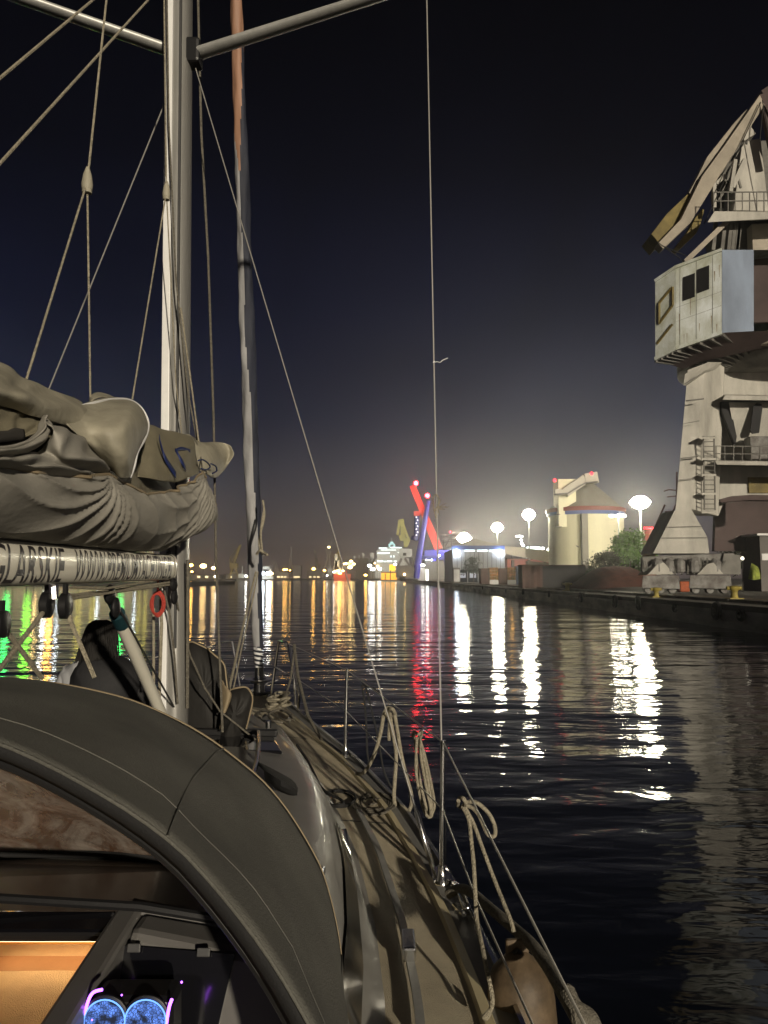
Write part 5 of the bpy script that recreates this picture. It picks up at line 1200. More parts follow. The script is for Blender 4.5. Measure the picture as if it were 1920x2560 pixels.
# flapping sheet knot up the sail
kp = PY(655, 1320, 7.3)
rope_('sheet_knot', cr_pts([PY(657,1250,7.2), PY(661,1290,7.2), PY(652,1330,7.2), PY(648,1360,7.2), PY(656,1385,7.2), PY(652,1330,7.15), PY(660,1275,7.15)], 30), .010, 'rope', hs_)
rope_('sheet_knot', cr_pts([PY(642,1385,7.2), PY(650,1376,7.15), PY(660,1382,7.15), PY(668,1387,7.1)], 14), .013, 'rope', hs_)

# ---------------- sprayhood
CXH = -1.075
def hood_pt(y, a, sag=0):   # a: 0 port foot .. pi starboard foot
    A_ = lerp([(.55, 1.11), (1.15, 1.09), (1.2, 1.08), (2.0, 1.0), (2.15, .985)], y); H = lerp([(.55, .92), (1.2, .92), (1.6, .91), (2.0, .855), (2.15, .81)], y)
    n1 = lerp([(1.2, 2.3), (2.0, 2.2)], y); c, s_ = -math.cos(a), math.sin(a)
    x = math.copysign(abs(c) ** (2 / n1), c) * A_; z = abs(s_) ** (2 / n1) * H
    return Vector((AX(y) + .0 + x + (-1.075 - AX(1.5)) , y, 1.5 + z - sag))
rows = []
for i in range(22):
    u = i / 21; row = []
    for k_ in range(81):
        a = math.pi * k_ / 80; side = abs(math.cos(a)) ** 3
        y = (1.18 - .16 * side) + u * (.92 + .16 * side)
        p = hood_pt(y, a)
        w_ = math.sin(u * math.pi)                                            # slack between the bows
        wr = (1 - 2 * abs(math.sin((a * 7 + u * 2.2 + math.sin(a * 5) * .5))) ** .6) * .007 * (1 if a > 1.9 else .4) + math.sin(a * 9 + u * 3 + math.sin(a * 4) * 1.2) * .005 + math.sin(a * 23 + u * 7) * .0025 + math.sin((a * 14 - u * 9)) * .004
        nrm = Vector((math.copysign(1, p.x + 1.08) * abs(math.cos(a)), 0, abs(math.sin(a)) + .01)).normalized()
        p = p - nrm * (.022 * w_) + nrm * wr * (.25 + w_) * min(1, abs(math.cos(a)) * 1.5 + .12)
        row.append(p)
    rows.append(row)
q = MB(); q.grid(rows); hood = q.build('sprayhood', M['canvas'], yacht, smooth='full', solid=.003)
# side skirts hanging from the hood down to the coaming, starboard and port
for sd_, k0 in ((1, 80), (-1, 0)):
    top = [rows[i][k0 - sd_ * 3] for i in range(22)]
    rr = []
    for j in range(7):
        v = j / 6; r = []
        for i in range(22):
            p = top[i].copy(); f = math.sin(i * 1.35) * .012 * v
            p.x += sd_ * (.012 * v) + sd_ * f + sd_ * .004; p.z = p.z * (1 - v) + (1.3) * v; p.y -= .12 * v * (1 - i / 21); r.append(p)
        rr.append(r)
    q = MB(); q.grid(rr); q.build('hood_skirt', M['canvas'], hood, smooth='full', solid=.003)
# piping on the front and aft edges
q = MB(); q.tube([p + Vector((0,0,.002)) for p in rows[-1]], .0035, 8); q.build('front_piping', M['piping'], hood, smooth=True)
ed = [p.copy() for p in rows[0]]
q = MB(); q.tube(ed, .0028, 8); q.build('rear_piping', M['canvas'], hood, smooth=True)
# black binding + underside cloth + steel bow beneath
inn = []
for off, dz in ((0, -.004), (.0, -.016), (.02, -.030)):
    inn.append([Vector((AX(1.5) - .0 + (p.x - AX(1.5)) * (1 - off * .25 + dz * .6), p.y + .012 + off * .9, p.z + dz)) for p in ed])
q = MB(); q.grid(inn); q.build('black_binding', M['blackf'], hood, smooth='full', solid=.003)
q = MB(); q.tube([Vector((AX(1.5) + (p.x - AX(1.5)) * .98, p.y + .04, p.z - .040)) for p in ed], .008, 8); q.build('hood_bow', M['black'], hood, smooth=True)
lin = [[Vector((AX(1.5) + (p.x - AX(1.5)) * .985, p.y, p.z - .02)) for p in r] for r in rows[1:]]
q = MB(); q.grid(lin); q.build('hood_lining', M['blackf'], hood, smooth='full')
for kk_ in (30, 58):
    q = MB(); q.tube([rows[i][kk_] + Vector((.001, 0, .0025)) for i in range(22)], .0022, 5); q.build('seam', M['canvas'], hood, smooth=True)
q = MB(); q.tube([rows[4][k_] + Vector((0, 0, .002)) for k_ in range(0, 81)], .0018, 5); q.build('seam', M['canvas'], hood, smooth=True)
# front: opaque margin and clear vinyl window
def front(v, a, shrink=0):
    top = rows[-1][int(round(a / math.pi * 80))]
    bx = AX(2.62) + (top.x - AX(2.1)) * .93; tot = Vector((bx, 2.72 - .25 * abs(math.cos(a)) ** 2, 1.625 - .05 * abs(math.cos(a)) ** 2))
    if top.z < 1.7: tot = Vector((bx, 2.3, 1.56))
    p = top.lerp(tot, v); return p
fr = []
for j in range(13):
    v = j / 12; fr.append([front(v, math.pi * k_ / 80) for k_ in range(81)])
q = MB()
for (k0, k1, j0, j1) in ((0, 4, 0, 12), (76, 80, 0, 12), (4, 76, 0, 1), (4, 76, 11, 12)):
    q.grid([[fr[j][k_] for k_ in range(k0, k1 + 1)] for j in range(j0, j1 + 1)])
q.build('front_panel', M['blackf'], hood, smooth='full', solid=.003)
for k0, k1 in ((4, 76),):
    q = MB(); q.grid([[fr[j][k_] + Vector((0, .004, math.sin(k_ * .5 + j) * .002)) for k_ in range(k0, k1 + 1)] for j in range(1, 12)]); q.build('clear_window', M['vinyl'], hood, smooth='full')
# ---------------- companionway, bulkhead, locker
RX = -.655            # starboard edge of the companionway
q = MB(); q.hexa([(RX, 1.98, 1.3), (.0, 1.98, 1.3), (-.05, 2.05, 1.3), (RX, 2.05, 1.3)], [(RX, 1.98, 1.79), (-.16, 1.98, 1.70), (-.16, 2.05, 1.70), (RX, 2.05, 1.79)])
q.build('breakwater', M['grpd'], yacht, bevel=.02)
q = MB(); q.box(-2.0, -1.55, 1.98, 2.05, 1.3, 1.77); q.build('breakwater', M['grpd'], yacht, bevel=.02)
q = MB(); q.hexa([(-2.0, 2.0, 1.80), (-.2, 2.0, 1.71), (-.2, 2.74, 1.58), (-2.0, 2.74, 1.60)], [(-2.0, 2.0, 1.815), (-.2, 2.0, 1.725), (-.2, 2.74, 1.61), (-2.0, 2.74, 1.64)]); q.build('hatch_garage', M['grpd'], yacht, bevel=.008)
q = MB(); q.tube([(-1.9, 1.97, 1.812), (-1.0, 1.965, 1.815), (-.6, 1.97, 1.79), (-.18, 1.98, 1.72)], .012, 8); q.build('hatch_trim', M['black'], yacht, smooth=True)
# sliding hatch edge (curved dark shade) and frame
q = MB(); q.hexa([(-1.5, 1.90, 1.735), (RX, 1.90, 1.735), (RX, 1.97, 1.75), (-1.5, 1.97, 1.75)], [(-1.5, 1.89, 1.765), (RX, 1.89, 1.765), (RX, 1.97, 1.785), (-1.5, 1.97, 1.785)]); q.build('sliding_hatch', M['acrylic'], yacht, bevel=.01)
q = MB(); q.hexa([(RX - .01, 1.05, 1.0), (RX + .055, 1.05, 1.0), (RX + .055, 1.99, 1.45), (RX - .01, 1.99, 1.45)], [(RX - .01, 1.05, 1.70), (RX + .055, 1.05, 1.70), (RX + .055, 1.99, 1.785), (RX - .01, 1.99, 1.785)]); q.build('companionway_frame', M['grpd'], yacht, bevel=.012)
# bulkhead right of the opening, raked, with the smoked locker
q = MB(); q.hexa([(RX + .056, 1.35, .6), (-.12, 1.35, .6), (-.12, 1.99, .6), (RX + .056, 1.99, .6)], [(RX + .056, 1.88, 1.775), (-.14, 1.86, 1.70), (-.14, 1.98, 1.70), (RX + .056, 1.98, 1.775)]); bulk = q.build('bulkhead', M['grpd'], yacht, bevel=.02)
def bk_pt(x, s_):   # s_: 0 at the top edge, 1 down 0.8 m, on the raked face
    return Vector((x, 1.88 - .36 * s_, 1.768 - .80 * s_ - .06 * (x - RX)))
nb = Vector((0, -.80, .36)).normalized() * .006
q = MB(); q.prism([bk_pt(-.622, .025) + nb, bk_pt(-.345, .03) + nb, bk_pt(-.385, .30) + nb, bk_pt(-.40, .9) + nb, bk_pt(-.72 + .06, .9) + nb, bk_pt(-.66, .16) + nb], nb * 1.5); lk = q.build('locker_door', M['acrylic'], bulk)
for x in (-.575, -.415):
    q = MB(); p = bk_pt(x, .03) + nb * 3.4; q.prism([p + Vector((-.015,0,.010)), p + Vector((.015,0,.010)), p + Vector((.015,-.005,-.008)), p + Vector((-.015,-.005,-.008))], nb * 1.2); q.build('hinge', M['mastd'], bulk, bevel=.002)
q = MB(); q.ball(bk_pt(-.46, .10) + nb * 2.6, .0025, 8, 6); q.build('indicator_light', M['L_purple'], lk)
# cabin interior seen through the opening
x0, x1 = -1.52, RX - .012
q = MB(); q.add([(x0, 2.95, .2), (x1 + .44, 2.95, .2), (x1 + .44, 2.95, 1.37), (x0, 2.95, 1.37)], [(0,1,2,3)]); q.add([(x0, 1.1, .2), (x0, 2.95, .2), (x0, 2.95, 1.74), (x0, 1.1, 1.74)], [(0,1,2,3)])
q.add([(x1 + .44, 2.05, .2), (x1 + .44, 2.95, .2), (x1 + .44, 2.95, 1.36), (x1 + .44, 2.05, 1.36)], [(0,1,2,3)]); q.build('cabin_panelling', M['woodl'], yacht)
q = MB(); q.box(x0, x1 + .44, 2.80, 2.94, 1.375, 1.56); q.build('cabin_cupboard', M['wood'], yacht, bevel=.01)  # cupboard in dark wood, standing in for the shadow band there
q = MB(); q.box(x0, x1, 2.66, 2.95, 1.60, 1.62); q.box(x0 - .02, x0, 1.95, 2.66, 1.5, 1.80); q.box(x1, x1 + .02, 2.052, 2.66, 1.5, 1.60); q.build('cabin_ceiling', M['wood'], yacht)
q = MB(); q.box(x0, x1 + .44, 1.0, 2.95, .18, .2); q.build('cabin_floor', M['wood'], yacht)
q = MB(); q.hexa([(x0, 2.55, .5), (-.93, 2.55, .5), (-.93, 2.9, .5), (x0, 2.9, .5)], [(x0, 2.72, 1.255), (-.99, 2.72, 1.255), (-.99, 2.9, 1.255), (x0, 2.9, 1.255)]); q.build('settee_back', M['liner'], yacht, bevel=.04)
q = MB(); q.box(x0, -.8, 1.95, 2.6, .2, .85); q.build('settee', M['liner'], yacht, bevel=.06)
q = MB(); q.lathe((-1.2, 2.35, 1.70), [(.05, 0), (.05, .012)], 16); q.build('cabin_lamp', M['L_cabin'], yacht)
q = MB(); q.box(-1.35, -.45, 2.78, 2.80, 1.34, 1.37); q.build('cabin_lamp', M['L_cabin'], yacht)
t = thing('cabin_cushion', 'olive scatter cushion in the lit cabin seen through the companionway', 'cushion', (-.82, 2.6, 1.0)); q = MB(); q.ball((-.83, 2.62, 1.13), .12, 14, 10, (.7, .5, 1.1)); q.build('cushion_cover', M['pillow'], t, smooth=True); q = MB(); q.tube([(-.83 + .085*math.cos(a*.5), 2.62, 1.13 + .133*math.sin(a*.5)) for a in range(13)], .005, 5); q.build('seam', M['piping'], t)
t = thing('folded_cloth', 'pale pinkish cloth lying crumpled beside the cabin cushion', 'cloth', (-.7, 2.8, 1.1)); q = MB(); q.grid([[(-.74 + i*.025, 2.66 + j*.012, 1.10 + j * .014 + .014*math.sin(i*1.3+j) + .010*math.sin(j*2.1)) for i in range(12)] for j in range(12)]); q.build('cloth_sheet', mat('pink_cloth', (.6,.38,.32), .8), t, smooth='full', solid=.004)
# cockpit coaming and sole so the boat continues below the camera
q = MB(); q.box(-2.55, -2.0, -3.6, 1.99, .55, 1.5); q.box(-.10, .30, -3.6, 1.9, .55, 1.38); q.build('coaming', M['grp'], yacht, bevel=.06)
q = MB(); q.box(-2.0, -.1, -3.6, 1.3, .3, .5); q.build('cockpit_sole', M['deck'], yacht)

# ---------------- party speaker with lights
t = thing('party_speaker', 'black party speaker with two blue lit cones and purple light strips', 'loudspeaker', (-.51, 1.62, 1.2))
def SPK(px, py, Y): return PY(px, py, Y)
Ysp = 1.62
def spx(px, py): return PY(px, py, Ysp)
top_z = spx(300, 2508).z
q = MB(); a = spx(196, 2560).x; b = spx(438, 2560).x; q.hexa([(a, Ysp, 1.28), (b, Ysp, 1.28), (b, Ysp + .10, 1.28), (a, Ysp + .10, 1.28)], [(a + .012, Ysp + .01, top_z), (b - .012, Ysp + .01, top_z), (b - .012, Ysp + .11, top_z), (a + .012, Ysp + .11, top_z)]); q.build('cabinet', M['black'], t, bevel=.02)
for px, lab in ((262, 1), (364, 2)):
    c = spx(px, 2552) + Vector((0, .0, 0)); c.z -= .0
    q = MB(); q.lathe(c + Vector((0, .008, 0)), [(.046, 0), (.046, .006), (.040, .008)], 28, (0, -1, .05)); w_ = q.build('woofer', M['black'], t, smooth=True)
    for rr_ in (.041,):
        q = MB(); q.tube([c + Vector((math.cos(i * math.pi / 16) * rr_, -.002, math.sin(i * math.pi / 16) * rr_)) for i in range(33)], .0016, 4); q.build('light_ring', lamp('blue_ring', (.15,.35,1), 2.2) if 'blue_ring' not in bpy.data.materials else bpy.data.materials['blue_ring'], w_)
    q = MB(); q.lathe(c + Vector((0, -.004, 0)), [(.0395, 0), (.012, .003)], 28, (0, 1, 0)); q.build('cone', mat('blue_grille', (.02,.05,.2), .4, emit=(.10,.25,1), estr=.5) if 'blue_grille' not in bpy.data.materials else bpy.data.materials['blue_grille'], w_)
q = MB(); q.tube(cr_pts([spx(256,2474), spx(232,2482), spx(218,2510), spx(208,2560), spx(202,2610)], 14), .003, 6); q.build('light_strip', M['L_purple'], t)
q = MB(); q.tube(cr_pts([spx(430,2498), spx(424,2514), spx(418,2545), spx(411,2600)], 10), .003, 6); q.build('light_strip', M['L_purple'], t)
for px, py in ((306, 2485), (232, 2547)):
    q = MB(); q.ball(spx(px, py) + Vector((0,-.004,0)), .0018, 6, 5); q.build('control_light', M['L_purple'], t)
# ---------------- sail bag on the boom
TOPZ = [(1.0, 2.80), (1.78, 2.86), (2.3, 2.90), (2.64, 2.95), (3.05, 2.925), (3.44, 2.985), (3.75, 3.06), (3.95, 3.14), (4.15, 3.06), (4.4, 2.95), (4.55, 2.9)]
def bagsec(y, sd_):
    W = lerp([(1, .15), (1.8, .17), (2.6, .195), (3.5, .225), (4.1, .262), (4.3, .25), (4.45, .19), (4.56, .07)], y)
    zb = lerp([(1, 2.705), (3.5, 2.718), (3.9, 2.735), (4.2, 2.80), (4.45, 2.88), (4.6, 2.9)], y); zt = lerp(TOPZ, y); H = zt - zb
    ctl = [(.02, zb - .002), (.06, zb + .004), (W * .62, zb + H * .16), (W * .88, zb + H * .42), (W * 1.0, zb + H * .75), (W * .92, zt)]
    out = []
    for j, p in enumerate(cr_pts([(a, 0, b) for a, b in ctl], 64)):
        v = j / 63; off = 0
        for (ya, k_, amp, reach) in ((2.64, 19, .0140, 1.3), (3.95, 30, .0140, .75), (1.2, 14, .006, .9)):
            zt_a = lerp(TOPZ, ya); dy = ya - y; dz = zt_a - p.z; r_ = math.hypot(dy, dz * 1.6) + .02
            ang = math.atan2(dz * 1.6, dy) + r_ * .9
            ph = ang * k_ * .5 + math.sin(ang * 4 + ya) * 1.3; wv = .75 - 1.5 * abs(math.sin(ph)) ** .6
            off += amp * wv * math.exp(-((r_ - .16) / reach) ** 2) * min(1, r_ / .10) * min(1, v * 5)
        off += .0035 * math.sin(y * 9 + p.z * 31 + math.sin(y * 3) * 3) * v
        if v > .93: off += .003 * math.sin(y * 40)
        out.append(Vector((AX(y) + sd_ * (p.x + off), y, p.z - off * .25)))
    return out
bys = [1.0 + i * .0085 for i in range(419)]
rows = [list(reversed(bagsec(y, -1))) + bagsec(y, 1) for y in bys]
q = MB(); q.grid(rows); bagO = q.build('sail_bag', M['bag'], yacht, smooth='full', solid=.003)
q = MB(); q.tube([bagsec(y, 1)[-1] + Vector((0,0,.002)) for y in bys], .006, 6); q.build('bag_hem', M['piping'], bagO, smooth=True)
# seam band below the hem
# ---------------- flaked mainsail
TZ = [(1.0, 3.05), (1.6, 3.10), (2.05, 3.13), (2.56, 3.15), (2.9, 3.16), (3.3, 3.22), (3.7, 3.22), (4.0, 3.12), (4.35, 3.0)]
rows = []
for i in range(90):
    y = 1.0 + i * .0375; zt = lerp(TZ, y); r = []
    for j in range(41):
        a = math.pi * j / 40; c, s_ = math.cos(a), math.sin(a)
        w_ = .13 + .018 * math.sin(y * 5 + s_ * 9) + .02 * math.sin(s_ * 22 + y * 2.2) + .01 * math.sin(y * 17 + s_ * 6)
        r.append((AX(y) - c * w_ * (1 - .45 * s_) * (.25 + .75 * min(1, s_ * 2.2)), y, 2.76 + (zt - 2.76) * s_ + .012 * math.sin(y * 7 + j * .4)))
    rows.append(r)
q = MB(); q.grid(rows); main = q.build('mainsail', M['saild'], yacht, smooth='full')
def S(px, py, dx=.1): return Bp(px, py, dx)
def flake(rl, m, nu=34, nv=22, wob=.004, th=.004):
    g_ = rails(rl, nu, nv); rnd = random.Random(len(rl) * 7 + int(rl[0][0].x * 1000))
    a, b, c = rnd.uniform(0, 6), rnd.uniform(6, 16), rnd.uniform(3, 9)
    g_ = [[p + Vector((1, 0, .5)) * wob * (math.sin(i * b / nv + j * c / nu + a) + .6 * math.sin(j * 23 / nu + i * 5 / nv)) for j, p in enumerate(r)] for i, r in enumerate(g_)]
    q = MB(); q.grid(g_); return q.build('sail_fold', M[m] if isinstance(m, str) else m, main, smooth='full', solid=th)
# long upper fold from the left edge
flake([[S(-160, 850, -.02), S(0, 905, -.02), S(60, 942, -.02), S(120, 972, 0), (S(205, 1008, 0))],
       [S(-160, 900, .06), S(0, 940, .06), S(60, 965, .06), S(120, 992, .06), S(225, 1020, .05)],
       [S(-160, 960, .13), S(0, 975, .13), S(60, 995, .13), S(130, 1020, .12), S(230, 1045, .10)],
       [S(-160, 1000, .10), S(0, 1010, .10), S(55, 1030, .10), S(120, 1055, .10), S(215, 1075, .10)]], 'sail')
flake([[S(-160, 985, .05), S(0, 1000, .05), S(60, 1020, .05), S(105, 1040, .06)],
       [S(-160, 1040, .10), S(0, 1040, .10), S(50, 1050, .10), S(100, 1055, .11)],
       [S(-160, 1110, .13), S(0, 1105, .13), S(40, 1100, .13), S(95, 1080, .14)]], 'saild')
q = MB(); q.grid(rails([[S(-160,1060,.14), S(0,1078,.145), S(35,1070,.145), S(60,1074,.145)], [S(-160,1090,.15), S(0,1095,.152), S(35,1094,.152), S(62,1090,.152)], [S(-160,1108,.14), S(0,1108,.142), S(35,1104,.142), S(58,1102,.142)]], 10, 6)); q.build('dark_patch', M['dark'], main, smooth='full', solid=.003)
# grey folds between: peak at (105,1045)
flake([[S(108, 1040, .12), S(104, 1058, .14), S(90, 1085, .15), S(60, 1105, .16), S(0, 1118, .16), S(-160, 1125, .16)],
       [S(112, 1042, .15), S(112, 1065, .17), S(100, 1090, .18), S(66, 1112, .18), S(0, 1128, .18), S(-160, 1140, .17)],
       [S(118, 1050, .13), S(124, 1075, .16), S(115, 1100, .17), S(80, 1125, .17), S(0, 1142, .16), S(-160, 1158, .16)]], 'bag', wob=.006)
flake([[S(108, 1042, .12), S(140, 1062, .12), S(180, 1085, .12), S(225, 1115, .12), S(270, 1160, .11)],
       [S(118, 1065, .18), S(150, 1085, .19), S(190, 1108, .19), S(230, 1135, .18), S(272, 1170, .16)],
       [S(128, 1090, .17), S(150, 1120, .21), S(190, 1142, .22), S(235, 1150, .21), S(274, 1178, .17)],
       [S(110, 1120, .15), S(140, 1150, .18), S(180, 1165, .19), S(225, 1172, .18), S(270, 1188, .16)],
       [S(60, 1150, .15), S(120, 1172, .17), S(180, 1182, .17), S(230, 1184, .17), S(275, 1190, .15)]], 'bag', wob=.007)
flake([[S(-160, 1130, .15), S(0, 1136, .15), S(60, 1130, .15), S(120, 1140, .15), S(200, 1168, .15)],
       [S(-160, 1150, .19), S(0, 1152, .19), S(60, 1152, .19), S(120, 1160, .19), S(220, 1180, .18)],
       [S(-160, 1175, .15), S(0, 1170, .15), S(60, 1180, .15), S(120, 1190, .16), S(240, 1196, .16)]], 'bag', wob=.008)
# the big shell-like loop of cloth
flake([[S(205, 1012, .02), S(240, 1000, .03), S(285, 993, .03), S(325, 1000, .04), S(350, 1016, .06), S(366, 1045, .08)],
       [S(180, 1030, .08), S(230, 1035, .10), S(280, 1025, .14), S(322, 1020, .17), S(350, 1035, .17), S(370, 1062, .13)],
       [S(160, 1050, .10), S(215, 1068, .13), S(275, 1062, .20), S(322, 1055, .24), S(352, 1062, .22), S(368, 1080, .15)],
       [S(190, 1085, .12), S(235, 1105, .15), S(285, 1105, .22), S(325, 1100, .25), S(348, 1102, .22), S(356, 1108, .15)],
       [S(235, 1125, .13), S(265, 1145, .17), S(295, 1150, .22), S(322, 1150, .24), S(336, 1148, .20), S(341, 1140, .16)],
       [S(280, 1175, .15), S(292, 1186, .18), S(304, 1195, .20), S(318, 1197, .20), S(329, 1190, .19), S(334, 1175, .17)]], 'sail', 46, 40, wob=.0015)
q = MB(); q.grid(rails([[S(224,1006,-.02), S(226,990,-.02), S(244,981,-.02), S(268,986,-.02), S(286,994,-.01)], [S(224,1008,.02), S(232,1000,.03), S(250,994,.03), S(270,994,.03), S(288,997,.03)]], 16, 6)); q.build('sail_fold', M['sail'], main, smooth='full', solid=.004)
q = MB(); q.tube(cr_pts([S(205,1014,.03), S(240,1006,.05), S(280,998,.05), S(322,999,.06), S(350,1016,.08), S(368,1045,.11), S(371,1070,.13), S(362,1098,.16), S(344,1130,.19), S(336,1165,.20), S(326,1192,.20)], 40), .005, 6); q.build('sail_edge', M['white'], main, smooth=True)
# right part with the blue number cloth and loose end
flake([[S(352, 1100, .02), S(372, 1062, .02), S(400, 1072, .03), S(432, 1080, .06), S(455, 1084, .08), S(480, 1092, .10)],
       [S(352, 1130, .06), S(376, 1100, .07), S(405, 1105, .10), S(436, 1110, .12), S(462, 1112, .14), S(486, 1110, .14)],
       [S(350, 1160, .08), S(382, 1150, .12), S(412, 1150, .15), S(440, 1148, .17), S(466, 1145, .18), S(490, 1138, .17)],
       [S(346, 1190, .10), S(388, 1200, .14), S(418, 1205, .16), S(446, 1204, .18), S(470, 1195, .19), S(496, 1185, .18)]], 'saild', 40, 26, wob=.003)
q = MB()
for pts, w_ in (([S(392, 1094, .115), S(396, 1115, .125), S(404, 1140, .145), S(418, 1165, .16), S(434, 1188, .175)], .016), ([S(432, 1128, .14), S(440, 1140, .16), S(452, 1160, .18), S(458, 1172, .18)], .015), ([S(432, 1128, .14), S(448, 1122, .15), S(470, 1128, .16)], .009)):
    q.grid(rails([[p + Vector((.012, -.004, w_)) for p in pts], [p + Vector((.014, -.006, -w_)) for p in pts]], 16, 3))
q.build('blue_number', M['sailblue'], main, smooth='full', solid=.002)
flake([[S(456, 1090, .06), S(475, 1086, .08), S(500, 1104, .10), S(530, 1106, .13), S(560, 1108, .15), S(580, 1118, .16)],
       [S(460, 1115, .10), S(482, 1112, .12), S(506, 1120, .15), S(535, 1120, .17), S(566, 1122, .18), S(585, 1132, .17)],
       [S(470, 1145, .13), S(490, 1148, .15), S(512, 1150, .18), S(538, 1152, .20), S(562, 1152, .20), S(578, 1150, .18)],
       [S(488, 1175, .16), S(502, 1180, .17), S(518, 1188, .19), S(532, 1194, .20), S(545, 1192, .20), S(562, 1172, .19)]], 'sail', 36, 24, wob=.003)
q = MB()
for pts in ([S(488,1152,.19), S(500,1150,.20), S(512,1158,.21), S(518,1168,.21), S(508,1175,.21), S(496,1172,.20)], [S(520,1160,.215), S(532,1166,.22), S(534,1178,.22), S(524,1184,.22)]):
    q.tube(cr_pts([p + Vector((.018,-.008,0)) for p in pts], 16), .0045, 5)
q.build('dark_number', M['sailblue'], main, smooth=True)
# port-side cover closing the stack from behind is the mainsail core itself
# ---------------- lazy jacks
j1 = S(218, 455, -.02); j2 = S(416, 480, -.02)
rope_('lazy_jack', [S(268, -20, -.02), j1], .0045, 'rope'); rope_('lazy_jack', [j1, S(226, 1000, -.01)], .004, 'rope'); rope_('lazy_jack', [j1, S(66, 948, -.01)], .004, 'rope')
rope_('lazy_jack', [S(410, -20, -.02), j2], .004, 'rope'); rope_('lazy_jack', [j2, S(330, 1003, .0)], .004, 'rope'); rope_('lazy_jack', [j2, S(440, 960, .0), S(455, 1090, .02)], .0035, 'rope')
for j in (j1, j2):
    q = MB(); q.lathe(j, [(.020, -.03), (.022, -.01), (.016, .03), (.006, .06)], 12); q.lathe(j, [(.019, -.045), (.019, -.03)], 10); q.build('lazy_jack_fitting', M['sail'], yacht, smooth=True)
rope_('topping_lift', [S(0, 408, -.03) + (S(0, 408, -.03) - S(370, 0, -.03)) * .4, S(370, 0, -.03) + (S(370, 0, -.03) - S(0, 408, -.03)) * .15], .005, 'rope')
rope_('topping_lift', [S(0, 195, -.03) + (S(0, 195, -.03) - S(232, 0, -.03)) * .4, S(232, 0, -.03) + (S(232, 0, -.03) - S(0, 195, -.03)) * .15], .005, 'rope')
# sail battens / bag end line
rope_('bag_lacing', [bagsec(3.95, 1)[-1], S(498, 1110, .1), S(490, 1090, .08)], .004, 'roped')

# ---------------- person on the port side deck
hp_ = PY(252, 1598, 5.1); px_, py_ = hp_.x, 5.1
t = thing('person', 'seated person seen from behind, long dark hair, pale top, black jacket over one shoulder', 'person', (px_, py_, 1.48))
z0 = 1.55
def V(dx, dy, z): return (px_ + dx, py_ + dy, z)
HZc = hp_.z
def skin_body(name, verts, edges, radii, m, par, sub=2):
    me = bpy.data.meshes.new(name); o0 = parent_origin(par)
    me.from_pydata([Vector(v) - o0 for v in verts], edges, []); me.update()
    o = bpy.data.objects.new(name, me); COL.objects.link(o); o.parent = par; me.materials.append(m)
    sk = o.modifiers.new('skin', 'SKIN'); sk.use_smooth_shade = True
    if not me.skin_vertices: 
        bpy.context.view_layer.objects.active = o
    for i, r in enumerate(radii): 
        sv = me.skin_vertices[0].data[i]; sv.radius = (r, r) if not isinstance(r, tuple) else r
    me.skin_vertices[0].data[0].use_root = True
    ss = o.modifiers.new('sub', 'SUBSURF'); ss.levels = sub; ss.render_levels = sub; return o
v_ = [V(0,0,z0+.02), V(0,-.02,z0+.18), V(0,0,z0+.34), V(0,.01,z0+.46), V(0,.01,z0+.53), V(0,.02,z0+.60), V(0,.02,HZc+.02), V(0,.02,HZc+.08),
      V(-.17,.01,z0+.42), V(-.24,.05,z0+.18), V(-.16,.28,z0+.16), V(-.14,.33,z0+.15),
      V(.17,.01,z0+.42), V(.24,.05,z0+.18), V(.16,.28,z0+.16), V(.14,.33,z0+.15),
      V(-.10,.05,z0), V(-.12,.45,z0+.10), V(-.12,.55,z0-.28), V(-.12,.72,z0-.30),
      V(.10,.05,z0), V(.12,.45,z0+.10), V(.12,.55,z0-.28), V(.12,.72,z0-.30)]
e_ = [(0,1),(1,2),(2,3),(3,4),(4,5),(5,6),(6,7),(3,8),(8,9),(9,10),(10,11),(3,12),(12,13),(13,14),(14,15),(0,16),(16,17),(17,18),(18,19),(0,20),(20,21),(21,22),(22,23)]
r_ = [(.15,.11),(.14,.10),(.16,.11),(.12,.09),.055,.055,(.078,.09),(.07,.08),.055,.042,.032,.028,.055,.042,.032,.028,.08,.06,.045,.04,.08,.06,.045,.04]
# fingers as short chains
for s_ in (-1, 1):
    base = 11 if s_ < 0 else 15; bx, by, bz = .14 * s_, .33, z0 + .15
    for k_ in range(4):
        i0 = len(v_); L = (.07, .08, .075, .06)[k_]
        v_ += [V(bx + (k_ - 1.5) * .018, by + .04, bz - .005), V(bx + (k_ - 1.5) * .02, by + .04 + L * .5, bz - .015), V(bx + (k_ - 1.5) * .02, by + .04 + L * .85, bz - .035)]
        e_ += [(base, i0), (i0, i0+1), (i0+1, i0+2)]; r_ += [.010, .009, .008]
    i0 = len(v_); v_ += [V(bx - s_ * .035, by + .01, bz - .005), V(bx - s_ * .05, by + .045, bz - .02)]; e_ += [(base, i0), (i0, i0+1)]; r_ += [.011, .009]
body_me = bpy.data.meshes.new('body'); o0 = parent_origin(t); body_me.from_pydata([Vector(v) - o0 for v in v_], e_, []); body_me.update()
body = bpy.data.objects.new('body', body_me); COL.objects.link(body); body.parent = t; body_me.materials.append(M['skin'])
mod = body.modifiers.new('skin', 'SKIN'); mod.use_smooth_shade = True
bpy.context.view_layer.update()
if len(body_me.skin_vertices):
    for i, r in enumerate(r_):
        body_me.skin_vertices[0].data[i].radius = r if isinstance(r, tuple) else (r, r)
    body_me.skin_vertices[0].data[0].use_root = True
md = body.modifiers.new('sub', 'SUBSURF'); md.levels = 2; md.render_levels = 2
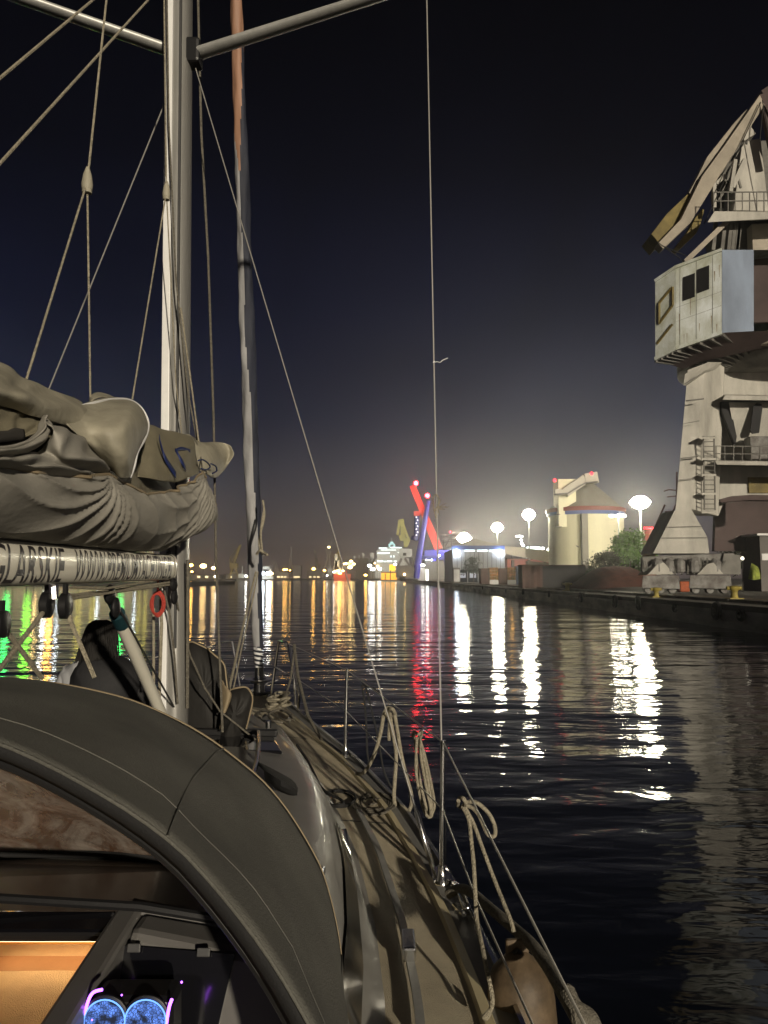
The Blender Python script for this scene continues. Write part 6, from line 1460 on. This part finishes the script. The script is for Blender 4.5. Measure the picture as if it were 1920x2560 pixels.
# face details on the far side of the head
q = MB(); q.ball(V(0, .115, HZc - .01), .014, 8, 6, (.8, 1, 1.3)); q.ball(V(-.10+.015, .02, HZc - .01), .02, 8, 6, (.5, 1, 1.5)); q.ball(V(.085, .02, HZc - .01), .02, 8, 6, (.5, 1, 1.5)); q.build('nose_and_ears', M['skin'], body, smooth=True)
q = MB(); q.ball(V(-.03, .098, HZc + .01), .010, 8, 6); q.ball(V(.03, .098, HZc + .01), .010, 8, 6); q.build('eyes', M['white'], body, smooth=True)
q = MB(); q.tube([V(-.022, .102, HZc - .055), V(0, .108, HZc - .057), V(.022, .102, HZc - .055)], .005, 6); q.build('mouth', M['red'], body, smooth=True)
# hair: cap that falls to the shoulder blades, open at the face
rows = []
for j in range(26):
    v = j / 25; z = HZc + .115 - v * .36; r = []
    rad = lerp([(0, .012), (.04, .045), (.12, .083), (.28, .102), (.42, .100), (.6, .098), (.8, .110), (1, .115)], v)
    for k_ in range(33):
        a = -math.pi * 1.5 + (k_ / 32) * math.pi * 2 * (.72 if v > .25 else .999) + (math.pi * 2 * .14 if v > .25 else 0)
        w_ = 1 + .03 * math.sin(k_ * 2.1) + .02 * math.sin(k_ * 5 + j * .3) + (.03 * math.sin(k_ * 3.3) if v > .7 else 0)
        ca, sa = math.cos(a - math.pi), math.sin(a - math.pi)
        r.append(V(ca * rad * w_ - .015 * v, -sa * rad * w_ * 1.08 * -1 * -1 if False else (sa * rad * w_ * 1.08), z - (.03 * math.sin(k_ * 1.7) if v > .95 else 0)))
    rows.append(r)
q = MB(); q.grid(rows); hair = q.build('hair', M['hair'], t, smooth='full', solid=.012)
q = MB(); rh = random.Random(9)
for i in range(150):
    a = rh.uniform(-2.9, -.25) if i % 5 else rh.uniform(-3.3, .2); r0 = .100 + rh.uniform(-.002, .008); ca, sa = math.cos(a), math.sin(a); sp_ = rh.uniform(.95, 1.25); L_ = rh.uniform(.27, .36)
    q.tube(cr_pts([V(ca * .03, sa * .035, HZc + .124), V(ca * r0 * .72, sa * r0 * .8, HZc + .095), V(ca * r0, sa * r0 * 1.05, HZc + .02), V(ca * r0 * sp_ * 1.02 + rh.uniform(-.006, .006), sa * r0 * 1.12, HZc - .09), V(ca * r0 * sp_ * 1.18 + rh.uniform(-.012, .012), sa * r0 * 1.22 - .02, HZc + .12 - L_)], 10), [.004, .006, .0065, .0065, .006, .006, .005, .004, .003, .0015], 5, caps=False)
q.build('hair_strands', M['hair'], hair, smooth='full')
# make sure the crown and nape are covered
q = MB(); q.ball(V(0, -.005, HZc + .02), .104, 18, 14, (.98, 1.0, 1.0)); q.grid(rails([[V(-.10,-.03,HZc+.0), V(-.05,-.10,HZc+.0), V(.03,-.105,HZc+.0), V(.09,-.05,HZc+.0)], [V(-.115,-.04,HZc-.10), V(-.06,-.12,HZc-.11), V(.03,-.12,HZc-.12), V(.10,-.06,HZc-.11)], [V(-.14,-.03,HZc-.19), V(-.08,-.13,HZc-.22), V(.02,-.135,HZc-.24), V(.09,-.08,HZc-.21)]], 20, 14)); q.build('hair_back', M['hair'], hair, smooth='full', solid=.006)
# top and jacket
def torso(name, m, k0, k1, grow, zs, par):
    rows = []
    for z, w_, d_ in zs:
        r = []
        for k_ in range(k0, k1 + 1):
            a = 2 * math.pi * k_ / 40; f = 1 + .02 * math.sin(k_ * 1.9 + z * 30)
            r.append(V(math.cos(a) * (w_ + grow) * f, math.sin(a) * (d_ + grow) * f, z))
        rows.append(r)
    q = MB(); q.grid(rows); return q.build(name, m, par, smooth='full', solid=.006)
zs = [(z0 - .06, .19, .15), (z0 + .08, .19, .15), (z0 + .22, .205, .15), (z0 + .34, .225, .145), (z0 + .42, .235, .13), (z0 + .47, .20, .11), (z0 + .51, .13, .09), (z0 + .535, .07, .07)]
torso('shirt', M['shirt'], 0, 40, .01, zs, t)
torso('jacket', M['jacket'], 27, 46, .035, [(z, w_ * 1.06, d_ * 1.1) for z, w_, d_ in zs], t)
for s_ in (-1, 1):
    q = MB(); q.tube(cr_pts([V(s_*.17,.0,z0+.43), V(s_*.23,.02,z0+.34), V(s_*.265,.05,z0+.18), V(s_*.22,.17,z0+.15), V(s_*.17,.27,z0+.16)], 16), [.075 - .0025 * i for i in range(16)], 12); q.build('sleeve', M['jacket'] if s_ > 0 else M['shirt'], t, smooth=True)
    q = MB(); q.tube(cr_pts([V(s_*.09,.0,z0+.0), V(s_*.12,.25,z0+.06), V(s_*.12,.47,z0+.10), V(s_*.12,.53,z0-.1), V(s_*.12,.56,z0-.26)], 18), [.10 - .0025 * i for i in range(18)], 12); q.build('trouser_leg', M['trousers'], t, smooth=True)
    q = MB(); q.ball(V(s_*.12,.64,z0-.31), .055, 12, 8, (.8, 2.2, .8)); q.build('shoe', M['black'], t, smooth=True)

# ---------------- two beanbags propped on the coachroof
def beanbag(outline, Y, th, label):
    c = PY(sum(p[0] for p in outline) / len(outline), max(p[1] for p in outline), Y)
    t = thing('beanbag', label, 'beanbag', (c.x, Y, c.z), 'dark beanbags on the foredeck')
    cc = Vector((0,0,0)); P_ = cr_pts([PY(x, y, Y) for x, y in outline + [outline[0]]], 41)[:-1]
    cen = sum(P_, Vector()) / len(P_)
    rows = []
    for i in range(13):
        u = i / 12; a = math.pi * u; k_ = max(math.sin(a), .02) ** .45; yy = Y + th * (u)
        rows.append([Vector((cen.x + (p.x - cen.x) * k_ * (yy / Y), yy + .01 * math.sin(j * .9 + i), cen.z + (p.z - cen.z) * k_)) for j, p in enumerate(P_)])
    q = MB(); q.grid(rows, closed_u=True); q.add(rows[0], [tuple(range(40))]); q.add(rows[-1], [tuple(range(40))]); q.build('cover', M['beanbag'], t, smooth='full')
    r = rows[5]; q = MB(); q.tube(r + [r[0]], .007, 6); q.build('piping', M['piping'], t, smooth=True)
beanbag([(440,1640),(462,1608),(492,1618),(520,1638),(545,1662),(554,1700),(560,1770),(556,1830),(540,1880),(440,1880)], 5.15, .34, 'large upright dark beanbag right beside the mast foot')
beanbag([(556,1760),(566,1733),(590,1724),(610,1726),(622,1742),(621,1772),(612,1812),(598,1850),(575,1872),(545,1876),(544,1820)], 4.95, .26, 'smaller dark beanbag in front of the furling drum')
t = thing('folded_towel', 'small tan towel tucked between the two beanbags', 'towel', PY(565, 1800, 5.0)); q = MB(); q.grid(rails([[PY(556,1700,5.0), PY(554,1740,4.98), PY(553,1790,4.96)], [PY(562,1715,4.97), PY(572,1735,4.93), PY(560,1785,4.93)], [PY(566,1722,5.0), PY(578,1738,4.97), PY(568,1770,4.97)]], 14, 9)); q.build('cloth', M['piping'], t, smooth='full', solid=.01)

# ---------------- red line coil hung at the gooseneck
c = PY(394, 1500, 4.1); t = thing('red_line_coil', 'small coil of red line hanging near the mast under the boom', 'rope coil', c)
q = MB()
for k_ in range(6):
    a_ = .03 + .006 * math.sin(k_ * 2.2); q.tube([c + Vector((math.sin(i * math.pi / 10) * a_ * (1 + .2*k_/6), .006 * k_ - .015, -.02 - math.cos(i * math.pi / 10) * (.05 + .004 * k_))) for i in range(21)], .0035, 5)
q.build('coil', M['red'], t, smooth=True)
q = MB(); q.tube([c + Vector((0,0,.03)), c + Vector((.0,0,.09)), c + Vector((-.01,.02,.13))], .006, 6); q.build('hitch', M['red'], t, smooth=True)

# ---------------- ropes hung on the lifeline
def hang(name, label, cat, org, strands, m='rope', rad=.010, grp=None):
    t = thing(name, label, cat, org, grp)
    for nm, pts in strands:
        q = MB(); q.tube(cr_pts(pts, max(24, len(pts) * 8)), rad, 8); q.build(nm, M[m], t, smooth=True)
    return t
Yc1 = 4.78
P = lambda x, y, dy=0: PY(x, y, Yc1 + dy)
hang('hanging_rope', 'cream rope on the lifeline with one loop drooping onto the deck, farthest forward', 'rope', P(975, 1772),
  [('coil', [P(984,1775,.03), P(970,1770), P(960,1785), P(952,1830), P(938,1880), P(920,1918), P(905,1934), P(892,1934,.1)]),
   ('coil', [P(975,1782), P(978,1810,-.05), P(990,1880,-.05), P(988,1940,-.08), P(985,1990,-.1), P(990,2018,-.1), P(1004,2033,-.1), P(1020,2030,-.1), P(1029,2005,-.1), P(1026,1975,-.05), P(1013,1930), P(1002,1880), P(994,1830), P(986,1785), P(980,1772,.03)]),
   ('hitch', [P(968,1785), P(974,1800,-.03), P(973,1835,-.03), P(973,1850,-.02)]), ('hitch', [P(966,1780,.04), P(980,1772,-.05), P(988,1790,.02), P(974,1800,.05), P(966,1784,-.04)])], rad=.0115, grp='mooring ropes hung on the starboard lifeline')
Yc1 = 4.0
hang('hanging_rope', 'thin tan rope hanging in long narrow loops just forward of the shrouds', 'rope', P(1045, 1838),
  [('coil', [P(1038,1845), P(1040,1880), P(1046,1930), P(1056,1980), P(1068,2025), P(1076,2042), P(1080,2030), P(1076,1990), P(1066,1930), P(1056,1880), P(1050,1845)]),
   ('coil', [P(1042,1848,-.03), P(1040,1890,-.03), P(1040,1930,-.03), P(1050,1990,-.04), P(1062,2030,-.05), P(1074,2043,-.05), P(1076,2020,-.02), P(1062,1950), P(1052,1890), P(1046,1850)]),
   ('coil', [P(1050,1850,.05), P(1062,1890,.05), P(1076,1950,.05), P(1086,2010,.05), P(1080,2035,.04)]),
   ('hitch', [P(1032,1840,.04), P(1036,1830), P(1046,1836,-.05), P(1054,1828), P(1052,1842,.04), P(1040,1846,-.03), P(1032,1838,.03)])], rad=.0075, grp='mooring ropes hung on the starboard lifeline')
Yc1 = 2.95
hang('hanging_rope', 'nearest rope knotted on the lifeline, with a side loop, holding the fender', 'rope', P(1150, 2005),
  [('hitch', [P(1146,2010,.02), P(1148,1996), P(1158,1996,-.04), P(1164,2008,-.03), P(1156,2018,.02), P(1145,2014,.03), P(1146,2002,-.03)]),
   ('side_loop', [P(1160,2012), P(1168,2006,-.03), P(1182,2004,-.04), P(1200,2012,-.05), P(1222,2034,-.05), P(1236,2062,-.05), P(1238,2085,-.05), P(1230,2092,-.05), P(1218,2084,-.05), P(1208,2062,-.03), P(1196,2036,-.02), P(1178,2018), P(1160,2014)]),
   ('tail', [P(1156,2016), P(1172,2050,-.03), P(1178,2100,-.05), P(1184,2160,-.1), P(1188,2230,-.15), P(1192,2300,-.2), P(1204,2360,-.3), P(1218,2430,-.4), P(1230,2490,-.45), P(1228,2520,-.45), P(1216,2536,-.45), P(1210,2542,-.45), P(1216,2545,-.44), P(1226,2528,-.42)]),
   ('tail', [P(1162,2018), P(1184,2060), P(1206,2120,-.03), P(1232,2190,-.08), P(1258,2255,-.15), P(1276,2300,-.2), P(1284,2330,-.22)])], rad=.0075, grp='mooring ropes hung on the starboard lifeline')
Yc1 = 5.6
hang('hanging_rope', 'black cord tied to the lifeline and trailing outboard behind the second stanchion', 'rope', P(912, 1712),
  [('tail', [P(905,1712), P(912,1760), P(916,1820), P(918,1880), P(924,1910)]), ('tail', [P(914,1715), P(930,1780), P(946,1850), P(958,1920), P(975,1962), P(984,1970)]), ('hitch', [P(905,1712), P(920,1716,-.03), P(934,1722), P(946,1730), P(940,1724,.03), P(912,1712)])], m='ropeb', rad=.007, grp='mooring ropes hung on the starboard lifeline')
# fender
fe = PY(1290, 2352, 2.70)
t = thing('boat_fender', 'large dirty tan fender hanging outside the hull on a rope', 'fender', fe)
ax = Vector((.07, -.06, -1)).normalized()
q = MB(); q.lathe(fe, [(.012, .030), (.034, .034), (.042, .045), (.060, .060), (.088, .085), (.106, .125), (.112, .18), (.112, .72), (.100, .78), (.06, .83), (.03, .85)], 28, ax); q.build('fender_body', M['fender'], t, smooth='full')
q = MB(); q.hexa([fe + Vector((-.034,-.012,-.05)), fe + Vector((.040,-.012,-.05)), fe + Vector((.040,.012,-.05)), fe + Vector((-.034,.012,-.05))], [fe + Vector((-.036,-.010,.005)), fe + Vector((.046,-.010,.012)), fe + Vector((.046,.010,.012)), fe + Vector((-.036,.010,.005))]); q.build('fender_eye', M['fender'], t, bevel=.006)
q = MB(); q.tube([fe + Vector((-.012,-.02,-.03)), fe + Vector((0,-.024,-.018)), fe + Vector((.012,-.02,-.03))], .006, 6); q.build('eye_hole', M['black'], t)
# heavy mooring warp led through the fairlead
q = MB(); q.tube(cr_pts([PY(1120,2235,3.4), PY(1150,2222,3.35), PY(1180,2232,3.2), PY(1215,2262,3.05), PY(1255,2295,2.9), PY(1290,2325,2.8), PY(1330,2362,2.65), PY(1372,2420,2.5), PY(1412,2490,2.3), PY(1450,2560,2.1), PY(1480,2640,1.95)], 50), .020, 10)
tag(q.build('mooring_warp', M['roped'], loc=PY(1200,2250,3.1), smooth=True), 'thick grey mooring warp running over the gunwale above the fender', 'rope')
q = MB()
bz = PY(1440, 2540, 2.0)
for k_ in range(5):
    q.tube(cr_pts([PY(1413 + k_ * 3, 2480, 1.98), PY(1424 + k_ * 5, 2500 + k_ * 4, 1.96), PY(1440 + k_ * 10, 2530 + k_ * 3, 1.94), PY(1446 + k_ * 14, 2600, 1.92)], 16), .014, 8)
q.tube(cr_pts([PY(1408,2475,2.0), PY(1420,2468,1.96), PY(1430,2476,1.98), PY(1414,2482,2.0)], 16), .008, 6)
tag(q.build('rope_bundle', M['roped'], loc=bz, smooth=True), 'bundle of grey rope tied at the lower right end of the lifeline', 'rope')
# fairlead, cleat, deck fillers
q = MB(); q.tube(cr_pts([PZ(1134,2212,1.26), PZ(1146,2222,1.275), PZ(1158,2250,1.275), PZ(1170,2276,1.26)], 14), [.012] + [.018] * 12 + [.012], 10); q.build('fairlead', M['steel'], yacht, smooth='full')
q = MB()
for px, py in ((1138,2264),(1146,2258),(1152,2278),(1160,2286),(1140,2280)): q.ball(PZ(px, py, 1.222), .008, 8, 6, (1.3,1.3,.8))
q.bar(PZ(1136,2262,1.23), PZ(1160,2288,1.23), .02, .012); q.build('cleat', M['steel'], yacht, smooth=True)
def cleat(y, t_):
    x = AX(y) + t_; z = zg(y) + .01; q = MB(); q.tube([(x, y-.09, z+.05), (x, y-.05, z+.045), (x, y+.05, z+.045), (x, y+.09, z+.05)], [.007,.010,.010,.007], 8); q.tube([(x, y-.03, z), (x, y-.03, z+.045)], .010, 8); q.tube([(x, y+.03, z), (x, y+.03, z+.045)], .010, 8); q.build('cleat', M['steel'], yacht, smooth=True)
cleat(6.9, hb(6.9) - .2); cleat(6.9, -hb(6.9) + .2)
# heap of pale line on the foredeck, and dark sheet coil on the side deck
rnd = random.Random(3); pts = []
for i in range(70):
    a = i * .62 + rnd.uniform(-.2, .2); rr_ = .10 + rnd.uniform(-.045, .05); pts.append(PZ(700, 1762, 1.41) + Vector((math.cos(a) * rr_ * .8, math.sin(a) * rr_ * 2.0 - .1, .010 + i * .0012 + rnd.uniform(0, .012))))
q = MB(); q.tube(cr_pts(pts, 380), .011, 6); tag(q.build('rope_heap', M['rope'], loc=PZ(700,1762,1.41), smooth=True), 'untidy heap of pale rope on the foredeck by the starboard pulpit leg', 'rope')
q = MB(); q.tube(cr_pts([PZ(625,1768,1.43), PZ(660,1776,1.43), PZ(690,1790,1.42), PZ(715,1800,1.42), PZ(728,1795,1.42), PZ(715,1780,1.42), PZ(690,1776,1.43), PZ(672,1786,1.43), PZ(680,1800,1.43), PZ(705,1806,1.42)], 90), .010, 6); tag(q.build('deck_line', M['roped'], loc=PZ(660,1776,1.43), smooth=True), 'long grey line snaking across the foredeck aft of the pale rope heap', 'rope')
pts = [PZ(742,1862,1.36)] + [PZ(x, y, 1.30) for x, y in ((768,1900),(786,1935),(800,1965),(822,1985),(850,1998),(858,2010),(835,2014),(815,2008))]
q = MB(); q.tube(cr_pts(pts, 70), .009, 6)
c = PZ(848, 2008, 1.25)
for k_ in range(3): q.tube([c + Vector((math.cos(i * .35) * (.07 + .014 * k_), math.sin(i * .35) * (.13 + .02 * k_), .012 * k_ + .005)) for i in range(19)], .008, 6)
tag(q.build('dark_sheet_coil', M['ropeb'], loc=c, smooth=True), 'black sheet led aft along the coachroof and coiled on the side deck', 'rope')
c = PZ(934, 2012, 1.25); q = MB()
for k_ in range(5): q.tube([c + Vector((math.cos(i * .33) * (.075 + .013 * k_), math.sin(i * .33) * (.13 + .022 * k_), .006 + .004 * math.sin(i + k_))) for i in range(20)], .0075, 6)
q.tube(cr_pts([c + Vector((-.03,-.05,.015)), c + Vector((.02,-.03,.02)), c + Vector((.0,.04,.02)), c + Vector((.05,.07,.015))], 14), .006, 6)
tag(q.build('flat_coil', M['roped'], loc=c, smooth=True), 'flat coil of dark line lying on the side deck against the toe moulding', 'rope')
# rag tied to the cap shroud
def on_shroud(py):
    a, b = CHN + Vector((.01,.03,0)), tipS
    for i in range(1000):
        p = a.lerp(b, i / 999); d = p - Vector((0,0,EYE)); f = d.y * CT + d.z * ST; v = (-d.y * ST + d.z * CT) / f
        if 1280 - v * 1920 <= py: return p
    return b
c = on_shroud(1262); t = thing('frayed_cord', 'frayed pale cord knotted around the starboard shroud', 'cord', c)
k_ = c.y / 1920
def cpt(dx, dy, dd=0): return c + Vector((dx * k_, dd, -dy * k_))
q = MB(); q.tube(cr_pts([cpt(-2,35), cpt(-8,10,-.01), cpt(-9,-15,-.01), cpt(-2,-24,-.012), cpt(5,-14,-.012), cpt(3,5,-.01), cpt(-4,14,-.01), cpt(4,20,.01)], 30), .0035, 6); q.build('knot', M['rope'], t, smooth=True)
q = MB()
for a_, b_, e2 in (((4,8),(14,2),(26,-4)), ((4,10),(16,10),(34,4)), ((3,12),(12,14),(22,12)), ((3,6),(8,-6),(12,-14)), ((3,14),(6,24),(8,28)), ((4,9),(20,6),(30,10))): q.tube(cr_pts([cpt(*a_), cpt(*b_, -.01), cpt(*e2, .01)], 8), [.003 - .0003 * i for i in range(8)], 5)
q.build('frayed_end', M['rope'], t, smooth=True)
c = on_shroud(905); k_ = c.y / 1920; t = thing('shroud_tape', 'tiny pale scrap of tape fluttering from the upper starboard shroud', 'tape', c)
q = MB(); q.tube(cr_pts([cpt(0,2), cpt(8,-1,.005), cpt(16,2,-.005), cpt(22,-4), cpt(36,-10)], 14), .0022, 5); q.build('tape_strip', M['white'], t, smooth=True)
q = MB(); q.tube([cpt(-1,3), cpt(1,-2)], .005, 6); q.build('wrap', M['white'], t)
